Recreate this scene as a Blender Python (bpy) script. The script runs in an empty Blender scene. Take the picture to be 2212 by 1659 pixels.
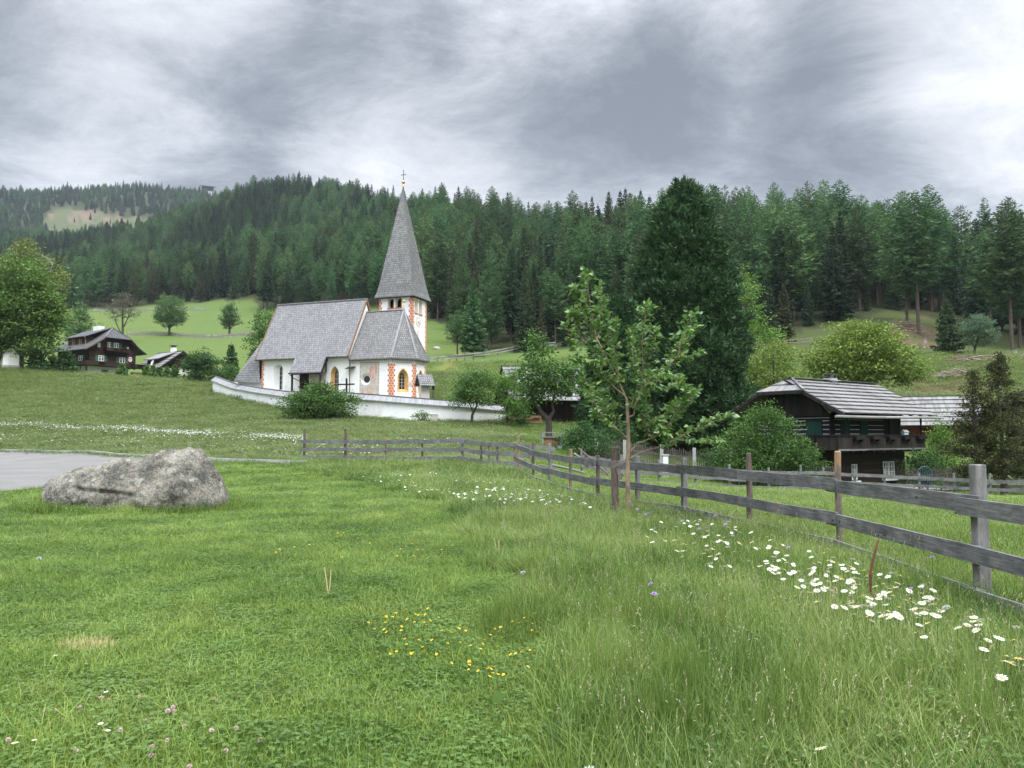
import bpy, bmesh, math, random
import numpy as np
from mathutils import Vector, Matrix, noise as mnoise
from mathutils.geometry import tessellate_polygon
S = bpy.context.scene
COL = S.collection
PI = math.pi
R = math.radians
rng = random.Random(11)
nrg = np.random.default_rng(5)

# ------------------------------------------------------------------ camera model (used to turn measured directions + distances into places)
FPX = 1662.0
PITCH = math.atan((939 - 829.5) / FPX)
CP, SP = math.cos(PITCH), math.sin(PITCH)
EYE = 1.6
def ray(u, v):
    X = (u - 1106) / FPX; Y = (829.5 - v) / FPX
    return (X, CP - Y * SP, SP + Y * CP)
def at(u, v, D):
    r = ray(u, v); t = D / r[1]
    return Vector((r[0] * t, D, EYE + r[2] * t))
def plan(u, D):
    r = ray(u, 939); t = D / r[1]
    return (r[0] * t, D)

# ------------------------------------------------------------------ terrain: heights from surveyed points
_T = []
def tp(u, v, D):
    p = at(u, v, D); _T.append((p.x, p.y, p.z))
for D in (2.5, 4.5, 8, 13):
    for th in (-60, -30, 0, 30, 60):
        _T.append((D * math.sin(R(th)), D * math.cos(R(th)), 0.0))
for th in (-55, -38, -25): _T.append((21 * math.sin(R(th)), 21 * math.cos(R(th)), 0.0))
_T += [(-3, 20, 0.0), (2, 18, 0.0), (7, 19, -.15), (13, 20, -.25), (22, 20, -.5), (10, 27, -.5), (19, 29, -.8), (3, 27, -.1), (-4, 28, .05), (-14, 31, .1)]
for a in [(0, 977, 45), (-400, 977, 45), (640, 1003, 34.5), (350, 993, 38), (658, 999, 36), (1000, 998, 31.5), (1120, 1015, 28),
          (0, 918, 58), (300, 934, 54), (640, 950, 48), (1000, 945, 46), (0, 850, 85), (0, 795, 105), (-300, 795, 105), (200, 814, 107), (120, 806, 106), (430, 828, 97),
          (455, 848, 92), (561, 872, 83), (620, 885, 77), (740, 898, 71), (887, 909, 68), (1000, 910, 69), (1093, 908, 71), (1165, 957, 47),
          (1342, 1041, 36), (1240, 1028, 36), (1575, 1057, 40), (1330, 1012, 47), (1490, 985, 60), (1150, 925, 68), (1240, 935, 66), (1982, 1070, 41), (1800, 1050, 43.5), (2100, 1068, 43), (2300, 1080, 40), (1960, 1045, 50),
          (1500, 870, 75), (1700, 860, 74), (2000, 940, 65), (2200, 900, 62), (2050, 850, 85), (1700, 775, 110), (2150, 780, 97), (1993, 732, 150), (2194, 758, 140), (1960, 690, 153), (1665, 738, 150), (2300, 740, 140),
          (930, 842, 95), (950, 790, 125), (1100, 765, 150), (930, 700, 200), (1000, 765, 158), (1300, 755, 140), (1150, 850, 100), (1300, 880, 90),
          (540, 652, 330), (400, 702, 270), (540, 724, 235), (360, 722, 232), (300, 680, 295), (250, 667, 330), (330, 762, 190), (540, 790, 145), (250, 814, 122), (180, 809, 122), (300, 814, 134), (320, 824, 104), (230, 810, 135), (400, 822, 118), (100, 740, 180), (0, 700, 260), (-300, 700, 250),
          (0, 425, 1400), (250, 410, 1400), (430, 422, 1400), (500, 442, 1300), (180, 500, 1130), (-300, 420, 1400), (100, 535, 1000), (300, 545, 850), (300, 600, 550),
          (560, 436, 760), (650, 427, 720), (750, 440, 660), (850, 460, 580), (950, 490, 470), (1000, 515, 420), (1100, 525, 380), (650, 560, 480), (700, 660, 300),
          (1190, 585, 300), (1270, 575, 300), (1350, 560, 300), (1500, 560, 290), (1700, 585, 260), (1900, 620, 225), (2100, 660, 200), (2260, 690, 185), (2500, 640, 220)]: tp(*a)
# behind the ridges
for u, D, z in [(0, 2000, 430), (250, 2000, 430), (450, 2000, 380), (600, 1100, 210), (750, 1000, 180), (900, 800, 120), (1050, 600, 95), (1200, 460, 60), (1400, 480, 70), (1600, 460, 60), (1850, 420, 40), (2080, 400, 35), (2300, 400, 35), (1700, 900, 60), (1200, 1000, 60), (1000, 1500, 120), (2000, 1000, 50)]:
    x, y = plan(u, D); _T.append((x, y, float(z)))
for u, v, D in [(2050, 600, 2200), (2300, 560, 2200)]: tp(u, v, D)
for th in (-120, -85, 85, 120):
    for D in (10, 60, 400, 2500): _T.append((D * math.sin(R(th)), D * math.cos(R(th)), 0.0))
_T = np.array(_T)
def _wc(x, y):
    r = np.hypot(x, y) + 1e-6
    return np.stack([np.arctan2(x, y) / .22, np.log(np.maximum(r, 1.5)) / .33], -1), r
_TC, _TR = _wc(_T[:, 0], _T[:, 1])
def _ker(d): return d            # biharmonic-like, no overshoot
_n = len(_T)
_A = np.zeros((_n + 3, _n + 3))
_A[:_n, :_n] = _ker(np.linalg.norm(_TC[:, None] - _TC[None], axis=-1)) + np.eye(_n) * -0.02
_A[:_n, _n] = 1; _A[:_n, _n + 1:] = _TC; _A[_n, :_n] = 1; _A[_n + 1:, :_n] = _TC.T
_W = np.linalg.solve(_A, np.concatenate([_T[:, 2] / _TR, [0, 0, 0]]))
def H(x, y):
    x = np.asarray(x, float); y = np.asarray(y, float); sh = x.shape; x = x.ravel(); y = y.ravel()
    out = np.empty(len(x))
    for i in range(0, len(x), 20000):
        c, r = _wc(x[i:i + 20000], y[i:i + 20000])
        g = _ker(np.linalg.norm(c[:, None] - _TC[None], axis=-1)) @ _W[:_n] + _W[_n] + c @ _W[_n + 1:]
        th = np.abs(np.arctan2(x[i:i + 20000], y[i:i + 20000]))
        g = g * np.clip((2.0 - th) / .6, 0, 1)
        out[i:i + 20000] = g * r
    xx, yy = x, y
    r = np.hypot(x, y)
    bump = .05 * np.sin(xx * .9 + 1.3 * np.sin(yy * .37)) * np.sin(yy * .7 + xx * .21) * np.clip((r - 10) / 40, .15, 1.5)
    bump += np.clip((r - 120) / 500, 0, 4) * (1.6 * np.sin(xx * .045 + 2 * np.sin(yy * .023)) * np.sin(yy * .038))
    return (out + bump).reshape(sh)
def h1(x, y): return float(H([x], [y])[0])
def on_ground(u, D, dz=0.0):
    x, y = plan(u, D); return Vector((x, y, h1(x, y) + dz))

# ------------------------------------------------------------------ objects
def tag(o, label=None, cat=None, group=None, kind=None):
    for k, v in (('label', label), ('category', cat), ('group', group), ('kind', kind)):
        if v: o[k] = v
    return o
def thing(name, label, cat, loc=(0, 0, 0), rz=0.0, group=None):
    o = bpy.data.objects.new(name, None); COL.objects.link(o)
    o.empty_display_size = .3
    o.location = loc; o.rotation_euler = (0, 0, rz)
    return tag(o, label, cat, group)
def kids(o): return list(o.children)
def copy_tree(o, parent=None):
    c = o.copy(); COL.objects.link(c); c.parent = parent
    for ch in kids(o): copy_tree(ch, c)
    return c

class MB:
    def __init__(s): s.v = []; s.f = []; s.m = []
    def face(s, pts, m=0):
        b = len(s.v); s.v.extend(tuple(p) for p in pts); s.f.append(tuple(range(b, b + len(pts)))); s.m.append(m)
    def hexa(s, p, m=0, skip=()):
        b = len(s.v); s.v.extend(tuple(q) for q in p)
        for i, f in enumerate(((3, 2, 1, 0), (4, 5, 6, 7), (0, 1, 5, 4), (1, 2, 6, 5), (2, 3, 7, 6), (3, 0, 4, 7))):
            if i in skip: continue
            s.f.append(tuple(b + k for k in f)); s.m.append(m)
    def box(s, c, d, m=0, rz=0.0):
        x, y, z = d[0] / 2, d[1] / 2, d[2] / 2; ca, sa = math.cos(rz), math.sin(rz)
        P = []
        for dz in (-z, z):
            for dx, dy in ((-x, -y), (x, -y), (x, y), (-x, y)):
                P.append((c[0] + dx * ca - dy * sa, c[1] + dx * sa + dy * ca, c[2] + dz))
        s.hexa(P, m)
    def span(s, x0, x1, y0, y1, z0, z1, m=0):
        s.box(((x0 + x1) / 2, (y0 + y1) / 2, (z0 + z1) / 2), (x1 - x0, y1 - y0, z1 - z0), m)
    def beam(s, a, b, w, h, m=0, up=(0, 0, 1)):
        a = Vector(a); b = Vector(b); d = (b - a).normalized(); sd = d.cross(Vector(up))
        if sd.length < 1e-4: sd = d.cross(Vector((1, 0, 0)))
        sd.normalize(); u = sd.cross(d).normalized()
        P = []
        for q in (a, b):
            for i, j in ((-1, -1), (1, -1), (1, 1), (-1, 1)): P.append(q + sd * (i * w / 2) + u * (j * h / 2))
        s.hexa(P, m)
    def tube(s, pts, rad, n=8, m=0, cap=True):
        pts = [Vector(p) for p in pts]
        if not hasattr(rad, '__len__'): rad = [rad] * len(pts)
        b0 = len(s.v); prev = None
        for i, p in enumerate(pts):
            d = (pts[min(i + 1, len(pts) - 1)] - pts[max(i - 1, 0)]).normalized()
            if prev is None: a = d.cross(Vector((0, 0, 1)) if abs(d.z) < .9 else Vector((1, 0, 0))).normalized()
            else: a = (prev - d * prev.dot(d)).normalized()
            prev = a; c = d.cross(a)
            for k in range(n):
                t = 2 * PI * k / n; s.v.append(tuple(p + (a * math.cos(t) + c * math.sin(t)) * rad[i]))
        for i in range(len(pts) - 1):
            for k in range(n):
                s.f.append((b0 + i * n + k, b0 + i * n + (k + 1) % n, b0 + (i + 1) * n + (k + 1) % n, b0 + (i + 1) * n + k)); s.m.append(m)
        if cap:
            s.f.append(tuple(b0 + k for k in reversed(range(n)))); s.m.append(m)
            e = b0 + (len(pts) - 1) * n; s.f.append(tuple(e + k for k in range(n))); s.m.append(m)
    def lathe(s, c, prof, n=12, m=0):
        b0 = len(s.v)
        for r, z in prof:
            for k in range(n):
                t = 2 * PI * k / n; s.v.append((c[0] + r * math.cos(t), c[1] + r * math.sin(t), c[2] + z))
        for i in range(len(prof) - 1):
            for k in range(n):
                s.f.append((b0 + i * n + k, b0 + i * n + (k + 1) % n, b0 + (i + 1) * n + (k + 1) % n, b0 + (i + 1) * n + k)); s.m.append(m)
    def poly(s, outer, holes, fn, m=0):
        """flat polygon with holes; fn maps 2-D to 3-D"""
        loops = [outer] + list(holes)
        flat = [p for l in loops for p in l]
        tris = tessellate_polygon([[Vector((p[0], p[1], 0)) for p in l] for l in loops])
        b = len(s.v); s.v.extend(tuple(fn(*p)) for p in flat)
        for t in tris: s.f.append(tuple(b + k for k in t)); s.m.append(m)
    def strip(s, A, B, m=0, closed=True):
        n = len(A)
        for k in range(n if closed else n - 1):
            j = (k + 1) % n; s.face([A[k], A[j], B[j], B[k]], m)
    def slab(s, pts, t, m=0, me=None):
        """thick sheet: pts is a planar loop, t is the thickness vector"""
        t = Vector(t); Q = [Vector(p) + t for p in pts]
        s.face(pts, m); s.face(list(reversed(Q)), m if me is None else me)
        s.strip([Vector(p) for p in pts], Q, m if me is None else me)
    def build(s, name, mats, parent=None, org=None, smooth=False, uv=True):
        if not isinstance(mats, (list, tuple)): mats = [mats]
        me = bpy.data.meshes.new(name)
        V = s.v
        if org is not None: V = [(p[0] - org[0], p[1] - org[1], p[2] - org[2]) for p in V]
        me.from_pydata(V, [], s.f)
        for m in mats: me.materials.append(m)
        if len(mats) > 1: me.polygons.foreach_set('material_index', s.m)
        bm = bmesh.new(); bm.from_mesh(me)
        if uv:
            bmesh.ops.recalc_face_normals(bm, faces=bm.faces)
            ul = bm.loops.layers.uv.new('UVMap'); Z = Vector((0, 0, 1))
            for f in bm.faces:
                n = f.normal; t = Z.cross(n)
                t = Vector((1, 0, 0)) if t.length < .05 else t.normalized()
                b = n.cross(t)
                for l in f.loops: l[ul].uv = (l.vert.co.dot(t), l.vert.co.dot(b))
        bm.to_mesh(me); bm.free()
        if smooth: me.polygons.foreach_set('use_smooth', [True] * len(me.polygons))
        o = bpy.data.objects.new(name, me); COL.objects.link(o)
        if parent: o.parent = parent
        return o
def np_mesh(name, verts, quads, mats, parent=None, link=True, mi=None, tris=None, smooth=False):
    """fast mesh from arrays; quads (n,4) and tris (m,3)"""
    me = bpy.data.meshes.new(name)
    verts = np.asarray(verts, np.float32).reshape(-1, 3)
    fs = []
    if quads is not None and len(quads): fs.append(np.asarray(quads, np.int32))
    if tris is not None and len(tris): fs.append(np.asarray(tris, np.int32))
    me.vertices.add(len(verts)); me.vertices.foreach_set('co', verts.ravel())
    nl = sum(f.size for f in fs); npol = sum(len(f) for f in fs)
    me.loops.add(nl); me.polygons.add(npol)
    me.loops.foreach_set('vertex_index', np.concatenate([f.ravel() for f in fs]))
    st = []; c = 0
    for f in fs: st.append(c + np.arange(len(f)) * f.shape[1]); c += f.size
    me.polygons.foreach_set('loop_start', np.concatenate(st).astype(np.int32))
    for m in (mats if isinstance(mats, (list, tuple)) else [mats]): me.materials.append(m)
    if mi is not None: me.polygons.foreach_set('material_index', np.asarray(mi, np.int32))
    if smooth: me.polygons.foreach_set('use_smooth', np.ones(npol, bool))
    me.update(calc_edges=True); me.validate()
    o = bpy.data.objects.new(name, me)
    if link: COL.objects.link(o)
    if parent: o.parent = parent
    return o

# ------------------------------------------------------------------ materials
class NT:
    def __init__(s, name):
        s.mat = bpy.data.materials.new(name); s.mat.use_nodes = True
        s.t = s.mat.node_tree; s.t.nodes.clear()
        s.out = s.t.nodes.new('ShaderNodeOutputMaterial')
    def n(s, typ, **kw):
        o = s.t.nodes.new('ShaderNode' + typ)
        for k, v in kw.items():
            if k in o.inputs: 
                if hasattr(v, 'is_output'): s.t.links.new(v, o.inputs[k])
                else: o.inputs[k].default_value = v
            else: setattr(o, k, v)
        return o
    def l(s, a, b): s.t.links.new(a, b)
    def coord(s, kind, scale=(1, 1, 1)):
        c = s.n('TexCoord'); m = s.n('Mapping'); s.l(c.outputs[kind], m.inputs[0])
        m.inputs['Scale'].default_value = scale if hasattr(scale, '__len__') else (scale,) * 3
        return m.outputs[0]
    def noise(s, vec, scale, detail=4, rough=.6):
        o = s.n('TexNoise', Scale=scale, Detail=detail, Roughness=rough)
        if vec is not None: s.l(vec, o.inputs['Vector'])
        return o.outputs[0]
    def ramp(s, fac, stops):
        o = s.n('ValToRGB'); e = o.color_ramp.elements
        while len(e) < len(stops): e.new(.5)
        for q, (p, c) in zip(e, stops):
            q.position = p; q.color = (*c, 1) if len(c) == 3 else c
        s.l(fac, o.inputs[0]); return o.outputs[0]
    def mix(s, fac, a, b, mode='MIX'):
        o = s.n('MixRGB', blend_type=mode)
        for i, v in enumerate((fac, a, b)):
            if hasattr(v, 'is_output'): s.l(v, o.inputs[i])
            elif i == 0: o.inputs[0].default_value = v
            else: o.inputs[i].default_value = (*v, 1)
        return o.outputs[0]
    def math(s, op, a, b=0.0):
        o = s.n('Math', operation=op)
        for i, v in enumerate((a, b)):
            if hasattr(v, 'is_output'): s.l(v, o.inputs[i])
            else: o.inputs[i].default_value = v
        return o.outputs[0]
    def bsdf(s, col, rough=.8, spec=.2, bump=None, bs=.3, bd=.02, metal=0.0, transl=0.0, tcol=None):
        b = s.n('BsdfPrincipled'); b.inputs['Roughness'].default_value = rough
        b.inputs['Specular IOR Level'].default_value = spec; b.inputs['Metallic'].default_value = metal
        if hasattr(col, 'is_output'): s.l(col, b.inputs['Base Color'])
        else: b.inputs['Base Color'].default_value = (*col, 1)
        if bump is not None:
            q = s.n('Bump', Strength=bs, Distance=bd); s.l(bump, q.inputs['Height']); s.l(q.outputs[0], b.inputs['Normal'])
        if transl > 0:
            t = s.n('BsdfTranslucent'); m = s.n('MixShader'); m.inputs[0].default_value = transl
            tc = tcol if tcol is not None else col
            if hasattr(tc, 'is_output'): s.l(tc, t.inputs[0])
            else: t.inputs[0].default_value = (*tc, 1)
            s.l(b.outputs[0], m.inputs[1]); s.l(t.outputs[0], m.inputs[2]); s.l(m.outputs[0], s.out.inputs[0])
        else: s.l(b.outputs[0], s.out.inputs[0])
        return s.mat
def sc(c, k): return tuple(min(1, x * k) for x in c)
def plain(name, c1, c2, scale=4, rough=.8, spec=.2, bs=.2, coord='Object', metal=0.0, stretch=(1, 1, 1), bd=.02):
    t = NT(name); v = t.coord(coord, stretch); f = t.noise(v, scale, 6, .65)
    return t.bsdf(t.ramp(f, [(.3, c1), (.7, c2)]), rough, spec, f, bs, bd, metal)
def foliage(name, cols, transl=.3, rough=.55, spec=.25, objvar=.35, big=.35, world=False):
    """cols: darkest to lightest leaf colours; each leaf its own shade, each plant its own tint"""
    t = NT(name)
    g = t.n('NewGeometry'); oi = t.n('ObjectInfo')
    f = t.noise(g.outputs['Position'] if world else t.coord('Object'), big, 4 if world else 2)
    r = t.math('ADD', t.math('MULTIPLY', g.outputs['Random Per Island'], .5 if world else .6), t.math('SUBTRACT', t.math('MULTIPLY', f, 1.35), .425) if world else t.math('MULTIPLY', f, .4))
    col = t.ramp(r, [(.12 + .76 * i / max(1, len(cols) - 1), k) for i, k in enumerate(cols)])
    if objvar > 0:
        hs = t.n('HueSaturation'); t.l(col, hs.inputs['Color'])
        mr = t.n('MapRange'); t.l(oi.outputs['Random'], mr.inputs[0]); mr.inputs[3].default_value = 1 - objvar; mr.inputs[4].default_value = 1 + objvar
        t.l(mr.outputs[0], hs.inputs['Value'])
        mh = t.n('MapRange'); t.l(t.math('FRACT', t.math('MULTIPLY', oi.outputs['Random'], 7.31)), mh.inputs[0]); mh.inputs[3].default_value = .5 - .075 * objvar; mh.inputs[4].default_value = .5 + .025 * objvar
        t.l(mh.outputs[0], hs.inputs['Hue']); col = hs.outputs[0]
    return t.bsdf(col, rough, spec, transl=transl)
def shingle(name, cols, bw, bh, bs=.6, mort=.012, dark=(.02, .02, .02), streak=.35):
    """rows of wooden shingles / boards; UV is in metres, v runs up the slope"""
    t = NT(name); uv = t.coord('UV')
    b = t.n('TexBrick', **{'Scale': 1.0, 'Mortar Size': mort, 'Mortar Smooth': .3, 'Bias': 0.0, 'Brick Width': bw, 'Row Height': bh})
    b.offset = .37; t.l(uv, b.inputs['Vector'])
    b.inputs['Color1'].default_value = (0, 0, 0, 1); b.inputs['Color2'].default_value = (1, 1, 1, 1); b.inputs['Mortar'].default_value = (.5, .5, .5, 1)
    big = t.noise(t.coord('UV', (.35, .2, 1)), 1.3, 5, .7)
    fine = t.noise(t.coord('UV', (9, 1.2, 1)), 3, 5, .7)
    r = t.math('ADD', t.math('MULTIPLY', b.outputs[0], .28), t.math('ADD', t.math('MULTIPLY', big, streak + .1), t.math('MULTIPLY', fine, .40)))
    col = t.ramp(r, [(.25 + .6 * i / (len(cols) - 1), k) for i, k in enumerate(cols)])
    col = t.mix(t.math('MULTIPLY', b.outputs['Fac'], .8), col, dark)
    # saw-tooth height: every course laps the one below
    sx = t.n('SeparateXYZ'); t.l(uv, sx.inputs[0])
    saw = t.math('SUBTRACT', 1.0, t.math('FRACT', t.math('DIVIDE', sx.outputs[1], bh)))
    hgt = t.math('ADD', t.math('MULTIPLY', saw, .7), t.math('SUBTRACT', t.math('MULTIPLY', fine, .3), b.outputs['Fac']))
    return t.bsdf(col, .75, .25, hgt, bs, .03)
def boards(name, cols, bw, bs=.4, vertical=True, gap=.012, dark=(.01, .01, .01), rough=.8, spec=.2):
    """long boards side by side (vertical) or one over another; grain along the board"""
    t = NT(name); uv = t.coord('UV')
    if vertical:
        m = t.n('Mapping'); m.inputs['Rotation'].default_value = (0, 0, PI / 2); t.l(uv, m.inputs[0]); uv = m.outputs[0]
    b = t.n('TexBrick', **{'Scale': 1.0, 'Mortar Size': gap, 'Mortar Smooth': .2, 'Bias': 0.0, 'Brick Width': 3.1, 'Row Height': bw})
    b.offset = .41; t.l(uv, b.inputs['Vector'])
    b.inputs['Color1'].default_value = (0, 0, 0, 1); b.inputs['Color2'].default_value = (1, 1, 1, 1)
    m2 = t.n('Mapping'); m2.inputs['Scale'].default_value = (1.2, 14, 1); t.l(uv, m2.inputs[0])
    g = t.noise(m2.outputs[0], 2.5, 6, .7); big = t.noise(uv, .9, 3)
    r = t.math('ADD', t.math('MULTIPLY', b.outputs[0], .35), t.math('ADD', t.math('MULTIPLY', g, .45), t.math('MULTIPLY', big, .25)))
    col = t.ramp(r, [(.25 + .55 * i / (len(cols) - 1), k) for i, k in enumerate(cols)])
    col = t.mix(b.outputs['Fac'], col, dark)
    return t.bsdf(col, rough, spec, t.math('SUBTRACT', t.math('MULTIPLY', g, .4), b.outputs['Fac']), bs, .015)
def plaster(name, base, stain, amount=.5, scale=1.2, bs=.15):
    t = NT(name); v = t.coord('Object'); f = t.noise(v, scale, 8, .7); f2 = t.noise(v, scale * 9, 6, .7)
    k = t.ramp(f, [(.62 - .2 * amount, (0, 0, 0)), (.80, (1, 1, 1))])
    col = t.mix(t.math('MULTIPLY', k, .75), base, stain)
    col = t.mix(t.math('MULTIPLY', f2, .12), col, sc(stain, .9))
    return t.bsdf(col, .9, .15, t.math('ADD', f, t.math('MULTIPLY', f2, .5)), bs, .03)
M = {}
M['church_shingle'] = shingle('church_shingle', [(.11, .107, .105), (.20, .196, .193), (.30, .295, .29)], .22, .27, 1.0, .02)
M['nave_shingle'] = shingle('nave_shingle', [(.145, .142, .15), (.235, .23, .238), (.34, .335, .345)], .22, .27, 1.0, .02)
M['board_roof'] = shingle('board_roof', [(.075, .072, .069), (.15, .146, .141), (.25, .244, .235)], .17, 9.0, .4, .006, (.08, .08, .08), .5)
M['coping'] = shingle('coping_boards', [(.17, .17, .175), (.26, .26, .265), (.36, .36, .365)], .13, 3.0, .6, .012, (.05, .05, .05))
M['dark_shingle'] = shingle('dark_shingle', [(.05, .05, .055), (.085, .085, .09), (.14, .14, .145)], .2, .25, .6)
M['render'] = plaster('white_plaster', (.80, .79, .76), (.52, .50, .46), .42, .7)
M['yard_render'] = plaster('weathered_white_plaster', (.78, .78, .77), (.42, .40, .36), .55, .8, .5)
M['cream_render'] = plaster('cream_plaster', (.62, .60, .52), (.45, .43, .38), .3)
M['grey_render'] = plaster('grey_plaster', (.40, .39, .37), (.28, .27, .26), .4)
M['ochre'] = plaster('ochre_paint', (.62, .40, .16), (.55, .38, .18), .4)
M['stone_trim'] = plaster('pale_stone', (.5, .47, .42), (.4, .38, .35), .4)
M['quoin_red'] = plain('quoin_red', (.40, .10, .05), (.52, .16, .08), 8)
M['quoin_pink'] = plain('quoin_pink', (.60, .33, .22), (.68, .42, .30), 8)
M['fresco_ground'] = plain('fresco_ground', (.40, .36, .31), (.58, .54, .49), 2.2, bs=.1)
M['fresco_red'] = plain('fresco_red', (.42, .22, .17), (.58, .38, .32), 3, bs=.05)
M['fresco_ochre'] = plain('fresco_ochre', (.42, .32, .24), (.56, .45, .36), 3, bs=.05)
M['fresco_dark'] = plain('fresco_dark', (.20, .15, .13), (.38, .30, .26), 4, bs=.05)
M['paint_line'] = plain('faded_red_line', (.45, .27, .22), (.55, .36, .30), 6, bs=0)
M['glass'] = plain('leaded_glass', (.012, .013, .015), (.035, .037, .04), 18, .25, .5, .1)
M['pane'] = plain('window_pane', (.02, .022, .026), (.06, .065, .075), 3, .1, .5, 0)
M['curtain'] = plain('lace_curtain', (.22, .21, .21), (.34, .33, .33), 20, .9, .1)
M['iron'] = plain('black_iron', (.012, .012, .013), (.03, .03, .03), 12, .5, .4, metal=.3)
M['gold'] = plain('gilded', (.45, .30, .06), (.62, .44, .12), 12, .35, .5, metal=.8)
M['bronze'] = plain('bell_bronze', (.05, .045, .035), (.09, .08, .06), 8, .4, .5, metal=.8)
M['tin'] = plain('dull_tin', (.10, .10, .105), (.17, .17, .175), 6, .45, .5, metal=.6)
M['copper_pipe'] = plain('brown_pipe', (.05, .035, .03), (.09, .065, .05), 6, .45, .4)
M['white_paint'] = plain('white_paint', (.74, .74, .73), (.82, .82, .81), 8, .5, .3, .05)
M['green_paint'] = boards('green_paint', [(.008, .045, .028), (.012, .06, .038), (.018, .075, .05)], .11, .3)
M['shutter_green'] = boards('shutter_green', [(.05, .11, .06), (.08, .15, .085), (.11, .19, .11)], .1, .3)
M['dark_log'] = boards('dark_log', [(.008, .007, .006), (.016, .013, .011), (.032, .026, .021)], .24, .6, False, .01, (.004, .004, .004))
M['brown_log'] = boards('brown_log', [(.018, .012, .009), (.034, .022, .016), (.06, .04, .03)], .22, .5, False, .01, (.006, .004, .004))
M['chalet_log'] = boards('chalet_log', [(.022, .012, .009), (.042, .024, .017), (.07, .042, .03)], .2, .4, False, .01, (.008, .005, .004))
M['red_log'] = boards('red_log', [(.10, .03, .015), (.19, .06, .028), (.27, .10, .05)], .2, .4, False, .012, (.03, .012, .01))
M['dark_board'] = boards('dark_board', [(.012, .010, .009), (.026, .021, .018), (.05, .04, .034)], .14, .5, True)
M['barn_board'] = boards('barn_board', [(.015, .009, .008), (.04, .02, .015), (.085, .04, .026)], .2, .5, True)
M['chink'] = plain('log_chinking', (.36, .36, .35), (.55, .55, .53), 5)
M['grey_wood'] = boards('weathered_wood', [(.055, .055, .055), (.12, .12, .12), (.23, .23, .225)], .5, .5, False, .0)
M['light_wood'] = boards('silvery_wood', [(.14, .135, .13), (.25, .245, .235), (.40, .39, .375)], .5, .5, False, .0)
M['planter_wood'] = boards('reddish_boards', [(.14, .07, .04), (.24, .13, .08), (.34, .2, .13)], .12, .4, True)
M['woodpile'] = plain('split_wood', (.12, .06, .03), (.42, .27, .15), 22, .8, .2, .8)
M['stone'] = plain('field_stone', (.16, .15, .13), (.40, .38, .34), 5, .85, .2, .8)
M['concrete'] = plain('pale_concrete', (.30, .30, .29), (.44, .43, .41), 6, .85, .2, .4)
M['blue_iron'] = plain('blue_grey_iron', (.05, .08, .12), (.09, .13, .18), 9, .5, .4)
M['cabinet'] = plain('grey_cabinet', (.36, .38, .40), (.44, .46, .48), 3, .5, .4, .05)
M['pale_blue'] = plain('pale_blue_plastic', (.30, .52, .56), (.40, .62, .66), 3, .4, .4, .02)
M['sign_white'] = plain('enamel_white', (.74, .74, .72), (.8, .8, .78), 3, .35, .5, 0)
M['sign_red'] = plain('enamel_red', (.5, .03, .03), (.6, .05, .04), 3, .35, .5, 0)
M['bark'] = plain('grey_bark', (.035, .03, .026), (.11, .095, .08), 9, .9, .1, .8, stretch=(1, 1, .25))
M['conifer_bark'] = plain('conifer_bark', (.05, .038, .03), (.13, .10, .08), 6, .9, .1, .6, stretch=(1, 1, .2))
M['birch_bark'] = plain('pale_bark', (.2, .19, .17), (.45, .43, .40), 5, .85, .1, .4)
M['dead_wood'] = plain('dead_wood', (.13, .10, .08), (.33, .28, .23), 8, .9, .1, .5)
M['brush'] = plain('brown_brush', (.07, .045, .035), (.17, .11, .085), 7, .95, .1, .5)
M['straw'] = foliage('dry_straw', [(.42, .33, .16), (.58, .47, .25), (.68, .57, .33)], .2, .7, .15, 0)
# conifers: dark, blue-green spruce; brighter larch; brown cone-laden spruce
M['spruce'] = foliage('spruce_needles', [(.010, .024, .010), (.025, .056, .022), (.052, .096, .036)], .12, .7, .12, .5)
M['spruce_brown'] = foliage('spruce_with_cones', [(.024, .034, .015), (.050, .060, .027), (.092, .088, .042)], .15, .7, .12, .3)
M['larch'] = foliage('larch_needles', [(.024, .060, .022), (.058, .126, .044), (.110, .198, .072)], .25, .65, .12, .42)
M['pine'] = foliage('stone_pine_needles', [(.010, .030, .011), (.034, .080, .028), (.095, .170, .060)], .12, .6, .2, 0, .8)
M['arbor'] = foliage('brownish_conifer', [(.028, .042, .016), (.058, .074, .028), (.125, .105, .046)], .2, .7, .1, .15, .9)
def leafmat(name, c, **k): return foliage(name, [sc(c, .6), sc(c, .9), sc(c, 1.1), sc(c, 1.45)], **k)
M['leaf_green'] = leafmat('green_leaves', (.075, .155, .030), objvar=.1)
M['leaf_dark'] = leafmat('deep_green_leaves', (.042, .105, .026), objvar=.1)
M['leaf_bright'] = leafmat('fresh_green_leaves', (.115, .22, .035), objvar=.08)
M['leaf_yellow'] = leafmat('yellow_green_leaves', (.15, .22, .035), objvar=.05)
M['leaf_ash'] = leafmat('ash_leaves', (.105, .185, .036), objvar=.05, big=.2)
M['leaf_birch'] = leafmat('birch_leaves', (.15, .19, .045), objvar=.05, big=.2)
M['leaf_grey'] = leafmat('grey_green_leaves', (.095, .165, .085), objvar=.05)
M['leaf_brown'] = leafmat('brownish_sparse_leaves', (.11, .105, .065), objvar=.05)
M['leaf_maple'] = leafmat('maple_leaves', (.085, .165, .050), objvar=.08)
M['leaf_poplar'] = foliage('poplar_leaves', [(.050, .115, .030), (.085, .18, .045), (.15, .26, .065), (.27, .37, .10)], .35, .38, .5, 0, 1.2)
M['bark_sapling'] = plain('peeling_bark', (.10, .075, .055), (.42, .30, .2), 5, .8, .2, .4, stretch=(1, 1, .5))
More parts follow.
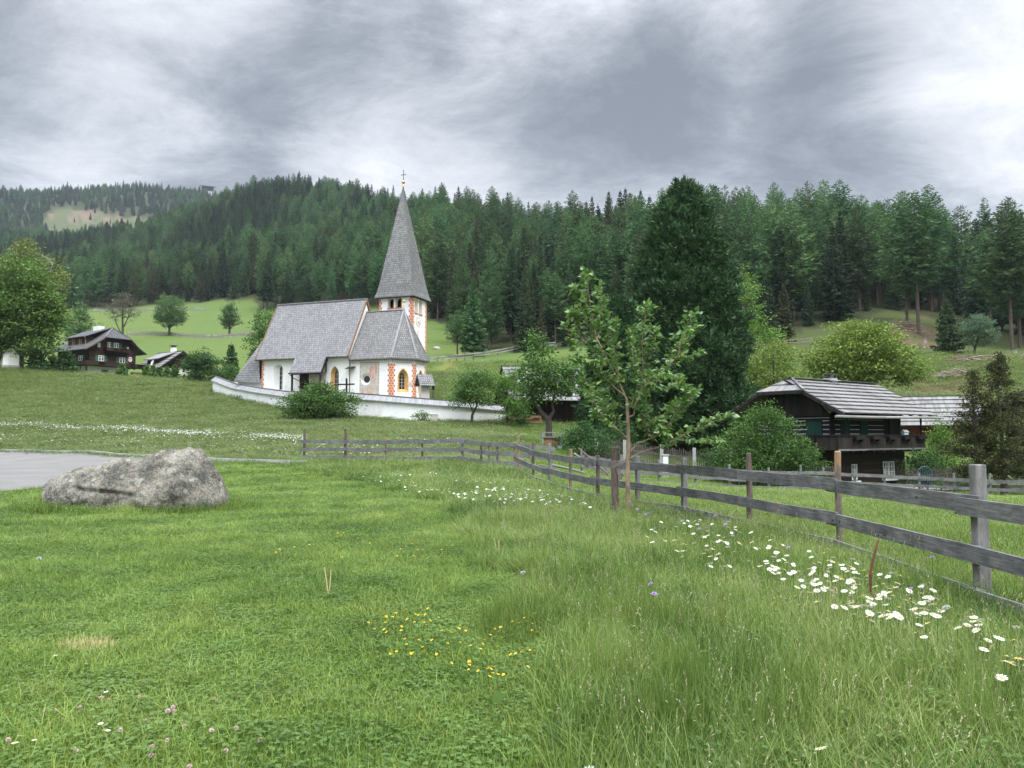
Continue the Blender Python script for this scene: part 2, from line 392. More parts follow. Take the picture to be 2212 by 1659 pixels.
# grasses
def grass(name, cols, transl=.35): return foliage(name, cols, transl, .5, .3, .18, .55, True)
M['lawn'] = grass('lawn_blades', [(.052, .112, .018), (.130, .220, .036), (.215, .308, .058), (.325, .395, .115)])
M['meadow'] = grass('meadow_blades', [(.042, .090, .018), (.115, .195, .036), (.195, .275, .062), (.300, .350, .135)])
M['field'] = grass('field_blades', [(.095, .160, .026), (.140, .222, .038), (.19, .265, .055)])
M['slope'] = grass('slope_blades', [(.090, .145, .038), (.145, .208, .058), (.205, .255, .092)])
M['seed'] = grass('seed_heads', [(.22, .22, .11), (.30, .28, .16), (.38, .34, .21)], .2)
M['clover'] = grass('clover_leaves', [(.06, .12, .024), (.09, .165, .034), (.13, .215, .055)], .3)
M['petal_white'] = foliage('white_petals', [(.58, .58, .54), (.70, .70, .66)], .25, .6, .2, 0)
M['petal_yellow'] = foliage('yellow_petals', [(.68, .40, .01), (.75, .52, .02)], .2, .4, .4, 0)
M['petal_purple'] = foliage('mauve_petals', [(.36, .22, .48), (.46, .32, .60)], .25, .6, .2, 0)
M['petal_pink'] = foliage('pink_petals', [(.55, .36, .38), (.68, .50, .52)], .25, .6, .2, 0)
M['fluff'] = foliage('seed_fluff', [(.55, .55, .52), (.68, .68, .65)], .4, .9, .1, 0)
M['stem'] = plain('green_stem', (.06, .12, .025), (.10, .17, .04), 8)
# ------------------------------------------------------------------ camera
cam = bpy.data.cameras.new('camera'); camo = bpy.data.objects.new('camera', cam); COL.objects.link(camo)
camo.location = (0, 0, EYE); camo.rotation_euler = (PI / 2 + PITCH, 0, 0)
cam.sensor_fit = 'HORIZONTAL'; cam.sensor_width = 36; cam.lens = 36 * FPX / 2212
cam.clip_start = .05; cam.clip_end = 20000
S.camera = camo

# ------------------------------------------------------------------ sky
W = bpy.data.worlds.new('World'); S.world = W; W.use_nodes = True
wt = W.node_tree; wt.nodes.clear()
class WN(NT):
    def __init__(s): s.t = wt
w = WN()
wo = w.n('OutputWorld'); bg = w.n('Background'); wt.links.new(bg.outputs[0], wo.inputs[0])
tc = w.n('TexCoord'); sx = w.n('SeparateXYZ'); wt.links.new(tc.outputs['Generated'], sx.inputs[0])
zz = w.math('MAXIMUM', sx.outputs[2], 0.0)
den = w.math('ADD', zz, .26)
cmb = w.n('CombineXYZ')
wt.links.new(w.math('DIVIDE', sx.outputs[0], den), cmb.inputs[0]); wt.links.new(w.math('DIVIDE', sx.outputs[1], den), cmb.inputs[1])
def cloud(scale, rot, stretch, off, detail=7, rough=.62, dist=.35):
    m = w.n('Mapping'); m.inputs['Rotation'].default_value = (0, 0, rot); m.inputs['Scale'].default_value = (stretch, 1, 1); m.inputs['Location'].default_value = off
    wt.links.new(cmb.outputs[0], m.inputs[0])
    n = w.n('TexNoise', Scale=scale, Detail=detail, Roughness=rough, Distortion=dist); wt.links.new(m.outputs[0], n.inputs['Vector'])
    return n.outputs[0]
def blob(u, v, width, amp):
    """a brighter or darker bank of cloud in one compass direction and height"""
    d = Vector(ray(u, v)).normalized()
    vm = w.n('VectorMath', operation='DOT_PRODUCT'); wt.links.new(tc.outputs['Generated'], vm.inputs[0]); vm.inputs[1].default_value = d
    mr = w.n('MapRange', interpolation_type='SMOOTHSTEP'); wt.links.new(vm.outputs['Value'], mr.inputs[0])
    mr.inputs[1].default_value = math.cos(R(width)); mr.inputs[2].default_value = 1.0; mr.inputs[3].default_value = 0; mr.inputs[4].default_value = amp
    return mr.outputs[0]
c1 = cloud(1.15, R(-28), .72, (1.7, .4, 0)); c2 = cloud(3.1, R(-24), .8, (.3, 2.1, 0), 10, .70, .35); c3 = cloud(.33, R(-30), .6, (4.2, 1.0, 0), 3)
dens = w.math('ADD', w.math('MULTIPLY', c1, .48), w.math('ADD', w.math('MULTIPLY', c2, .58), w.math('MULTIPLY', c3, .08)))
SKY_BLOBS = [(2190, 40, 12, .20), (1560, 140, 7, .07), (1180, 60, 8, .10), (900, 340, 10, .13), (360, 40, 9, .07), (2190, 330, 5, .06), (60, 250, 10, .05),
             (1100, 160, 9, -.07), (420, 270, 8, -.08), (60, 120, 9, -.07), (1330, 300, 9, -.07), (1900, 250, 10, -.07), (700, 180, 8, -.06), (1700, 330, 9, -.06), (250, 330, 8, .07), (1400, 230, 7, -.05)]
for b_ in SKY_BLOBS: dens = w.math('ADD', dens, blob(*b_))
cr = w.n('ValToRGB'); e_ = cr.color_ramp.elements
stops = [(.41, (.160, .174, .199)), (.49, (.232, .249, .280)), (.56, (.335, .355, .390)), (.64, (.50, .52, .56)), (.78, (.74, .75, .77))]
while len(e_) < len(stops): e_.new(.5)
for q, (p, c) in zip(e_, stops): q.position = p; q.color = (*c, 1)
wt.links.new(dens, cr.inputs[0])
# an overcast sky is brightest overhead
zen = w.n('MapRange', interpolation_type='SMOOTHSTEP'); wt.links.new(sx.outputs[2], zen.inputs[0])
zen.inputs[1].default_value = .45; zen.inputs[2].default_value = .95; zen.inputs[3].default_value = 1.0; zen.inputs[4].default_value = 9.5
back = w.n('MapRange', interpolation_type='SMOOTHSTEP'); wt.links.new(sx.outputs[1], back.inputs[0])
back.inputs[1].default_value = .3; back.inputs[2].default_value = -.6; back.inputs[3].default_value = 1.0; back.inputs[4].default_value = 1.7      # added fill: unseen sky behind the viewer brightened to light walls facing it
zb2 = w.math('MULTIPLY', zen.outputs[0], back.outputs[0])
cl = w.n('VectorMath', operation='SCALE'); wt.links.new(cr.outputs[0], cl.inputs[0]); wt.links.new(zb2, cl.inputs['Scale'])
sky = w.n('TexSky'); sky.sky_type = 'NISHITA'; sky.sun_disc = False
SUN_EL, SUN_AZ = R(54), R(130)            # azimuth from +Y towards +X
sky.sun_elevation = SUN_EL; sky.sun_rotation = SUN_AZ
ss = w.n('VectorMath', operation='SCALE'); wt.links.new(sky.outputs[0], ss.inputs[0]); ss.inputs['Scale'].default_value = .10
mixn = w.mix(.93, (0, 0, 0), (0, 0, 0)); mn = mixn.node
wt.links.new(ss.outputs[0], mn.inputs[1]); wt.links.new(cl.outputs[0], mn.inputs[2])
wt.links.new(mixn, bg.inputs[0]); bg.inputs[1].default_value = 1.0
sun = bpy.data.lights.new('sun', 'SUN'); sun.energy = 1.5; sun.angle = R(18); sun.color = (1, .96, .90)
so = bpy.data.objects.new('sun', sun); COL.objects.link(so)
sd = Vector((math.sin(SUN_AZ) * math.cos(SUN_EL), math.cos(SUN_AZ) * math.cos(SUN_EL), math.sin(SUN_EL)))
so.rotation_euler = (-sd).to_track_quat('-Z', 'Y').to_euler(); so.location = (40, 20, 120)
S.view_settings.view_transform = 'Standard'; S.view_settings.look = 'None'; S.view_settings.gamma = 1; S.view_settings.exposure = 0.50
S.cycles.max_bounces = 6; S.cycles.diffuse_bounces = 3; S.cycles.glossy_bounces = 2; S.cycles.transmission_bounces = 3; S.cycles.transparent_max_bounces = 6
S.cycles.volume_bounces = 0; S.cycles.use_denoising = True; S.cycles.denoiser = 'OPENIMAGEDENOISE'; S.cycles.denoising_prefilter = 'NONE'; S.cycles.denoising_input_passes = 'RGB_ALBEDO_NORMAL'

# ------------------------------------------------------------------ what covers the ground where
LB = [(0.5, -3), (0.65, 3.7), (.49, 4.7), (.33, 5.8), (.2, 7.4), (-.37, 11), (-1.05, 16.5), (-3.4, 23), (-5.1, 26), (-8.0, 31), (-10.2, 35.5), (-12, 40)]
def lawn_edge(y): return np.interp(y, [p[1] for p in LB], [p[0] for p in LB])
NEAR_POSTS = [(4.37, 4.2), (4.34, 7.2), (4.37, 10.4), (3.98, 13.0), (3.44, 15.5), (2.75, 17.0), (2.05, 18.5), (1.55, 20.5), (1.12, 23.0), (.70, 25.0), (.23, 27.0)]
def fence_x(y): return np.interp(y, [p[1] for p in NEAR_POSTS], [p[0] for p in NEAR_POSTS])
KERB = [plan(-700, 47), plan(-300, 45.5), plan(0, 45), plan(180, 42), plan(350, 38.5), plan(500, 36.2), plan(640, 34.5), plan(668, 34.2)]
def kerb_y(x): return np.interp(x, [p[0] for p in KERB], [p[1] for p in KERB])
ROAD = [plan(-700, 46.7), plan(-300, 45.2), plan(0, 44.6), plan(180, 41.6), plan(330, 38.2), plan(360, 34), plan(330, 30), plan(260, 26.5), plan(140, 23.6), plan(60, 22.2), plan(0, 21.4), plan(-300, 20.0), plan(-700, 20)]
def in_poly(x, y, P):
    c = np.zeros(np.shape(x), bool); n = len(P)
    for i in range(n):
        x0, y0 = P[i]; x1, y1 = P[(i + 1) % n]
        c ^= ((y0 > y) != (y1 > y)) & (x < (x1 - x0) * (y - y0) / (y1 - y0 + 1e-12) + x0)
    return c
def uD(x, y): return 1106 + FPX * np.asarray(x) / np.maximum(np.asarray(y), .1) * 1.0, np.asarray(y)
FEDGE = [(-900, 330), (0, 325), (250, 332), (330, 335), (540, 338), (560, 300), (640, 285), (800, 260), (920, 212), (955, 200), (1000, 170), (1060, 158), (1120, 150), (1250, 148), (1500, 140), (1665, 152), (1780, 158), (1880, 166), (1930, 178), (2000, 172), (2060, 165), (2130, 152), (2212, 144), (2500, 140), (3000, 140)]
def forest_edge(u): return np.interp(u, [p[0] for p in FEDGE], [p[1] for p in FEDGE])
def in_clearing(u, D):
    lo = np.interp(u, [70, 90, 150, 220, 300, 330], [1150, 1020, 985, 1010, 1080, 1120]); hi = np.interp(u, [70, 100, 180, 300, 330], [1150, 1215, 1225, 1180, 1130])
    return (u > 70) & (u < 330) & (D > lo) & (D < hi)
def zone(x, y):
    x = np.asarray(x, float); y = np.asarray(y, float)
    u, D = uD(x, y); z = np.zeros(x.shape, int)
    z[(x > lawn_edge(y)) & (y < 40)] = 1
    z[(x > fence_x(y)) & (y < 27)] = 2
    f2 = np.interp(x, [-30, plan(658, 36)[0], plan(747, 34.6)[0], plan(1000, 31)[0], plan(1115, 27)[0]], [46, 36, 34.6, 31, 27])
    z[(x < .3) & (y > np.minimum(np.where(x < plan(640, 34.5)[0], kerb_y(x), 99), np.where(x > plan(655, 36)[0], f2, 99)))] = 3
    z[(x >= .3) & (y >= 27)] = 2
    z[(x >= 1.5) & (y > 47)] = 4
    z[(y > 112) & (x < -12)] = 4; z[(y > 80) & (x > -9)] = 4
    z[(D > forest_edge(u)) & (y > 100)] = 5
    z[in_clearing(u, D)] = 6
    return z
ZC = np.array([(.070, .118, .026), (.060, .10, .025), (.095, .145, .032), (.10, .125, .036), (.078, .122, .034), (.035, .045, .02), (.070, .085, .045)])
ths = np.concatenate([np.linspace(-180, -44, 46)[:-1], np.arange(-44, 44.01, .28), np.linspace(44, 180, 46)[1:-1]])
rs = np.concatenate([[.9, 1.8], np.exp(np.linspace(math.log(2.7), math.log(2450), 310))])
TH, RR = np.meshgrid(np.radians(ths), rs, indexing='ij')
GX, GY = RR * np.sin(TH), RR * np.cos(TH); GZ = H(GX, GY)
nt_, nr_ = TH.shape
idx = np.arange(nt_ * nr_).reshape(nt_, nr_); nx = np.roll(idx, -1, 0)
quads = np.stack([idx[:, :-1], nx[:, :-1], nx[:, 1:], idx[:, 1:]], -1).reshape(-1, 4)[:, ::-1]
verts = np.stack([GX, GY, GZ], -1).reshape(-1, 3)
verts = np.concatenate([verts, [[0, 0, 0]]]); c0 = len(verts) - 1
tris = np.stack([np.full(nt_, c0), nx[:, 0], idx[:, 0]], -1)[:, ::-1]
t = NT('ground_cover')
at_ = t.n('Attribute'); at_.attribute_name = 'cover'
p_ = t.coord('Object'); f1 = t.noise(p_, .35, 6, .65); f2_ = t.noise(p_, 6, 5, .7); f3 = t.noise(p_, .05, 4)
col = t.mix(t.ramp(f1, [(.3, (0, 0, 0)), (.7, (.55, .55, .55))]), at_.outputs['Color'], t.mix(1.0, at_.outputs['Color'], (1.25, 1.12, .95), 'MULTIPLY'))
col = t.mix(t.ramp(f2_, [(.35, (.55, .55, .55)), (.6, (0, 0, 0))]), col, t.mix(1.0, col, (.62, .62, .6), 'MULTIPLY'))
col = t.mix(t.ramp(f3, [(.42, (0, 0, 0)), (.62, (.45, .45, .45))]), col, t.mix(1.0, col, (1.3, 1.05, .8), 'MULTIPLY'))
gm = t.bsdf(col, .95, .1, t.math('ADD', f1, f2_), .5, .08)
ground = np_mesh('ground', verts, quads, gm, tris=tris, smooth=True)
ca = ground.data.color_attributes.new('cover', 'FLOAT_COLOR', 'POINT')
zz_ = zone(verts[:, 0], verts[:, 1]); cc = np.ones((len(verts), 4), np.float32); cc[:, :3] = ZC[zz_]
# bare brown earth on the steep bank above the log house and along the wood's edge
uu, DD = uD(verts[:, 0], verts[:, 1])
nz = np.array([mnoise.noise((a * .09, b * .09, 0)) for a, b in verts[:, :2]])
bank = (zz_ == 4) & (uu > 1620) & (DD > 62); kk = np.clip((nz + .05) / .5, 0, 1)[:, None]; cc[bank, :3] = (np.array((.050, .072, .024)) * (1 - kk) + np.array((.082, .066, .040)) * kk)[bank]
band = (zz_ == 6) & (DD > 1165); cc[band & (nz > -.05), :3] = (.125, .105, .08)
ca.data.foreach_set('color', cc.ravel())
tag(ground, 'green valley floor of lawn, meadow and wooded hillsides', None, None, 'structure')

# ------------------------------------------------------------------ the asphalt turning place with its kerb
def densify(P, step):
    out = []
    for i in range(len(P) - 1):
        a, b = Vector(P[i]), Vector(P[i + 1]); n = max(1, int((b - a).length / step))
        out += [tuple(a.lerp(b, k / n)) for k in range(n)]
    return out + [tuple(P[-1])]
gx = np.arange(-62, -10, .6); gy = np.arange(18, 49, .6)
XX, YY = np.meshgrid(gx, gy, indexing='ij'); ins = in_poly(XX, YY, ROAD)
bm = bmesh.new(); vv = {}
def rv(i, j):
    if (i, j) not in vv: vv[i, j] = bm.verts.new((XX[i, j], YY[i, j], 0))
    return vv[i, j]
for i in range(len(gx) - 1):
    for j in range(len(gy) - 1):
        if ins[i, j] or ins[i + 1, j] or ins[i, j + 1] or ins[i + 1, j + 1]: bm.faces.new((rv(i, j), rv(i + 1, j), rv(i + 1, j + 1), rv(i, j + 1)))
bound = [v for v in bm.verts if v.is_boundary]
rp = densify(ROAD + [ROAD[0]], .3)
for v in bound:
    b_ = min(rp, key=lambda p: (p[0] - v.co.x) ** 2 + (p[1] - v.co.y) ** 2); v.co.x, v.co.y = b_
hz = H([v.co.x for v in bm.verts], [v.co.y for v in bm.verts])
for v, z in zip(bm.verts, hz): v.co.z = z + .05
me = bpy.data.meshes.new('road'); bm.to_mesh(me); bm.free()
t = NT('worn_asphalt'); c = t.coord('Object'); a = t.noise(c, .5, 6, .7); b = t.noise(c, 30, 4, .8); d = t.noise(t.coord('Object', (.3, 1, 1)), 1.4, 4)
col = t.ramp(t.math('ADD', t.math('MULTIPLY', a, .5), t.math('MULTIPLY', b, .5)), [(.3, (.105, .102, .096)), (.7, (.20, .194, .182))])
col = t.mix(t.ramp(d, [(.62, (0, 0, 0)), (.66, (.7, .7, .7))]), col, (.13, .13, .13))
me.materials.append(t.bsdf(col, .9, .2, b, .3, .01)); road = bpy.data.objects.new('road', me); COL.objects.link(road)
tag(road, 'pale worn asphalt turning place at the left', None, None, 'structure')
kb = MB(); kp = densify(KERB, .9); kz = H([p[0] for p in kp], [p[1] for p in kp])
for i in range(len(kp) - 1):
    a = Vector((*kp[i], kz[i] + .06)); b = Vector((*kp[i + 1], kz[i + 1] + .06)); g = (b - a).normalized() * .012
    kb.beam(a + g, b - g, .12, .24)
tag(kb.build('kerb', M['concrete']), 'low pale stone kerb between lawn and flower meadow', None, None, 'structure')
# ------------------------------------------------------------------ vegetation builders
def unit(v): return v / (np.linalg.norm(v, axis=-1, keepdims=True) + 1e-9)
def kites(P, Dr, L, Wd, fold=0.0, side=None, g=None):
    """kite-shaped leaves or sprays: base P, direction Dr, length L, width Wd -> verts (n,4,3)"""
    g = g if g is not None else nrg
    n = len(P); Dr = unit(Dr)
    s = side if side is not None else unit(np.cross(Dr, g.normal(size=(n, 3))))
    L = np.broadcast_to(np.asarray(L, float), (n,))[:, None]; Wd = np.broadcast_to(np.asarray(Wd, float), (n,))[:, None]
    up = unit(np.cross(s, Dr))
    mid = P + Dr * L * .42
    return np.stack([P, mid + s * Wd * .5 - up * fold * Wd, P + Dr * L, mid - s * Wd * .5 - up * fold * Wd], 1)
def quads_of(n, off=0): return np.arange(n * 4).reshape(n, 4) + off
def conifer(kind, h, rad, z0, seed, nw, nb):
    """verts of the crown sprays and an MB with the trunk"""
    g = np.random.default_rng(seed)
    P, Dr, L, Wd = [], [], [], []
    for i in range(nw):
        t = (i + g.uniform(-.3, .3)) / nw; t = min(max(t, 0), .995)
        z = z0 + (h - z0) * t
        if kind == 'larch': prof = min(1, .55 + 2.2 * t) * (1 - t ** 2.6) ** .8 + .05
        else: prof = (1 - t) ** .82 * min(1, .75 + 1.2 * t) + .02
        k = nb if t < .9 else max(3, nb - 2)
        az0 = g.uniform(0, 2 * PI)
        for j in range(k):
            if kind == 'larch' and g.random() < .15: continue
            az = az0 + 2 * PI * j / k + g.uniform(-.35, .35)
            ln = rad * prof * g.uniform(.62, 1.12)
            dp = (-.42 + .75 * t) if kind == 'spruce' else (-.22 + .55 * t + g.uniform(-.1, .1))
            out = np.array([math.cos(az), math.sin(az), 0]); sd = np.array([-math.sin(az), math.cos(az), 0])
            m = max(3, int(ln / (.36 if kind == 'spruce' else .34)))
            for q in range(m):
                f = (q + .4) / m
                if f < .12: continue
                zc = z + ln * (dp * f + .22 * f * f)
                b = out * ln * f + np.array([0, 0, zc])
                if kind == 'spruce':
                    for s in (-1, 1):
                        P.append(b); Dr.append(out * .75 + sd * s * g.uniform(.5, 1.0) + np.array([0, 0, -.30 + g.uniform(-.25, .2)])); L.append(ln * .30 * (1.25 - f * .6) + .22); Wd.append(.20 + .06 * ln)
                    P.append(b); Dr.append(out * .5 + sd * g.uniform(-.3, .3) + np.array([0, 0, -.9])); L.append(.35 + .12 * ln); Wd.append(.26)
                else:
                    for s in (-1, 1, 0):
                        P.append(b + g.normal(0, .06, 3)); Dr.append(out * .5 + sd * (s + g.uniform(-.4, .4)) + np.array([0, 0, g.uniform(-.55, .5)])); L.append(.22 * ln + .30); Wd.append(.16 + .03 * ln)
            P.append(out * ln * .8 + np.array([0, 0, z + ln * (dp * .8 + .15)])); Dr.append(out + np.array([0, 0, dp + .3])); L.append(ln * .25 + .2); Wd.append(.22)
    P.append(np.array([0, 0, h - .5])); Dr.append(np.array([0, 0, 1.])); L.append(1.0); Wd.append(.22)
    K = kites(np.array(P), np.array(Dr), np.array(L), np.array(Wd), .12, g=g)
    mb = MB(); mb.tube([(0, 0, -.8), (0, 0, h * .3), (0.05, 0, h * .7), (0, 0, h - .2)], [h * .0115, h * .0095, h * .005, .03], 6)
    return K.reshape(-1, 3), mb
def joined(name, K, mb, crown_mat, trunk_mat):
    """one mesh with trunk and crown, used only inside the far-off forest"""
    n = len(K) // 4; tv = np.array(mb.v); q4 = [f for f in mb.f if len(f) == 4]
    Q = np.concatenate([quads_of(n), np.array(q4) + n * 4])
    return np_mesh(name, np.concatenate([K, tv]), Q, [crown_mat, trunk_mat], link=False, mi=[0] * n + [1] * len(q4))
SP_H = [26, 24, 28, 22]; LA_H = [27, 25, 29, 24]
PROTO = {}
for i in range(4):
    K, mb = conifer('spruce', SP_H[i], 3.7 + .35 * (i % 3), SP_H[i] * [.06, .12, .2, .05][i], 100 + i, int(SP_H[i] * 1.55), 6)
    PROTO['spruce', i] = (K, mb)
    K, mb = conifer('larch', LA_H[i], 3.8 + .4 * (i % 3), LA_H[i] * [.12, .24, .16, .34][i], 200 + i, int(LA_H[i] * 1.9), 5)
    PROTO['larch', i] = (K, mb)

# ------------------------------------------------------------------ scattering (only for uncountable stuff)
def scatter(name, pts, rot, scl, ids, protos, label):
    """one object; instances of unlinked plant meshes on its own points"""
    c = bpy.data.collections.new(name + '_kinds')
    for k, o in enumerate(protos):
        o.name = '%s_kind_%03d' % (name, k); c.objects.link(o)
    me = bpy.data.meshes.new(name); pts = np.asarray(pts, np.float32)
    me.vertices.add(len(pts)); me.vertices.foreach_set('co', pts.ravel())
    for nm, ty, arr, key in (('rot', 'FLOAT_VECTOR', rot, 'vector'), ('scl', 'FLOAT_VECTOR', scl, 'vector'), ('pid', 'INT', ids, 'value')):
        a = me.attributes.new(nm, ty, 'POINT'); a.data.foreach_set(key, np.asarray(arr, np.int32 if ty == 'INT' else np.float32).ravel())
    o = bpy.data.objects.new(name, me); COL.objects.link(o)
    ng = bpy.data.node_groups.new(name, 'GeometryNodeTree')
    ng.interface.new_socket('Geometry', in_out='INPUT', socket_type='NodeSocketGeometry'); ng.interface.new_socket('Geometry', in_out='OUTPUT', socket_type='NodeSocketGeometry')
    N = ng.nodes.new; lk = ng.links.new
    gi = N('NodeGroupInput'); go = N('NodeGroupOutput'); ip = N('GeometryNodeInstanceOnPoints'); ci = N('GeometryNodeCollectionInfo')
    ci.inputs['Collection'].default_value = c; ci.inputs['Separate Children'].default_value = True; ci.inputs['Reset Children'].default_value = True
    def na(nm, ty):
        a = N('GeometryNodeInputNamedAttribute'); a.data_type = ty; a.inputs[0].default_value = nm
        return [s for s in a.outputs if s.enabled and s.name == 'Attribute'][0]
    lk(gi.outputs[0], ip.inputs['Points']); lk(ci.outputs[0], ip.inputs['Instance']); ip.inputs['Pick Instance'].default_value = True
    lk(na('pid', 'INT'), ip.inputs['Instance Index']); lk(na('scl', 'FLOAT_VECTOR'), ip.inputs['Scale'])
    er = N('FunctionNodeEulerToRotation'); lk(na('rot', 'FLOAT_VECTOR'), er.inputs[0]); lk(er.outputs[0], ip.inputs['Rotation'])
    lk(ip.outputs[0], go.inputs[0])
    md = o.modifiers.new('scatter', 'NODES'); md.node_group = ng
    return tag(o, label, None, None, 'stuff')

# ------------------------------------------------------------------ the wood on the hillsides
def sample_forest():
    g = np.random.default_rng(77)
    out = []
    # polar cells so that spacing can widen with distance
    r = 138.0
    while r < 1750:
        sp = 5.7 + max(0, r - 200) * .0042
        n = int(2 * R(45) * r / sp)
        th = np.linspace(-R(45), R(45), n) + g.uniform(-.45, .45, n) * sp / r
        rr = r + g.uniform(-.45, .45, n) * sp
        out.append(np.stack([rr * np.sin(th), rr * np.cos(th)], -1)); r += sp
    P = np.concatenate(out); u, D = uD(P[:, 0], P[:, 1])
    nzv = np.array([mnoise.noise((a * .02, b * .02, 3)) for a, b in P])
    ok = (D > forest_edge(u) + 8 * nzv + g.uniform(-4, 4, len(P))) & (~in_clearing(u + 8 * nzv, D + 40 * nzv))
    ok &= ~((u > 1890) & (u < 2080) & (D < 178))
    # openings: sparse edge on the right, a glade on the ridge
    ok &= ~((u > 2020) & (D < 220) & (g.random(len(P)) < .45)) & ~((u > 2060) & (D > 230) & (u < 2300))
    ok &= ~((u > 1170) & (u < 1205) & (D > 205) & (D < 300))
    return P[ok], u[ok], D[ok], g
FP, FU, FD, g = sample_forest()
FZ = H(FP[:, 0], FP[:, 1])
nz = np.array([mnoise.noise((a * .012 + 9, b * .012, 1)) for a, b in FP])
is_larch = (nz + g.uniform(-.35, .35, len(FP)) + np.where((FU > 1150), .12, 0) + np.where(FU < 500, -.15, 0)) > .0
brown = (~is_larch) & (g.random(len(FP)) < .33) & (FD < 420)
var = g.integers(0, 4, len(FP)); scl = g.uniform(.62, 1.10, len(FP)) * np.where(FD < 200, 1.0, 1.0)
scl *= np.where((FU > 950) & (FU < 1250) & (FD < 260), .82, 1.0) * np.where(FU < 900, .86, 1.0) * np.where(FD > 900, .88, 1.0)
front = (FD < forest_edge(FU) + 11) & (FU > 1100) & (g.random(len(FP)) < .75); is_larch[front & (g.random(len(FP)) < .6)] = False; var[front] = np.where(g.random(front.sum()) < .5, 0, 3); var[front & is_larch] = 0; scl[front] *= g.uniform(.45, .95, front.sum())
hgt = np.where(is_larch, np.array(LA_H)[var], np.array(SP_H)[var]) * scl
# which trees show largest: sweep from the nearest outwards over narrow screen columns
def pv(x, y, z):
    f = y * CP + (z - EYE) * SP; return 829.5 - FPX * (-y * SP + (z - EYE) * CP) / f
top = pv(FP[:, 0], FP[:, 1], FZ + hgt); base = pv(FP[:, 0], FP[:, 1], FZ)
order = np.argsort(np.hypot(FP[:, 0], FP[:, 1])); cols = np.full(600, 2000.0); seen = np.zeros(len(FP))
for i in order:
    c = int((FU[i] + 100) / 4)
    if not (0 <= c < 599) or FU[i] < -20 or FU[i] > 2232: continue
    hw = max(1, int(1.6 * FPX / FD[i] / 4)); sl = slice(max(0, c - hw), c + hw + 1)
    seen[i] = np.clip(np.minimum(base[i], cols[sl]) - top[i], 0, None).mean() * hw
    cols[sl] = np.minimum(cols[sl], top[i] + (base[i] - top[i]) * .25)
rank = np.argsort(-seen)
indiv = []; cnt = {'larch': 0, 'spruce': 0}
for i in rank:
    k = 'larch' if is_larch[i] else 'spruce'
    if seen[i] <= 0 or cnt[k] >= 270: continue
    cnt[k] += 1; indiv.append(i)
rest = np.ones(len(FP), bool); rest[indiv] = False
def place_words(u, D):
    side = ('above the far left chalet' if u < 330 else 'behind the two lone field trees' if u < 560 else 'behind the church roof' if u < 820 else 'behind the church spire' if u < 960 else 'above the hillside rail fence' if u < 1190
            else 'left of the big stone pine' if u < 1370 else 'behind the big stone pine' if u < 1640 else 'above the yellow-green broad tree' if u < 1900 else 'above the brush mound on the right' if u < 2080 else 'at the right edge of the wood')
    row = 'front' if D < forest_edge(u) + 14 else 'second' if D < forest_edge(u) + 45 else 'upper'
    return side, row
roots = {}
for i in indiv:
    k = 'larch' if is_larch[i] else 'spruce'; br = bool(brown[i]); v = int(var[i]); key = (k, v, br)
    side, row = place_words(FU[i], FD[i])
    look = ('feathery bright green larch' if k == 'larch' else 'brownish cone-laden spruce' if br else 'dark green pointed spruce')
    size = 'tall' if scl[i] > .92 else 'mid-sized' if scl[i] > .8 else 'smaller'
    lab = f'{size} {look} in the {row} rows {side}'
    grp = f'{size} {look}s, {row} rows, {side}'
    loc = (FP[i, 0], FP[i, 1], FZ[i] - .3)
    if key not in roots:
        o = thing(k + '_tree', lab, 'tree', loc, g.uniform(0, 6.28), grp)
        K, mb = PROTO[k, v]
        mb.build('trunk', M['conifer_bark'], o, uv=False)
        np_mesh('crown', K, quads_of(len(K) // 4), M['larch'] if k == 'larch' else M['spruce_brown'] if br else M['spruce'], o)
        roots[key] = o
    else:
        o = copy_tree(roots[key]); o.location = loc; o.rotation_euler = (0, 0, g.uniform(0, 6.28)); o['label'] = lab; o['group'] = grp
    s_ = float(scl[i]); w_ = s_ * g.uniform(.85, 1.15); o.scale = (w_, w_, s_)
protos = []
for k in ('larch', 'spruce', 'brown'):
    for v in range(4):
        K, mb = PROTO['spruce' if k == 'brown' else k, v]
        protos.append(joined('x', K, mb, M['spruce_brown'] if k == 'brown' else M[k], M['conifer_bark']))
ri = np.where(rest)[0]
pid = np.where(is_larch[ri], 0, np.where(brown[ri], 8, 4)) + var[ri]
rot = np.zeros((len(ri), 3)); rot[:, 2] = g.uniform(0, 6.28, len(ri))
w3 = scl[ri] * g.uniform(.85, 1.15, len(ri)) * np.where(FD[ri] > 600, 1.15, 1.0)
scatter('forest', np.stack([FP[ri, 0], FP[ri, 1], FZ[ri] - .3], -1), rot, np.stack([w3, w3, scl[ri]], -1), pid, protos, 'dense conifer forest covering the hills behind the nearer rows of trees')
print('forest', len(FP), 'individual', len(indiv), cnt)
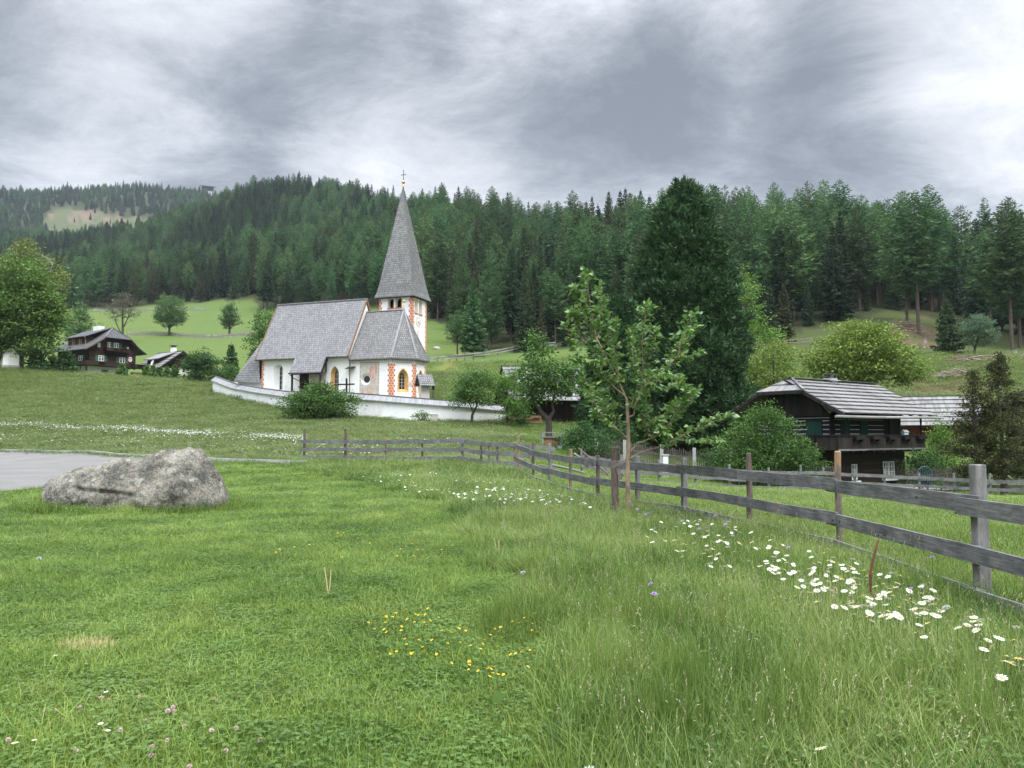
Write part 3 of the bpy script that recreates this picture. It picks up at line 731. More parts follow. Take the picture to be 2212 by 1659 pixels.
# ------------------------------------------------------------------ grass tufts
def blades(g, n, rad, h0, h1_, w, lean, curve, seg=3):
    """n curved blades in a patch: returns verts (n, 2*seg+1, 3) and faces"""
    a = g.uniform(0, 2 * PI, n); r = rad * np.sqrt(g.random(n)); B = np.stack([r * np.cos(a), r * np.sin(a), np.zeros(n)], -1)
    h = g.uniform(h0, h1_, n); az = g.uniform(0, 2 * PI, n); ln = g.uniform(*lean, n); cv = g.uniform(*curve, n)
    d = np.stack([np.cos(az), np.sin(az), np.zeros(n)], -1); s = np.stack([-np.sin(az), np.cos(az), np.zeros(n)], -1)
    tw = g.uniform(-.7, .7, n)[:, None]; s = unit(s + d * tw)
    out = []
    for k in range(seg + 1):
        f = k / seg
        p = B + d * (h * (ln * f + cv * f * f))[:, None] + np.array([0, 0, 1.]) * (h * (f - .35 * np.abs(cv) * f * f))[:, None]
        ww = (w * (1 - f ** 1.6) * .5 * (.7 + .6 * g.random(n)))[:, None]
        if k < seg: out += [p - s * ww, p + s * ww]
        else: out.append(p)
    V = np.stack(out, 1); m = 2 * seg + 1
    Q = np.concatenate([np.array([[2 * k, 2 * k + 1, 2 * k + 3, 2 * k + 2]]) for k in range(seg - 1)])
    T = np.array([[2 * seg - 2, 2 * seg - 1, 2 * seg]])
    off = (np.arange(n) * m)[:, None, None]
    return V.reshape(-1, 3), (Q[None] + off).reshape(-1, 4), (T[None] + off).reshape(-1, 3)
def merge(name, parts, mats):
    """parts: (verts, quads, tris, mat)"""
    V, Q, T, mq, mt, o = [], [], [], [], [], 0
    for v, q, t_, m in parts:
        V.append(v)
        if q is not None and len(q): Q.append(q + o); mq += [m] * len(q)
        if t_ is not None and len(t_): T.append(t_ + o); mt += [m] * len(t_)
        o += len(v)
    return np_mesh(name, np.concatenate(V), np.concatenate(Q) if Q else None, mats, link=False, tris=np.concatenate(T) if T else None, mi=mq + mt)
def leaf_discs(g, n, rad, z0, z1_, size):
    """round clover-like leaflets in threes"""
    P, Dr, Sd = [], [], []
    for i in range(n):
        a = g.uniform(0, 2 * PI); r = rad * math.sqrt(g.random()); c = np.array([r * math.cos(a), r * math.sin(a), g.uniform(z0, z1_)]); b = g.uniform(0, 2 * PI)
        for k in range(3):
            t = b + 2.1 * k; P.append(c); Dr.append([math.cos(t), math.sin(t), g.uniform(-.1, .35)]); Sd.append([-math.sin(t), math.cos(t), g.uniform(-.2, .2)])
    K = kites(np.array(P), np.array(Dr, float), size, size * 1.0, .1, unit(np.array(Sd)), g)
    return K.reshape(-1, 3), quads_of(len(P)), None
def seeds(g, n, rad, h0, h1_, curve=.25):
    """thin flowering stems with a feathery head"""
    V, q, t_ = blades(g, n, rad, h0, h1_, .0035, (-.1, .18), (0, curve), 4)
    tips = V.reshape(n, 9, 3); top = tips[:, 8]; d = unit(top - tips[:, 6])
    P, Dr = [], []
    for i in range(n):
        for k in range(9):
            f = k / 9; P.append(top[i] - d[i] * .11 * f); Dr.append(d[i] + g.normal(0, .45, 3))
    K = kites(np.array(P), np.array(Dr), .017, .005, 0, g=g)
    return (V, q, t_), (K.reshape(-1, 3), quads_of(len(P)), None)
g = np.random.default_rng(21)
LAWN, MEAD, FIELD, SLOPE = [], [], [], []
for i in range(7):
    tall = (1.0, 1.0, 1.25, .8, 1.5, 1.0, .9)[i]
    a = blades(g, 150, .19, .035 * tall, .10 * tall, .0048, (-.5, .5), (.1, .9), 3)
    parts = [(*a, 0)]
    if i in (1, 3, 5, 6): parts.append((*leaf_discs(g, (0, 14, 0, 34, 0, 22, 60)[i], .19, .025, .07, .016), 1))
    LAWN.append(merge('x', parts, [M['lawn'], M['clover']]))
for i in range(7):
    a = blades(g, 95, .2, .14, (.30, .36, .26, .42, .30, .34, .28)[i], .0058, (-.25, .3), (.1, .8), 4)
    b_ = blades(g, 50, .2, .05, .14, .006, (-.4, .4), (.2, .9), 3)
    st, sd_ = seeds(g, 1, .18, .30, .50)
    parts = [(*a, 0), (*b_, 0)] + ([(*st, 0), (*sd_, 1)] if i != 4 else [])
    if i in (0, 2, 5, 6): parts.append((*leaf_discs(g, 10, .19, .06, .18, .02), 2))
    if i in (1, 4): parts.append((*blades(g, 9, .16, .08, .20, .022, (-.6, .6), (.4, 1.1), 4), 2))
    MEAD.append(merge('x', parts, [M['meadow'], M['seed'], M['clover']]))
for i in range(5):
    a = blades(g, 120, .2, .06, (.14, .18, .12, .20, .15)[i], .0058, (-.35, .35), (.1, .8), 3)
    st, sd_ = seeds(g, 1, .18, .13, .2)
    FIELD.append(merge('x', [(*a, 0), (*st, 0), (*sd_, 1)], [M['field'], M['seed']]))
for i in range(5):
    a = blades(g, 80, .22, .12, .34, .007, (-.25, .3), (.1, .7), 3)
    st, sd_ = seeds(g, (3, 5, 2, 6, 4)[i], .22, .28, .48)
    SLOPE.append(merge('x', [(*a, 0), (*st, 0), (*sd_, 1)], [M['slope'], M['seed']]))
def cells(rmin, rmax, r0, per, half=46, growth=1.0):
    """points whose spacing grows with distance from the path; returns x, y, size factor"""
    out = []; r = rmin
    while r < rmax:
        k = max(1.0, r / r0) ** growth; sp = k / math.sqrt(per)
        n = int(2 * R(half) * r / sp) + 1
        th = np.linspace(-R(half), R(half), n) + g.uniform(-.5, .5, n) * sp / r; rr = r + g.uniform(-.5, .5, n) * sp
        out.append(np.stack([rr * np.sin(th), rr * np.cos(th), np.full(n, k)], -1)); r += sp
    return np.concatenate(out)
BOULDER_C = plan(294, 16.5)
C = np.concatenate([cells(2.3, 26, 11.0, 52, 72, .86), cells(26, 135, 11.0, 52, 48, .86)])
near_side = np.stack([g.uniform(-8, 8, 3600), g.uniform(-3, 1.6, 3600), np.ones(3600)], -1)
C = np.concatenate([C, near_side])
Z = zone(C[:, 0], C[:, 1])
wob = np.array([mnoise.noise((a * .8, b * .8, 5)) for a, b in C[:, :2]])
# ragged border between mown and unmown grass
near_b = (np.abs(C[:, 0] - lawn_edge(C[:, 1])) < .5) & (C[:, 1] < 36)
Z[near_b] = np.where(C[near_b, 0] + wob[near_b] * .7 > lawn_edge(C[near_b, 1]), np.where(C[near_b, 0] > fence_x(C[near_b, 1]), 2, 1), 0)
rim = in_poly(C[:, 0], C[:, 1], ROAD)
bx, by = (C[:, 0] - BOULDER_C[0]) / 2.05, (C[:, 1] - BOULDER_C[1]) / .95
inb = bx ** 2 + by ** 2 < .72
keep0 = ~rim & ~inb
GZ2 = H(C[:, 0], C[:, 1])
big = np.array([mnoise.noise((a * .45, b * .45, 2)) for a, b in C[:, :2]])
def lay(name, z, protos, hmul, label, lift=0.0):
    m = keep0 & (Z == z)
    if z == 3: m &= C[:, 1] < 118
    if z == 4: m &= g.random(len(C)) < .6
    X = C[m]; n = len(X); k = X[:, 2]
    hs = hmul * (1 + .35 * big[m]) * g.uniform(.8, 1.2, n) * np.maximum(1, k * .22)
    if z in (0,):
        ring = (bx[m] ** 2 + by[m] ** 2 < 1.45); hs = np.where(ring, hs * 3.0, hs)       # uncut ring round the boulder
    rot = np.stack([g.uniform(-.12, .12, n), g.uniform(-.12, .12, n), g.uniform(0, 6.28, n)], -1)
    scatter(name, np.stack([X[:, 0], X[:, 1], GZ2[m] - .01 + lift], -1), rot, np.stack([k * 1.15, k * 1.15, hs], -1), g.integers(0, len(protos), n), protos, label)
    return n
na_ = lay('lawn_grass', 0, LAWN, 1.0, 'short mown green grass in the foreground and round the boulder')
nb_ = lay('meadow_grass', 1, MEAD, 1.0, 'tall unmown meadow grass with seed heads along the near rail fence')
nc_ = lay('field_grass', 2, FIELD, 1.0, 'bright green field grass beyond the near rail fence')
nd_ = lay('slope_grass', 3, SLOPE, .62, 'brownish seeding meadow grass on the slope below the churchyard wall')
ne_ = lay('pasture_grass', 4, FIELD + SLOPE[:2], 1.0, 'short rough grass on the hillside pasture and the bank above the log house')
# extra tall clumps in the unmown strip
EX = [(1225, 6.2, .75, 1.2), (1275, 5.9, .8, 1.25), (1250, 6.6, .8, 1.2), (1330, 5.0, .45, 1.35), (1380, 4.6, .5, 1.4), (1300, 7.5, .6, 1.3), (1340, 6.4, .5, 1.4), (1200, 8.4, .5, 1.2), (1450, 6.0, .6, 1.2), (1100, 12.5, .6, 1.1), (1700, 5.0, .6, 1.25), (1560, 4.4, .5, 1.2), (1950, 4.6, .6, 1.2), (1480, 4.2, .5, 1.3)]
pts, sc_ = [], []
for u, D, rr, hh in EX:
    for _ in range(7):
        x, y = plan(u, D); a = g.uniform(0, 6.28); q = rr * math.sqrt(g.random()); x += q * math.cos(a); y += q * math.sin(a)
        pts.append((x, y, h1(x, y))); sc_.append((.75, .75, hh * g.uniform(.8, 1.1)))
rot = np.zeros((len(pts), 3)); rot[:, 2] = g.uniform(0, 6.28, len(pts)); rot[:, :2] = g.uniform(-.15, .15, (len(pts), 2))
TALL = [merge('x', [(*blades(g, 90, .17, .2, .38, .0045, (-.15, .15), (0, .5), 4), 0), (*seeds(g, 5, .15, .34, .46)[0], 0)], [M['meadow']]) for _ in range(3)]
scatter('tall_grass', pts, rot, sc_, g.integers(0, 3, len(pts)), TALL, 'taller bright grass clumps in the unmown strip')
print('tufts', na_, nb_, nc_, nd_)

# ------------------------------------------------------------------ flowers
def head_xy(u, v, h):
    """place a flower whose head, h above ground, was seen at (u, v)"""
    D = (EYE - h) * FPX / (v - 939); return plan(u, D)
def petals(g, n, r, w, cup, z):
    a = np.arange(n) * 2 * PI / n + g.uniform(-.08, .08, n)
    P = np.stack([np.cos(a) * r * .16, np.sin(a) * r * .16, np.full(n, z)], -1)
    Dr = np.stack([np.cos(a), np.sin(a), cup + g.uniform(-.15, .15, n)], -1); sd_ = np.stack([-np.sin(a), np.cos(a), np.zeros(n)], -1)
    K = kites(P, Dr, r, w, 0, sd_, g); K[:, 1] += unit(Dr) * r * .25; K[:, 3] += unit(Dr) * r * .25
    return K.reshape(-1, 3), quads_of(n)
def flower_tree(kind, h, seed, label, cat, group):
    g = np.random.default_rng(seed); o = thing(kind, label, cat, (0, 0, 0), 0, group)
    mb = MB(); bend = g.uniform(-.05, .05, 2); mb.tube([(0, 0, -.03), (bend[0] * .3, bend[1] * .3, h * .5), (bend[0], bend[1], h)], [.0028, .0024, .002], 5)
    mb.build('stem', M['stem'], o, uv=False)
    tilt = g.uniform(-.55, .55, 2)
    def put(name, V, Q, mat):
        V = np.array(V, float); z = V[:, 2] - h
        V[:, 0] += bend[0] + z * tilt[0]; V[:, 1] += bend[1] + z * tilt[1]; V[:, 2] += -V[:, 0] * tilt[0] - V[:, 1] * tilt[1] + (bend[0] * tilt[0] + bend[1] * tilt[1])
        np_mesh(name, V, Q, mat, o)
    if kind == 'daisy':
        V, Q = petals(g, 17, .0255, .0075, .05, h + .002); put('petals', V, Q, M['petal_white'])
        d = MB(); d.lathe((0, 0, h), [(.0085, 0), (.009, .004), (.006, .007), (.0005, .0085)], 9); put('disc', d.v, d.f, M['petal_yellow'])
    elif kind == 'buttercup':
        V, Q = petals(g, 5, .0125, .012, .75, h); put('petals', V, Q, M['petal_yellow'])
    elif kind == 'scabious':
        V = []; n = 0
        for k, (r_, c_) in enumerate(((.024, .1), (.017, .7), (.010, 1.6))):
            v, q = petals(g, 12, r_, .009, c_, h + .003 * k); V.append(v); n += 12
        put('petals', np.concatenate(V), quads_of(n), M['petal_purple'])
    elif kind == 'clover_flower':
        V = []
        for k, c_ in enumerate((-.3, .3, 1.0, 2.2)):
            v, q = petals(g, 11, .0125, .006, c_, h); V.append(v)
        put('petals', np.concatenate(V), quads_of(44), M['petal_pink'])
    elif kind == 'dandelion_clock':
        d = g.normal(size=(130, 3)); d = unit(d); P = np.tile([0, 0, h], (130, 1)) + d * .004
        K = kites(P, d, .026, .009, 0, g=g); put('seed_head', K.reshape(-1, 3), quads_of(130), M['fluff'])
    elif kind == 'lawn_daisy':
        V, Q = petals(g, 14, .012, .005, .3, h); put('petals', V, Q, M['petal_white'])
        d = MB(); d.lathe((0, 0, h), [(.004, 0), (.004, .003), (.0005, .004)], 7); put('disc', d.v, d.f, M['petal_yellow'])
    return o
fp = {}
def plant(kind, h, u, v, label, cat, group, sc_=1.0):
    hk = (kind, rng.randrange(4)); x, y = head_xy(u, v, h * sc_)
    if hk not in fp: fp[hk] = o = flower_tree(kind, h, 300 + hk[1] + len(fp) * 7, label, cat, group)
    else: o = copy_tree(fp[hk])
    o.location = (x, y, h1(x, y)); o.rotation_euler = (0, 0, rng.uniform(0, 6.28)); s = sc_ * rng.uniform(.82, 1.08); o.scale = (s, s, sc_ * rng.uniform(.78, 1.05)); o['label'] = label; o['group'] = group
    return o
def spray(kind, h, n, poly, label, cat, group, sc_=1.0):
    k = 0; us = [p[0] for p in poly]; vs = [p[1] for p in poly]; tries = 0
    while k < n and tries < 40000:
        tries += 1
        u = rng.uniform(min(us), max(us)); v = rng.uniform(min(vs), max(vs))
        if not in_poly(np.array([u]), np.array([v]), poly)[0]: continue
        if mnoise.noise((u * .012, v * .03, 7)) + rng.uniform(-.5, .5) < -.08: continue
        plant(kind, h, u, v, label, cat, group, sc_); k += 1
spray('daisy', .36, 84, [(1380, 1155), (1430, 1110), (1610, 1130), (1740, 1185), (1660, 1235), (1480, 1200)], 'white oxeye daisy in the patch left of the stripped fence post', 'flower', 'oxeye daisies left of the stripped post')
spray('daisy', .36, 170, [(1630, 1215), (1740, 1165), (1900, 1205), (2040, 1290), (1990, 1355), (1800, 1310)], 'white oxeye daisy in the dense patch round the brown twig', 'flower', 'oxeye daisies round the brown twig')
spray('daisy', .36, 26, [(1990, 1280), (2212, 1350), (2212, 1430), (2040, 1370)], 'white oxeye daisy below the foot of the grey squared post', 'flower', 'oxeye daisies below the squared post')
for u, v in [(2150, 1424), (2168, 1432), (2140, 1448), (2090, 1402), (1742, 1602), (2186, 1440)]:
    plant('daisy', .32, u, v, 'single large white daisy low in the right foreground grass', 'flower', 'lone foreground daisies', 1.05)
spray('buttercup', .11, 46, [(1000, 1330), (1090, 1305), (1175, 1345), (1160, 1430), (1040, 1450), (960, 1390)], 'yellow buttercup in the dense cluster at the edge of the lawn', 'flower', 'buttercups clustered at the lawn edge')
spray('buttercup', .11, 44, [(780, 1330), (860, 1280), (1000, 1330), (980, 1420), (800, 1400)], 'yellow buttercup scattered in the middle of the lawn', 'flower', 'buttercups in the middle of the lawn')
spray('buttercup', .10, 36, [(560, 1172), (800, 1140), (1040, 1180), (880, 1215), (600, 1205)], 'tiny yellow buttercup in the far part of the lawn', 'flower', 'buttercups in the far lawn')
spray('buttercup', .30, 10, [(1530, 1210), (1640, 1190), (1760, 1230), (1640, 1250)], 'orange yellow flower among the white daisies', 'flower', 'yellow flowers among the daisies', 1.5)
spray('scabious', .46, 20, [(1300, 1075), (1480, 1075), (1600, 1130), (1480, 1150), (1320, 1110)], 'mauve scabious flower in the meadow below the young tree', 'flower', 'mauve flowers below the young tree')
for u, v in [(1404, 1252), (1412, 1288), (1982, 1262), (1960, 1265), (2005, 1208), (1700, 1180), (1565, 1125)]:
    plant('scabious', .42, u, v, 'mauve scabious flower alone in the right meadow', 'flower', 'single mauve flowers in the right meadow')
spray('clover_flower', .075, 24, [(150, 1480), (420, 1460), (700, 1540), (480, 1640), (200, 1650), (10, 1600), (10, 1500)], 'pale pink clover head in the left foreground lawn', 'flower', 'pink clover in the left lawn')
for u, v in [(235, 1545), (270, 1538), (258, 1560), (87, 1572), (60, 1580), (100, 1578), (245, 1480), (200, 1415), (135, 1402), (30, 1620)]:
    plant('lawn_daisy', .07, u, v, 'tiny white lawn daisy in the bottom left grass', 'flower', 'tiny white daisies in the bottom left grass', 1.25)
for u, v, l in [(105, 1192, 'round white dandelion clock in the lawn in front of the boulder'), (1137, 1228, 'round white dandelion clock in long grass at the middle of the picture'), (2042, 1296, 'large round dandelion clock beside the foot of the squared post'), (1305, 1640, 'dandelion clock at the very bottom of the meadow')]:
    plant('dandelion_clock', .26, u, v, l, 'flower', 'dandelion clocks')
# far daisies that read as one white band
def far_daisies(name, n, area, label, s=(.9, 1.6)):
    pr = []
    for i in range(3):
        gg = np.random.default_rng(900 + i); V, Q = petals(gg, 10, .028, .016, .05, .27); pr.append(merge('x', [(V, Q, None, 0)], [M['petal_white']]))
    P = []
    while len(P) < n:
        x, y = area(); 
        if mnoise.noise((x * .25, y * .6, 4)) + g.uniform(-.6, .5) > -.1: P.append((x, y))
    P = np.array(P); z = H(P[:, 0], P[:, 1]); k = g.uniform(*s, n)
    rot = np.stack([g.uniform(-.4, .4, n) + .25, g.uniform(-.3, .3, n), g.uniform(0, 6.28, n)], -1)
    scatter(name, np.stack([P[:, 0], P[:, 1], z + .05], -1), rot, np.stack([k, k, g.uniform(.9, 1.2, n)], -1), g.integers(0, 3, n), pr, label)
def band_area():
    u = g.uniform(-150, 660); c = np.interp(u, [-150, 0, 300, 640], [58, 57.5, 54, 46.5]); return plan(u, c + g.normal(0, 1.1))
def loose_area():
    u = g.uniform(0, 680); c = np.interp(u, [0, 300, 640], [51, 47, 41]); return plan(u, c + g.normal(0, 2.5))
def fence_area(): return plan(g.uniform(660, 1000), g.uniform(36, 44))
def slope_area(): return plan(g.uniform(300, 1020), g.uniform(60, 68))
far_daisies('daisy_band', 2500, band_area, 'dense white band of daisies across the slope behind the boulder')
far_daisies('scattered_daisies', 260, loose_area, 'scattered daisies between the kerb and the white band')
far_daisies('fence_daisies', 330, fence_area, 'daisies in the grass behind the far rail fence')
def mid_area():
    while True:
        u, v = g.uniform(780, 1300), g.uniform(1020, 1095)
        if in_poly(np.array([u]), np.array([v]), [(780, 1030), (900, 1020), (1130, 1050), (1300, 1092), (1120, 1087), (900, 1062)])[0]: return head_xy(u, v, .3)
far_daisies('meadow_daisies', 170, mid_area, 'small white daisies in the unmown grass below the far rail fence', (.9, 1.2))
far_daisies('upper_daisies', 130, slope_area, 'few daisies high on the slope below the churchyard wall')
# twig, dry stalks, dead grass, dock leaf
o = thing('twig', 'upright reddish brown twig among the daisies by the near fence', 'twig', (0, 0, 0)); x, y = plan(1877, 6.9); z0 = h1(x, y); o.location = (x, y, z0)
mb = MB(); mb.tube([(0, 0, -.05), (.01, 0, .12), (-.02, .01, .22), (-.025, 0, .36), (0, 0, .48), (.03, 0, .58), (.06, .01, .66)], [.014, .013, .012, .012, .011, .010, .008], 7); mb.build('stem', plain('red_twig', (.09, .035, .025), (.17, .07, .05), 20), o, uv=False)
mb = MB(); mb.tube([(-.02, .01, .20), (.03, .02, .13), (.06, .02, .10)], [.006, .005, .003], 5); mb.build('side_shoot', M['dead_wood'], o, uv=False)
for (u, v, ang, hh, l) in [(715, 1287, .12, .30, 'pair of dry tan stalks standing in the lawn right of the boulder'), (1075, 1205, .0, .28, 'short dry brown stalk at the lawn edge')]:
    x, y = plan(u, EYE * FPX / (v - 939)); mb = MB(); z = h1(x, y)
    mb.tube([(0, 0, 0), (-.02, 0, hh * .5), (-.045, 0, hh)], [.006, .006, .005], 6); mb.tube([(.0, 0, 0), (.015, 0, hh * .5), (.02, 0, hh * .9)], [.006, .006, .005], 6)
    o = mb.build('dry_stalk', M['straw'], uv=False); o.location = (x, y, z); tag(o, l, 'dry stalk')
x, y = plan(205, EYE * FPX / (1398 - 939)); parts = blades(g, 420, .5, .02, .10, .006, (-1.2, 1.2), (.2, 1.2), 3)
V = parts[0].copy(); V[:, 0] *= .42; V[:, 1] *= .26
o = np_mesh('dead_grass', V, parts[1], M['straw'], tris=parts[2]); o.location = (x, y, h1(x, y) + .045); tag(o, 'patch of dead straw-coloured grass in the left foreground lawn', None, None, 'stuff')
x, y = plan(1060, EYE * FPX / (1528 - 939)); K = kites(np.zeros((3, 3)) + [0, 0, .06], np.array([[.9, .3, .25], [-.6, .2, .3], [.2, -.8, .3]]), np.array([.11, .08, .07]), np.array([.07, .05, .045]), .12, g=g)
o = np_mesh('dock_leaf', K.reshape(-1, 3), quads_of(3), M['clover']); o.location = (x, y, h1(x, y) + .02); tag(o, 'broad pale dock leaves lying in the lawn near the bottom middle', 'plant')
# ------------------------------------------------------------------ the church (local frame: x east along the nave, y north, z absolute minus ZB)
ZB = 4.4
CH = thing('church', 'white village church with grey shingled nave and tall pointed spire behind the churchyard wall', 'church', (-17.41, 82.0, ZB), R(-20))
def arch(x0, x1, z0, zt, pointed=False, n=8):
    w = (x1 - x0) / 2; xm = (x0 + x1) / 2; P = [(x0, z0), (x1, z0)]
    if pointed:
        zs = zt - w * 1.75
        for k in range(n + 1): a = k / n * 1.05; P.append((x1 - 2.0 * w * (1 - math.cos(a)) , zs + (zt - zs) * math.sin(a) / math.sin(1.05)))
        P[-1] = (xm, zt); L = [(2 * xm - q[0], q[1]) for q in P[2:-1]]; P += L[::-1]
    else:
        zs = zt - w
        for k in range(n * 2 + 1): a = PI * k / (2 * n); P.append((xm + w * math.cos(a), zs + w * math.sin(a)))
    return P
def circle(cx, cz, r, n=20): return [(cx + r * math.cos(2 * PI * k / n), cz + r * math.sin(2 * PI * k / n)) for k in range(n)]
def shrink(P, sx, sz, dx=0, dz=0):
    cx = sum(p[0] for p in P) / len(P); zc = (min(p[1] for p in P) + max(p[1] for p in P)) / 2
    return [(cx + (p[0] - cx) * sx + dx, zc + (p[1] - zc) * sz + dz) for p in P]
def face_fn(o, d, inward):
    """wall plane: s along d from o, z up, t into the wall"""
    def fn(s, z, t=0.0): return (o[0] + d[0] * s + inward[0] * t, o[1] + d[1] * s + inward[1] * t, z - ZB)
    return fn
def church_window(fn, out, inn, depth, splay, bars=True, rim=None):
    mb = MB()
    A = [fn(*p, 0.0) for p in out]; B = [fn(*p, depth) for p in inn]; mb.strip(A, B, 0)
    mb.poly(inn, [], lambda s, z: fn(s, z, depth - .005), 1)
    if bars:
        z0 = min(p[1] for p in inn); z1_ = max(p[1] for p in inn); x0 = min(p[0] for p in inn); x1 = max(p[0] for p in inn)
        for k in range(1, 5):
            z = z0 + (z1_ - z0) * k / 5; mb.hexa([fn(x0, z - .015, depth - .03), fn(x1, z - .015, depth - .03), fn(x1, z - .015, depth - .01), fn(x0, z - .015, depth - .01), fn(x0, z + .015, depth - .03), fn(x1, z + .015, depth - .03), fn(x1, z + .015, depth - .01), fn(x0, z + .015, depth - .01)], 2)
        xm = (x0 + x1) / 2; mb.hexa([fn(xm - .02, z0, depth - .04), fn(xm + .02, z0, depth - .04), fn(xm + .02, z0, depth - .008), fn(xm - .02, z0, depth - .008), fn(xm - .02, z1_ - .1, depth - .04), fn(xm + .02, z1_ - .1, depth - .04), fn(xm + .02, z1_ - .1, depth - .008), fn(xm - .02, z1_ - .1, depth - .008)], 2)
    if rim:
        O2 = shrink(out, 1 + rim, 1 + rim * .55); mb.strip([fn(*p, -.004) for p in out], [fn(*p, -.004) for p in O2], 3)
    return mb.build('window', [splay, M['glass'], M['stone_trim'], M['ochre']], CH)
NW = 6.6
# nave walls
south = face_fn((-11.3, 0.0), (1, 0), (0, 1))
w1o = arch(1.6, 2.82, 6.5, 9.4); w1i = arch(2.1, 2.75, 6.6, 9.2)
w2o = arch(9.0, 10.02, 6.0, 8.98, True); w2i = arch(9.25, 9.77, 6.15, 8.6, True)
mb = MB(); Z1 = 10.15
mb.poly([(0, ZB - .5), (11.3, ZB - .5), (11.3, Z1), (0, Z1)], [w1o, w2o], lambda s, z: south(s, z))
mb.face([(0, 0, -.5), (0, NW, -.5), (0, NW, Z1 - ZB), (0, NW / 2, 16.35 - ZB), (0, 0, Z1 - ZB)])
mb.face([(-11.3, NW, -.5), (-11.3, 0, -.5), (-11.3, 0, Z1 - ZB), (-11.3, NW / 2, 16.35 - ZB), (-11.3, NW, Z1 - ZB)])
mb.face([(0, NW, -.5), (-11.3, NW, -.5), (-11.3, NW, Z1 - ZB), (0, NW, Z1 - ZB)])
mb.build('nave_wall', M['render'], CH)
church_window(south, w1o, w1i, .45, M['render'])
church_window(south, w2o, w2i, .5, M['ochre'])
def slope_slab(mb, a, b, c, d, t, m=0): mb.slab([a, b, c, d], t, m)
def zl(z): return z - ZB
mb = MB(); k = (16.7 - 9.98) / (3.3 + .5)
YE = -.5
def ys(z): return YE + (z - 9.98) / k
mb.slab([(-11.75, YE, zl(9.98)), (0.1, YE, zl(9.98)), (0.1, 3.3, zl(16.7)), (-11.75, 3.3, zl(16.7))], (0, .09, -.06))
mb.slab([(0.1, NW + .5, zl(9.98)), (-11.75, NW + .5, zl(9.98)), (-11.75, 3.3, zl(16.7)), (0.1, 3.3, zl(16.7))], (0, -.09, -.06))
zp = 8.25
mb.slab([(-6.55, ys(zp), zl(zp) + .02), (-2.6, ys(zp), zl(zp) + .02), (-2.6, YE + .1, zl(9.98 + .1 * k) + .02), (-6.55, YE + .1, zl(9.98 + .1 * k) + .02)], (0, .09, -.06))
nr = mb.build('nave_roof', M['nave_shingle'], CH)
mb = MB(); mb.beam((-11.8, 3.3, zl(16.74)), (.15, 3.3, zl(16.74)), .22, .1)
mb.build('ridge_board', M['coping'], nr)
M['warm_timber'] = plain('warm_timber', (.16, .09, .05), (.30, .18, .11), 6)
for s_, y0 in ((1, YE), (-1, NW + .5)):
    for x_ in (.13, -11.78): mb = MB(); mb.beam((x_, y0 - .02 * s_, zl(9.9)), (x_, 3.3, zl(16.62)), .05, .22); mb.build('barge_board', M['warm_timber'], nr)
mb = MB(); mb.tube([(-11.8, YE - .06, zl(9.92)), (-6.6, YE - .06, zl(9.9))], .07, 8); mb.tube([(-2.55, YE - .06, zl(9.92)), (.1, YE - .06, zl(9.9))], .07, 8); mb.tube([(-6.6, ys(zp) - .07, zl(zp) - .06), (-2.6, ys(zp) - .07, zl(zp) - .06)], .07, 8)
mb.tube([(-6.5, ys(zp) - .07, zl(zp) - .1), (-6.3, ys(zp) + .3, zl(zp) - .5), (-5.95, -.2, zl(zp) - .9), (-5.9, -.15, .2)], .05, 7); mb.tube([(.1, YE - .06, zl(9.9)), (.18, -.2, zl(9.4)), (.18, -.14, .1)], .05, 7)
mb.build('gutter', M['copper_pipe'], CH)
# porch under the lowered roof
mb = MB()
for x in (-6.3, -2.75): mb.span(x - .08, x + .08, ys(zp) + .12, ys(zp) + .28, 0, zl(zp) - .06)
mb.span(-6.4, -2.65, ys(zp) + .1, ys(zp) + .26, zl(zp) - .2, zl(zp) - .05); mb.beam((-2.72, ys(zp) + .2, zl(zp) - .1), (-2.72, -.02, zl(9.75)), .1, .14)
mb.beam((-2.7, -.3, zl(8.3)), (-2.7, -.3, zl(9.3)), .1, .1)
mb.build('porch_frame', M['dark_board'], CH)
mb = MB(); mb.span(-6.1, -5.15, -.05, -.005, 0, zl(8.1)); mb.span(-6.2, -6.1, -.09, -.004, 0, zl(8.2)); mb.span(-5.15, -5.05, -.09, -.004, 0, zl(8.2)); mb.span(-6.2, -5.05, -.09, -.004, zl(8.1), zl(8.2)); mb.build('door', M['dark_board'], CH)
def patch(mb, fn, P, m, t=-.006): mb.poly(P, [], lambda s, z: fn(s, z, t), m)
def blobp(cx, cz, rx, rz, seed, n=13):
    g_ = random.Random(seed); return [(cx + rx * math.cos(2 * PI * k / n) * g_.uniform(.72, 1.12), cz + rz * math.sin(2 * PI * k / n) * g_.uniform(.75, 1.1)) for k in range(n)]
mb = MB()
patch(mb, south, [(6.3, 6.2), (8.4, 6.2), (8.4, 8.4), (6.3, 8.4)], 0); patch(mb, south, [(6.3, 7.45), (8.4, 7.45), (8.4, 7.53), (6.3, 7.53)], 1, -.010)
for x in (7.0, 7.7): patch(mb, south, [(x, 6.2), (x + .05, 6.2), (x + .05, 7.45), (x, 7.45)], 1, -.010)
for q in range(9): patch(mb, south, blobp(6.6 + .24 * q % 1.9, 6.8 + (q % 3) * .55, .16, .3, q), 2 if q % 2 else 3, -.009)
mb.build('wall_painting', [M['fresco_ground'], M['fresco_red'], M['fresco_dark'], M['fresco_ochre']], CH)
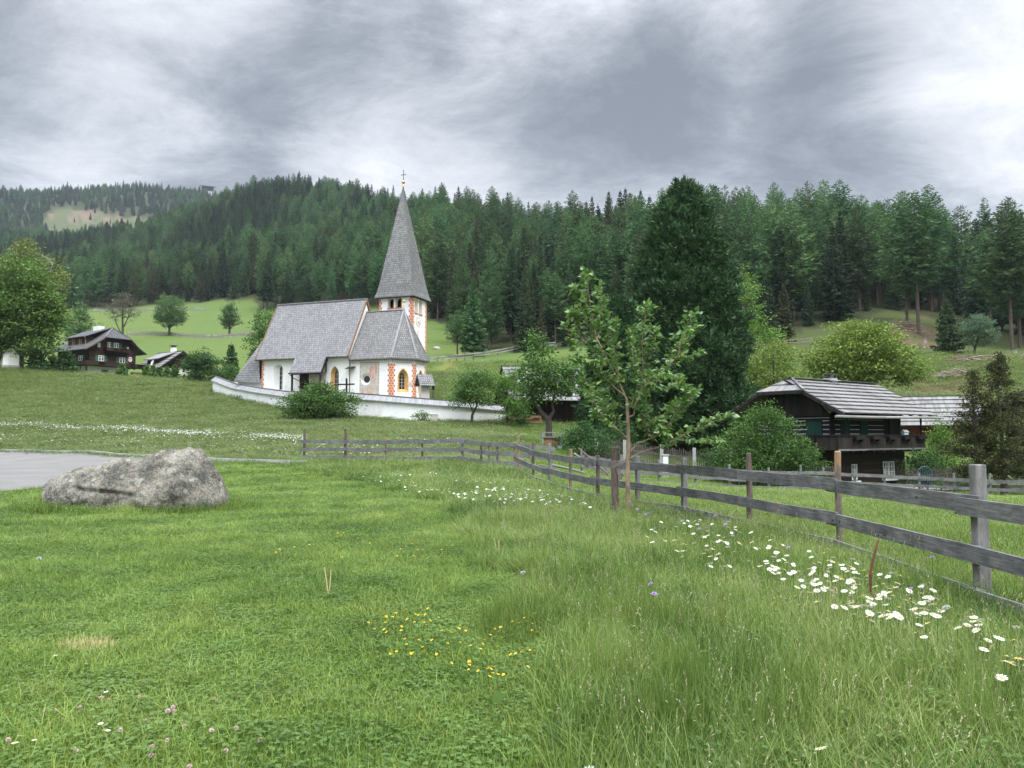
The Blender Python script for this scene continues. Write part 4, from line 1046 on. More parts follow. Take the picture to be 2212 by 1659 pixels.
# chancel with three-sided apse
CP_ = [(0.0, 0.06), (5.05, 0.06), (6.88, 1.89), (6.88, 4.49), (5.05, 6.32), (0.0, 6.32)]
def facet(i):
    a, b = Vector(CP_[i]), Vector(CP_[i + 1]); d = (b - a).normalized(); return face_fn(a, d, (-d.y, d.x)), (b - a).length
ZC_ = 9.72
fS, lS = facet(0); fSE, lSE = facet(1); fE, lE = facet(2); fNE, _ = facet(3); fN, _ = facet(4)
rwo = circle(2.0, 7.48, .60); rwi = circle(1.92, 7.48, .38)
seo = arch(.74, 1.84, 6.15, 8.52, True); sei = arch(1.02, 1.56, 6.4, 8.15, True)
eo = arch(.76, 1.84, 6.15, 8.5, True); ei = arch(1.02, 1.56, 6.4, 8.15, True)
mb = MB()
for f_, L_, hs in ((fS, lS, [rwo]), (fSE, lSE, [seo]), (fE, lE, [eo]), (fNE, lSE, []), (fN, lS, [])):
    mb.poly([(0, ZB - .5), (L_, ZB - .5), (L_, ZC_), (0, ZC_)], hs, lambda s, z, f_=f_: f_(s, z))
mb.build('chancel_wall', M['render'], CH)
church_window(fS, rwo, rwi, .4, M['render'], False)
church_window(fSE, seo, sei, .5, M['ochre'], True, .12); church_window(fE, eo, ei, .5, M['ochre'], True, .12)
APEX = (4.8, 3.19, zl(15.2)); ov = .38
EV = [(0.12, .06 - ov, zl(9.62)), (5.05 + ov * .41, .06 - ov, zl(9.62)), (6.88 + ov, 1.89 - ov * .41, zl(9.62)), (6.88 + ov, 4.49 + ov * .41, zl(9.62)), (5.05 + ov * .41, 6.32 + ov, zl(9.62)), (.12, 6.32 + ov, zl(9.62))]
RW_ = (.12, 3.19, zl(15.2)); mb = MB()
mb.face([EV[0], EV[1], APEX, RW_]); mb.face([EV[1], EV[2], APEX]); mb.face([EV[2], EV[3], APEX]); mb.face([EV[3], EV[4], APEX]); mb.face([EV[4], EV[5], RW_, APEX])
lo = [(p[0], p[1], p[2] - .12) for p in EV]; mb.strip(EV, lo, 0, False); wl_ = [(*CP_[i], zl(9.6)) for i in range(6)]; mb.strip(lo, wl_, 0, False)
cr_ = mb.build('chancel_roof', M['church_shingle'], CH)
mb = MB()
for e in EV[1:5]: mb.beam(Vector(e) + Vector((0, 0, .03)), Vector(APEX) + Vector((0, 0, .05)), .2, .07)
mb.beam(Vector(RW_) + Vector((0, 0, .03)), Vector(APEX) + Vector((0, 0, .03)), .2, .08); mb.build('hip_ridge', M['coping'], cr_)
mb = MB(); mb.tube([Vector(APEX) + Vector((0, 0, -.1)), Vector(APEX) + Vector((0, 0, .85))], [.05, .03], 8); mb.lathe((APEX[0], APEX[1], APEX[2] + .95), [(.01, -.16), (.11, -.1), (.16, 0), (.11, .1), (.01, .16)], 12); mb.lathe((APEX[0], APEX[1], APEX[2] + 1.1), [(.02, 0), (.05, .06), (.01, .14)], 8)
mb.build('finial', M['gold'], CH, smooth=True)
# painted frieze under the chancel eaves
mb = MB()
for f_, L_ in ((fS, lS), (fSE, lSE), (fE, lE)):
    patch(mb, f_, [(.05, 9.50), (L_ - .02, 9.50), (L_ - .02, 9.56), (.05, 9.56)], 0); patch(mb, f_, [(.05, 9.18), (L_ - .02, 9.18), (L_ - .02, 9.205), (.05, 9.205)], 0)
    n_ = int(L_ / .26)
    for q in range(n_):
        x = .1 + q * (L_ - .2) / n_
        patch(mb, f_, [(x, 9.22), (x + .03, 9.22), (x + .03, 9.5), (x, 9.5)], 0); patch(mb, f_, [(x + .03, 9.42), (x + .13, 9.42), (x + .13, 9.49), (x + .03, 9.49)], 0); patch(mb, f_, [(x - .03, 9.2), (x + .06, 9.2), (x + .06, 9.24), (x - .03, 9.24)], 0, -.009)
mb.build('painted_frieze', M['paint_line'], CH)
mb = MB()
patch(mb, fS, [(1.25, 5.6), (3.62, 5.6), (3.62, 9.3), (1.25, 9.3)][0:1] + [(3.62, 5.6), (3.62, 9.3), (1.25, 9.3)], 0) if False else None
mb.poly([(1.25, 5.6), (3.62, 5.6), (3.62, 9.32), (1.25, 9.32)], [rwo], lambda s, z: fS(s, z, -.005), 0)
patch(mb, fS, [(2.55, 8.75), (2.75, 8.9), (2.95, 8.7), (2.98, 8.35), (2.75, 8.15), (2.45, 8.2), (2.42, 8.5)], 1, -.010)
patch(mb, fS, [(2.05, 8.12), (2.42, 8.2), (2.78, 8.1), (3.05, 8.2), (3.0, 7.3), (2.7, 6.9), (2.62, 7.5), (2.5, 7.85)], 1, -.009)
patch(mb, fS, [(3.05, 6.6), (3.12, 6.6), (3.3, 9.0), (3.2, 9.05)], 1, -.011); patch(mb, fS, [(3.1, 9.05), (3.38, 8.7), (3.36, 8.2), (3.2, 7.8), (3.08, 8.3)], 1, -.012)
patch(mb, fS, [(2.2, 6.75), (2.72, 6.9), (2.95, 6.3), (2.9, 5.7), (2.1, 5.7)], 2, -.009); patch(mb, fS, [(1.5, 6.0), (1.62, 6.55), (1.8, 6.1), (1.95, 5.7), (1.45, 5.7)], 1, -.009); patch(mb, fS, [(2.6, 7.6), (2.95, 7.5), (2.8, 6.9), (2.6, 6.95)], 2, -.013)
for q in range(9): patch(mb, fS, blobp(3.52, 5.9 + q * .38, .05, .11, q + 30, 8), 3, -.008)
for q in range(6): patch(mb, fS, blobp(1.33, 6.3 + q * .5, .05, .13, q + 50, 8), 3, -.008)
for q in range(8): patch(mb, fS, [(1.3 + q * .29, 9.18), (1.5 + q * .29, 9.18), (1.5 + q * .29, 9.3), (1.3 + q * .29, 9.3)], 1 if q % 2 else 3, -.008)
mb.build('wall_painting', [M['fresco_ground'], M['fresco_red'], M['fresco_ochre'], M['fresco_dark']], CH)
def quoin(fa, sa, fb, sb, z0, z1_, w, hc=.275):
    """painted corner stones: fa runs back from s=sa (negative direction), fb forward from sb"""
    mb = MB(); n = int((z1_ - z0) / hc)
    for k in range(n):
        za, zb_ = z0 + k * hc, z0 + (k + 1) * hc; wk = w * (1.0 if k % 2 else .72); zm = (za + zb_) / 2
        for f_, s0, sg in ((fa, sa, -1), (fb, sb, 1)):
            if f_ is None: continue
            mb.poly([(s0, za), (s0 + sg * wk, za), (s0 + sg * wk, zb_), (s0, zb_)], [], lambda s, z: f_(s, z, -.005), 0)
            wi = w * .72
            if k % 2 == 0: P = [(s0, zm), (s0 + sg * wi / 2, za), (s0 + sg * wi, zm), (s0 + sg * wi / 2, zb_)]
            else: P = [(s0 + sg * w * .5, zm), (s0 + sg * w, za + .01), (s0 + sg * w, zb_ - .01)]
            mb.poly(P, [], lambda s, z: f_(s, z, -.010), 1)
            if k % 2: mb.poly([(s0, za + .01), (s0 + sg * w * .38, zm), (s0, zb_ - .01)], [], lambda s, z: f_(s, z, -.010), 1)
    return mb.build('quoin', [M['quoin_pink'], M['quoin_red']], CH)
quoin(fS, lS, fSE, 0, 5.2, 9.16, .42); quoin(fSE, lSE, fE, 0, 5.2, 9.16, .36); quoin(fE, lE, fNE, 0, 5.2, 9.16, .36)
quoin(None, 0, south, 0, 4.6, 9.9, .34)
mb = MB(); P = circle(2.05, 6.95, .30, 6); mb.poly(P, [], lambda s, z: fSE(s, z, -.012), 1); mb.poly(circle(2.05, 6.95, .25, 6), [], lambda s, z: fSE(s, z, -.017), 0)
for q in range(6): mb.poly(blobp(2.05 + .13 * math.cos(q * 1.05), 6.95 + .13 * math.sin(q * 1.05), .07, .07, q), [], lambda s, z: fSE(s, z, -.022), 1)
mb.poly(circle(2.05, 6.95, .06, 8), [], lambda s, z: fSE(s, z, -.022), 1); mb.build('painted_emblem', [M['render'], M['paint_line']], CH)
mb = MB(); mb.slab([(-.25, -.5, zl(8.62)), (.55, -.5, zl(8.62)), (.75, .03, zl(8.88)), (-.05, .03, zl(8.88))], (0, 0, -.05)); mb.build('canopy_board', M['dark_board'], CH)
mb = MB(); mb.span(-11.3, 0, -.09, -.003, -.4, .35); mb.build('plinth', M['grey_render'], CH)
# west annex under a swept-down shingle roof
mb = MB(); A = (-11.85, .74, zl(12.25)); B0 = (-15.0, -.15, zl(7.7)); B1 = (-11.33, -.22, zl(7.45)); B2 = (-15.2, 5.6, zl(7.9)); B3 = (-11.42, 5.6, zl(8.2)); A2 = (-11.85, 5.4, zl(12.0)); C1 = (-11.82, .1, zl(10.9))
mb.face([B0, B1, C1, A]); mb.face([B2, B0, A, A2]); mb.face([B3, B2, A2]); mb.strip([B1, B0, B2, B3], [(p[0], p[1], p[2] - .12) for p in (B1, B0, B2, B3)], 0, False)
mb.build('annex_roof', M['nave_shingle'], CH)
mb = MB(); mb.span(-14.7, -11.32, .2, 5.3, -.5, zl(7.85)); mb.build('annex_wall', M['render'], CH)
# ---- tower
TX0, TX1, TY0, TY1, TZ = -.28, 4.06, 6.6, 10.25, 17.5
tS = face_fn((TX0, TY0), (1, 0), (0, 1)); tE = face_fn((TX1, TY0), (0, 1), (-1, 0))
bs = [arch(1.22, 1.94, 16.15, 17.28), arch(2.2, 2.95, 16.15, 17.28)]; be = [arch(.62, 1.26, 15.55, 17.1), arch(1.68, 2.34, 15.55, 17.1)]
slit = [(1.36, 12.7), (1.5, 12.7), (1.5, 13.6), (1.36, 13.6)]
mb = MB(); LX, LY = TX1 - TX0, TY1 - TY0
mb.poly([(0, ZB - .5), (LX, ZB - .5), (LX, TZ), (0, TZ)], bs, lambda s, z: tS(s, z)); mb.poly([(0, ZB - .5), (LY, ZB - .5), (LY, TZ), (0, TZ)], be + [slit], lambda s, z: tE(s, z))
mb.face([(TX1, TY1, -.5), (TX0, TY1, -.5), (TX0, TY1, zl(TZ)), (TX1, TY1, zl(TZ))]); mb.face([(TX0, TY1, -.5), (TX0, TY0, -.5), (TX0, TY0, zl(TZ)), (TX0, TY1, zl(TZ))])
mb.face([(TX0 + .01, TY0 + .01, zl(15.2)), (TX1 - .01, TY0 + .01, zl(15.2)), (TX1 - .01, TY1 - .01, zl(15.2)), (TX0 + .01, TY1 - .01, zl(15.2))])
mb.build('tower_wall', M['render'], CH)
def bell_window(fn, P, solid):
    mb = MB(); O2 = shrink(P, 1.17, 1.09, 0, .03); mb.strip([fn(*p, -.03) for p in P], [fn(*p, -.03) for p in O2], 0); mb.strip([fn(*p, -.03) for p in O2], [fn(*p, .0) for p in O2], 0); mb.strip([fn(*p, -.03) for p in P], [fn(*p, .5) for p in P], 1)
    x0, x1 = min(p[0] for p in P), max(p[0] for p in P); z0 = min(p[1] for p in P)
    mb.hexa([fn(x0 - .1, z0 - .09, -.07), fn(x1 + .1, z0 - .09, -.07), fn(x1 + .1, z0 - .09, .05), fn(x0 - .1, z0 - .09, .05), fn(x0 - .1, z0, -.07), fn(x1 + .1, z0, -.07), fn(x1 + .1, z0, .05), fn(x0 - .1, z0, .05)], 2)
    if solid: mb.poly(P, [], lambda s, z: fn(s, z, .22), 3)
    return mb.build('belfry_opening', [M['ochre'], M['render'], M['quoin_red'], M['stone_trim']], CH)
for P in bs: bell_window(tS, P, False)
for P in be: bell_window(tE, P, True)
mb = MB(); mb.strip([tE(*p, 0) for p in slit], [tE(*p, .2) for p in slit], 0); mb.poly(slit, [], lambda s, z: tE(s, z, .2), 0); mb.build('slit_window', M['ochre'], CH)
for x in (1.35, 2.35):
    mb = MB(); mb.lathe((x + TX0 + .2, TY0 + .85, zl(16.2)), [(.36, 0), (.30, .12), (.2, .4), (.16, .6), (.05, .68)], 14); mb.span(x + TX0 + .1, x + TX0 + .3, TY0 + .75, TY0 + .95, zl(16.85), zl(17.3)); mb.build('bell', M['bronze'], CH, smooth=True)
mb = MB(); mb.span(TX0 + .2, TX1 - .2, TY0 + 1.7, TY0 + 1.8, zl(15.3), zl(17.4)); mb.build('belfry_screen', M['dark_board'], CH)
def quoin_t(fn, s0, sg, z0): return quoin(fn if sg < 0 else None, s0, fn if sg > 0 else None, s0, z0, 17.42, .42, .3)
quoin_t(tS, 0, 1, 14.5); quoin(tS, LX, tE, 0, 9.0, 17.42, .46, .31); quoin_t(tE, LY, -1, 6.0)
def clock(fn, cx, cz, r, hh, mm):
    mb = MB(); mb.poly(circle(cx, cz, r, 28), [], lambda s, z: fn(s, z, -.008), 0)
    mb.strip([fn(*p, -.012) for p in circle(cx, cz, r, 28)], [fn(*p, -.012) for p in circle(cx, cz, r * .94, 28)], 1); mb.strip([fn(*p, -.012) for p in circle(cx, cz, r * .62, 28)], [fn(*p, -.012) for p in circle(cx, cz, r * .59, 28)], 1)
    nb_ = (2, 1, 2, 3, 2, 1, 2, 3, 4, 2, 1, 2)
    for k in range(12):
        a = PI / 2 - k * PI / 6; ca, sa = math.cos(a), math.sin(a)
        for q in range(nb_[k]):
            o_ = (q - (nb_[k] - 1) / 2) * .055 * r * 1.6; P = [(cx + ca * rr - sa * (o_ + e_), cz + sa * rr + ca * (o_ + e_)) for rr, e_ in ((r * .66, -.018), (r * .66, .018), (r * .9, .018), (r * .9, -.018))]
            mb.poly(P, [], lambda s, z: fn(s, z, -.012), 1)
    c_ = mb.build('clock_face', [M['render'], M['paint_line']], CH)
    for ang, ln, wd in ((hh, .45, .045), (mm, .8, .03)):
        a = PI / 2 - ang; ca, sa = math.cos(a), math.sin(a); m2 = MB()
        Q = [(cx - sa * wd - ca * .1, cz + ca * wd - sa * .1), (cx + sa * wd - ca * .1, cz - ca * wd - sa * .1), (cx + ca * r * ln, cz + sa * r * ln)]
        m2.slab([fn(*p, -.03) for p in Q], Vector(fn(0, 0, -.02)) - Vector(fn(0, 0, 0))); m2.build('hand', M['iron'], c_)
clock(tE, 1.5, 14.58, .60, R(105), R(126)); clock(tS, 2.08, 15.1, .62, R(105), R(126))
# spire
mb = MB(); cx, cy = 1.78, 8.42; ring = []
for z, hw, hy in ((17.42, 2.56, 2.22), (17.95, 2.36, 2.06), (19.0, 2.12, 1.86), (29.1, .32, .30)): ring.append([(cx + (1.89 - cx if z < 19.5 else 0) + a * hw, cy + b * hy, zl(z)) for a, b in ((-1, -1), (1, -1), (1, 1), (-1, 1))])
for a, b in zip(ring, ring[1:]): mb.strip(a, b)
mb.strip(ring[0], [(p[0], p[1], p[2] - .1) for p in ring[0]]); mb.face([(p[0], p[1], p[2] - .1) for p in reversed(ring[0])])
sp = mb.build('spire', M['church_shingle'], CH)
mb = MB(); q = MB()
mb.strip([(cx + a * .34, cy + b * .32, zl(29.0)) for a, b in ((-1, -1), (1, -1), (1, 1), (-1, 1))], [(cx + a * .07, cy + b * .07, zl(30.4)) for a, b in ((-1, -1), (1, -1), (1, 1), (-1, 1))]); mb.tube([(cx, cy, zl(30.35)), (cx, cy, zl(31.3))], [.09, .06], 8); mb.build('spire_tip', M['tin'], sp)
mb = MB(); mb.lathe((cx, cy, zl(31.42)), [(.01, -.2), (.14, -.14), (.2, 0), (.14, .14), (.01, .2)], 14); mb.tube([(cx, cy, zl(30.5)), (cx, cy, zl(31.3))], [.1, .07], 8); mb.build('ball', M['gold'], sp, smooth=True)
mb = MB(); mb.span(cx - .035, cx + .035, cy - .02, cy + .02, zl(31.55), zl(32.95)); mb.span(cx - .33, cx - .036, cy - .02, cy + .02, zl(32.27), zl(32.36)); mb.span(cx + .036, cx + .33, cy - .02, cy + .02, zl(32.27), zl(32.36)); mb.build('cross', M['tin'], sp)
mb = MB()
for k in range(22):
    x = TX0 - .2 + k * (LX + .4) / 21; mb.span(x - .04, x + .04, TY0 - .3, TY0 - .02, zl(17.27), zl(17.32))
for k in range(18):
    y = TY0 - .2 + k * (LY + .4) / 17; mb.span(TX1 + .02, TX1 + .3, y - .04, y + .04, zl(17.27), zl(17.32))
mb.build('eaves_teeth', M['dark_board'], sp)

# ------------------------------------------------------------------ churchyard wall
WP = [((800 + 118 * .4521) / 1.8445, 92.0, 1.85), (507, 88, 1.9), (561, 83, 1.95), (625, 77, 2.05), (680, 73.6, 2.15), (740, 71, 2.25), (814, 69.2, 2.3), (887, 68.6, 2.3), (952, 68.6, 2.3), (1000, 69.0, 2.2), (1050, 69.8, 2.05), (1093, 71, 1.95)]
WPT = [(Vector((*plan(u, D), 0)), h) for u, D, h in WP]
WPT = [(WPT[0][0] + Vector((3.2, 9.0, 0)), 2.0), (WPT[0][0] + Vector((.9, 3.0, 0)), 1.9)] + WPT + [(WPT[-1][0] + Vector((1.2, 7, 0)), 2.0)]
CW = thing('churchyard_wall', 'long curved white churchyard wall with grey board coping below the church', 'wall', (*WPT[6][0][:2], h1(*WPT[6][0][:2])))
P2 = []
for i in range(len(WPT) - 1):
    (a, ha), (b, hb) = WPT[i], WPT[i + 1]; n = max(1, int((b - a).length / 1.5))
    for k in range(n): P2.append((a.lerp(b, k / n), ha + (hb - ha) * k / n))
P2.append(WPT[-1]); ctop = []
ztop_px = [(462, 812), (507, 829), (561, 838), (625, 846), (740, 848), (814, 853), (887, 859), (952, 864), (1000, 867), (1093, 877)]
mb = MB(); cp = MB(); up = Vector((0, 0, 1)); prevn = None
for i, (p, h) in enumerate(P2):
    d = (P2[min(i + 1, len(P2) - 1)][0] - P2[max(i - 1, 0)][0]).normalized(); nrm = Vector((d.y, -d.x, 0))
    u_ = 1106 + FPX * p.x / p.y; vt = np.interp(u_, [q[0] for q in ztop_px], [q[1] for q in ztop_px]); zt = at(u_, vt, p.y).z
    if i <= 3: zt = at(462, 812, 92).z
    zg = h1(p.x, p.y); ctop.append((p, nrm, zt, zg))
for (p, n1, zt, zg), (p2, n2, zt2, zg2) in zip(ctop, ctop[1:]):
    w_ = .3
    A = [p + n1 * w_ + up * (zg - .8), p2 + n2 * w_ + up * (zg2 - .8), p2 - n2 * w_ + up * (zg2 - .8), p - n1 * w_ + up * (zg - .8)]
    B = [p + n1 * w_ + up * (zt - .42), p2 + n2 * w_ + up * (zt2 - .42), p2 - n2 * w_ + up * (zt2 - .42), p - n1 * w_ + up * (zt - .42)]
    mb.hexa(A + B, skip=(3, 5))
    cp.slab([p + n1 * .52 + up * (zt - .50), p2 + n2 * .52 + up * (zt2 - .50), p2 + up * zt2, p + up * zt], (0, 0, -.06)); cp.slab([p + up * zt, p2 + up * zt2, p2 - n2 * .52 + up * (zt2 - .50), p - n1 * .52 + up * (zt - .50)], (0, 0, -.06))
o_ = CW.location
mb.build('wall_body', M['yard_render'], CW, o_); c_ = cp.build('coping', M['coping'], CW, o_)
rb = MB()
for (p, n1, zt, zg), (p2, n2, zt2, zg2) in zip(ctop, ctop[1:]): rb.beam(p + up * (zt + .02), p2 + up * (zt2 + .02), .16, .06)
rb.build('ridge_board', M['grey_wood'], c_, o_)
# small things in the churchyard
x, y = plan(747, 73.6); z = at(747, 848, 73.6).z
o = thing('wooden_cross', 'dark wooden cross standing in the churchyard before the chancel', 'cross', (x, y, z)); mb = MB(); mb.span(-.07, .07, -.06, .06, 0, 1.36); mb.span(-.84, -.071, -.05, .05, .72, .86); mb.span(.071, .84, -.05, .05, .72, .86); o.rotation_euler.z = R(-18)
mb.build('post', M['dark_board'], o)
x, y = plan(916, 72.5); z = at(916, 862, 72.5).z
o = thing('wayside_shrine', 'little shingle-roofed shrine standing by the apse above the churchyard wall', 'shrine', (x, y, z), R(28)); mb = MB(); mb.span(-.42, .42, -.28, .28, -.6, 1.35); mb.build('wall', M['stone_trim'], o)
mb = MB(); mb.slab([(-.75, -.75, 1.25), (.75, -.75, 1.25), (.75, 0, 2.35), (-.75, 0, 2.35)], (0, .06, -.04)); mb.slab([(.75, .75, 1.25), (-.75, .75, 1.25), (-.75, 0, 2.35), (.75, 0, 2.35)], (0, -.06, -.04)); mb.build('roof', M['church_shingle'], o)
mb = MB(); mb.slab([(.6, -.62, 1.3), (.6, .62, 1.3), (.6, 0, 2.2)], (.03, 0, 0)); mb.build('gable_board', M['dark_board'], o)
x, y = plan(935, 74.0); z = h1(x, y); zt = at(935, 831, 74).z
o = thing('lamp_post', 'slim black lamp post with glass lantern behind the churchyard wall', 'lamp post', (x, y, z)); mb = MB(); mb.tube([(0, 0, -.2), (0, 0, zt - z - .5)], .035, 8); mb.build('pole', M['iron'], o, uv=False)
mb = MB(); mb.lathe((0, 0, zt - z - .5), [(.03, 0), (.12, .04), (.17, .36), (.16, .37)], 6); mb.build('lantern', M['glass'], o); mb = MB(); mb.lathe((0, 0, zt - z - .13), [(.24, 0), (.22, .05), (.05, .16), (.01, .18)], 10); mb.build('lamp_cap', M['tin'], o)
# ------------------------------------------------------------------ dark log house on the right (local: x along the front, y into the house, z absolute)
HA = 35.5
hz0 = h1(21.5, 46.5)
LH = thing('log_house', 'nearly black two-storey log house with wrap-around balcony and silvery board roof', 'house', (18.24, 44.0, -1.75), R(HA))
Z0 = -1.75
def zz1(z): return z - Z0
FL, DP = 7.95, 5.4
mb = MB(); mb.span(0, FL, 0, DP, zz1(-2.3), zz1(.72)); mb.build('ground_floor_wall', M['brown_log'], LH)
mb = MB(); mb.span(.12, FL - .15, .1, DP, zz1(.74), zz1(2.75))
mb.build('upper_wall', M['dark_log'], LH)
mb = MB(); mb.slab([(-.05, .1, zz1(2.70)), (-.05, DP, zz1(2.70)), (-.05, 3.75, zz1(4.15)), (-.05, 1.55, zz1(4.15))], (.2, 0, 0)); gw2 = MB(); gw2.slab([(FL - .2, .1, zz1(2.70)), (FL - .2, DP, zz1(2.70)), (FL - .2, 2.65, zz1(4.75))], (.15, 0, 0)); gw2.build('gable_wall', M['dark_board'], LH); mb.build('gable_wall', M['dark_board'], LH)
# pale chinking lines between the logs
mb = MB()
def chink(mb, side, s0, s1, z, hh=.035):
    if side == 'front': mb.span(s0, s1, .1 - .012, .1, zz1(z), zz1(z + hh))
    elif side == 'gable': mb.span(.108, .12, s0, s1, zz1(z), zz1(z + hh))
    else: mb.span(-.012, 0, s0, s1, zz1(z), zz1(z + hh))
for k, z in enumerate((1.62, 1.88, 2.14, 2.38)):
    if k < 3:
        for a, b in ((.5, 1.05), (2.0, 3.05), (3.95, 5.75)): chink(mb, 'front', a + .05 * (k % 2), b, z, .06 - .012 * k)
    for a, b in ((.22, .62), (1.72, 2.6), (3.5, 5.1)): chink(mb, 'gable', a, b, z, .045)
chink(mb, 'gable', .2, 5.1, 2.56, .03); chink(mb, 'front', .45, 5.75, 2.47, .02)
for z in (-.95, -.55, -.28, .05): chink(mb, 'low', .08, .5, z, .03); chink(mb, 'low', 1.45, 1.75, z, .03)
mb.build('chinking', M['chink'], LH)
def shutter(x0, x1, z0, z1_, side):
    m = MB()
    if side == 'front': m.span(x0, x1, .03, .075, zz1(z0), zz1(z1_)); m.span(x0 + .05, x1 - .05, .015, .029, zz1(z0 + .12), zz1(z0 + .2)); m.span(x0 + .05, x1 - .05, .015, .029, zz1(z1_ - .2), zz1(z1_ - .12))
    elif side == 'gable': m.span(.05, .095, x0, x1, zz1(z0), zz1(z1_)); m.span(.035, .049, x0 + .05, x1 - .05, zz1(z0 + .12), zz1(z0 + .2)); m.span(.035, .049, x0 + .05, x1 - .05, zz1(z1_ - .2), zz1(z1_ - .12))
    else: m.span(-.08, -.03, x0, x1, zz1(z0), zz1(z1_)); m.span(-.095, -.081, x0 + .05, x1 - .05, zz1(z1_ - .2), zz1(z1_ - .12))
    return m.build('shutter', M['green_paint'], LH)
shutter(1.1, 1.95, 1.5, 2.42, 'front'); shutter(3.1, 3.9, 1.5, 2.42, 'front'); shutter(.68, 1.62, 1.5, 2.36, 'gable'); shutter(2.7, 3.4, 1.5, 2.36, 'gable'); shutter(.55, 1.4, -1.2, -.18, 'low')
mb = MB(); mb.span(6.3, 6.9, .03, .09, zz1(.9), zz1(2.55)); mb.build('balcony_door', M['dark_board'], LH)
def cottage_window(x0, x1, z0, z1_, leaves):
    m = MB(); yy = -.03
    m.span(x0 - .06, x1 + .06, yy, -.002, zz1(z0 - .06), zz1(z0)); m.span(x0 - .06, x1 + .06, yy, -.002, zz1(z1_), zz1(z1_ + .06)); m.span(x0 - .06, x0, yy, -.002, zz1(z0), zz1(z1_)); m.span(x1, x1 + .06, yy, -.002, zz1(z0), zz1(z1_))
    fr = m.build('window', M['green_paint'], LH)
    m = MB(); n = leaves; wd = (x1 - x0) / n
    for k in range(n):
        a, b = x0 + k * wd + (.03 if k else 0), x0 + (k + 1) * wd - (.03 if k < n - 1 else 0); yy = -.05
        m.span(a, a + .05, yy, -.006, zz1(z0), zz1(z1_)); m.span(b - .05, b, yy, -.006, zz1(z0), zz1(z1_)); m.span(a + .05, b - .05, yy, -.006, zz1(z0), zz1(z0 + .05)); m.span(a + .05, b - .05, yy, -.006, zz1(z1_ - .05), zz1(z1_))
        xm = (a + b) / 2; m.span(xm - .018, xm + .018, yy + .004, -.008, zz1(z0 + .05), zz1(z1_ - .05))
        for q in (1, 2): z = z0 + (z1_ - z0) * q / 3; m.span(a + .05, xm - .018, yy + .006, -.009, zz1(z - .018), zz1(z + .018)); m.span(xm + .018, b - .05, yy + .006, -.009, zz1(z - .018), zz1(z + .018))
    m.build('sash', M['white_paint'], fr)
    m = MB(); m.span(x0 + .01, x1 - .01, -.0055, -.001, zz1(z0 + .01), zz1(z1_ - .01)); m.build('pane', M['pane'], fr)
    m = MB()
    for k in range(n):
        a, b = x0 + k * wd + .06, x0 + (k + 1) * wd - .06; m.span(a + (b - a) * .42, b, -.008, -.0056, zz1(z0 + .05), zz1(z0 + (z1_ - z0) * .97)); m.span(a, a + (b - a) * .4, -.008, -.0056, zz1(z0 + .05), zz1(z0 + (z1_ - z0) * .36))
    m.build('curtain', M['curtain'], fr)
    m = MB(); m.span(x0 - .14, x1 + .2, -.16, -.031, zz1(z0 - .22), zz1(z0 - .07)); m.build('sill', M['white_paint'], fr)
cottage_window(1.88, 2.45, -1.02, -.13, 1); cottage_window(5.3, 6.62, -.98, -.04, 2)
# balcony
mb = MB(); B0_ = -1.05
mb.span(B0_, 8.4, -1.0, .0, zz1(.72), zz1(.80)); mb.span(B0_, 0, 0, DP, zz1(.72), zz1(.80))
for k in range(8): x = .4 + k * 1.08; mb.span(x - .06, x + .06, -1.06, .2, zz1(.58), zz1(.72))
for k in range(4): y = .4 + k * 1.4; mb.span(-1.08, .1, y - .06, y + .06, zz1(.58), zz1(.72))
bal = mb.build('balcony', M['dark_board'], LH)
mb = MB(); mb.span(B0_ - .04, 8.44, -1.06, -1.0, zz1(.74), zz1(1.52)); mb.span(B0_ - .04, B0_ + .02, -.99, DP, zz1(.74), zz1(1.52)); mb.span(8.38, 8.44, -.99, .05, zz1(.74), zz1(1.52))
mb.build('railing_boards', M['dark_board'], bal)
mb = MB(); mb.span(B0_ - .1, 8.5, -1.12, -.94, zz1(1.525), zz1(1.60)); mb.span(B0_ - .1, B0_ + .08, -.93, DP, zz1(1.525), zz1(1.60)); mb.build('handrail', M['dark_log'], bal)
mb = MB(); mb.span(B0_ - .06, 8.46, -1.08, -1.062, zz1(.70), zz1(.80)); mb.build('lower_rail', M['grey_wood'], bal)
for x in (.35, 2.1, 3.85, 5.6, 7.3):
    m = MB(); m.span(x, x + .95, -1.30, -1.065, zz1(1.32), zz1(1.50)); m.span(x + .1, x + .2, -1.2, -1.062, zz1(1.22), zz1(1.319)); m.span(x + .75, x + .85, -1.2, -1.062, zz1(1.22), zz1(1.319)); m.build('flower_box', M['dark_log'], bal)
m = MB(); m.span(-1.32, -1.095, .3, 1.7, zz1(1.22), zz1(1.5)); m.build('flower_box', M['dark_log'], bal)
for x in (.05, 5.72, 8.3):
    m = MB(); m.lathe((x, -.9, zz1(1.6)), [(.06, 0), (.075, .05), (.05, .12), (.07, .35), (.055, .6), (.07, .9), (.06, 1.0)], 8); m.build('balcony_post', M['dark_log'], bal)
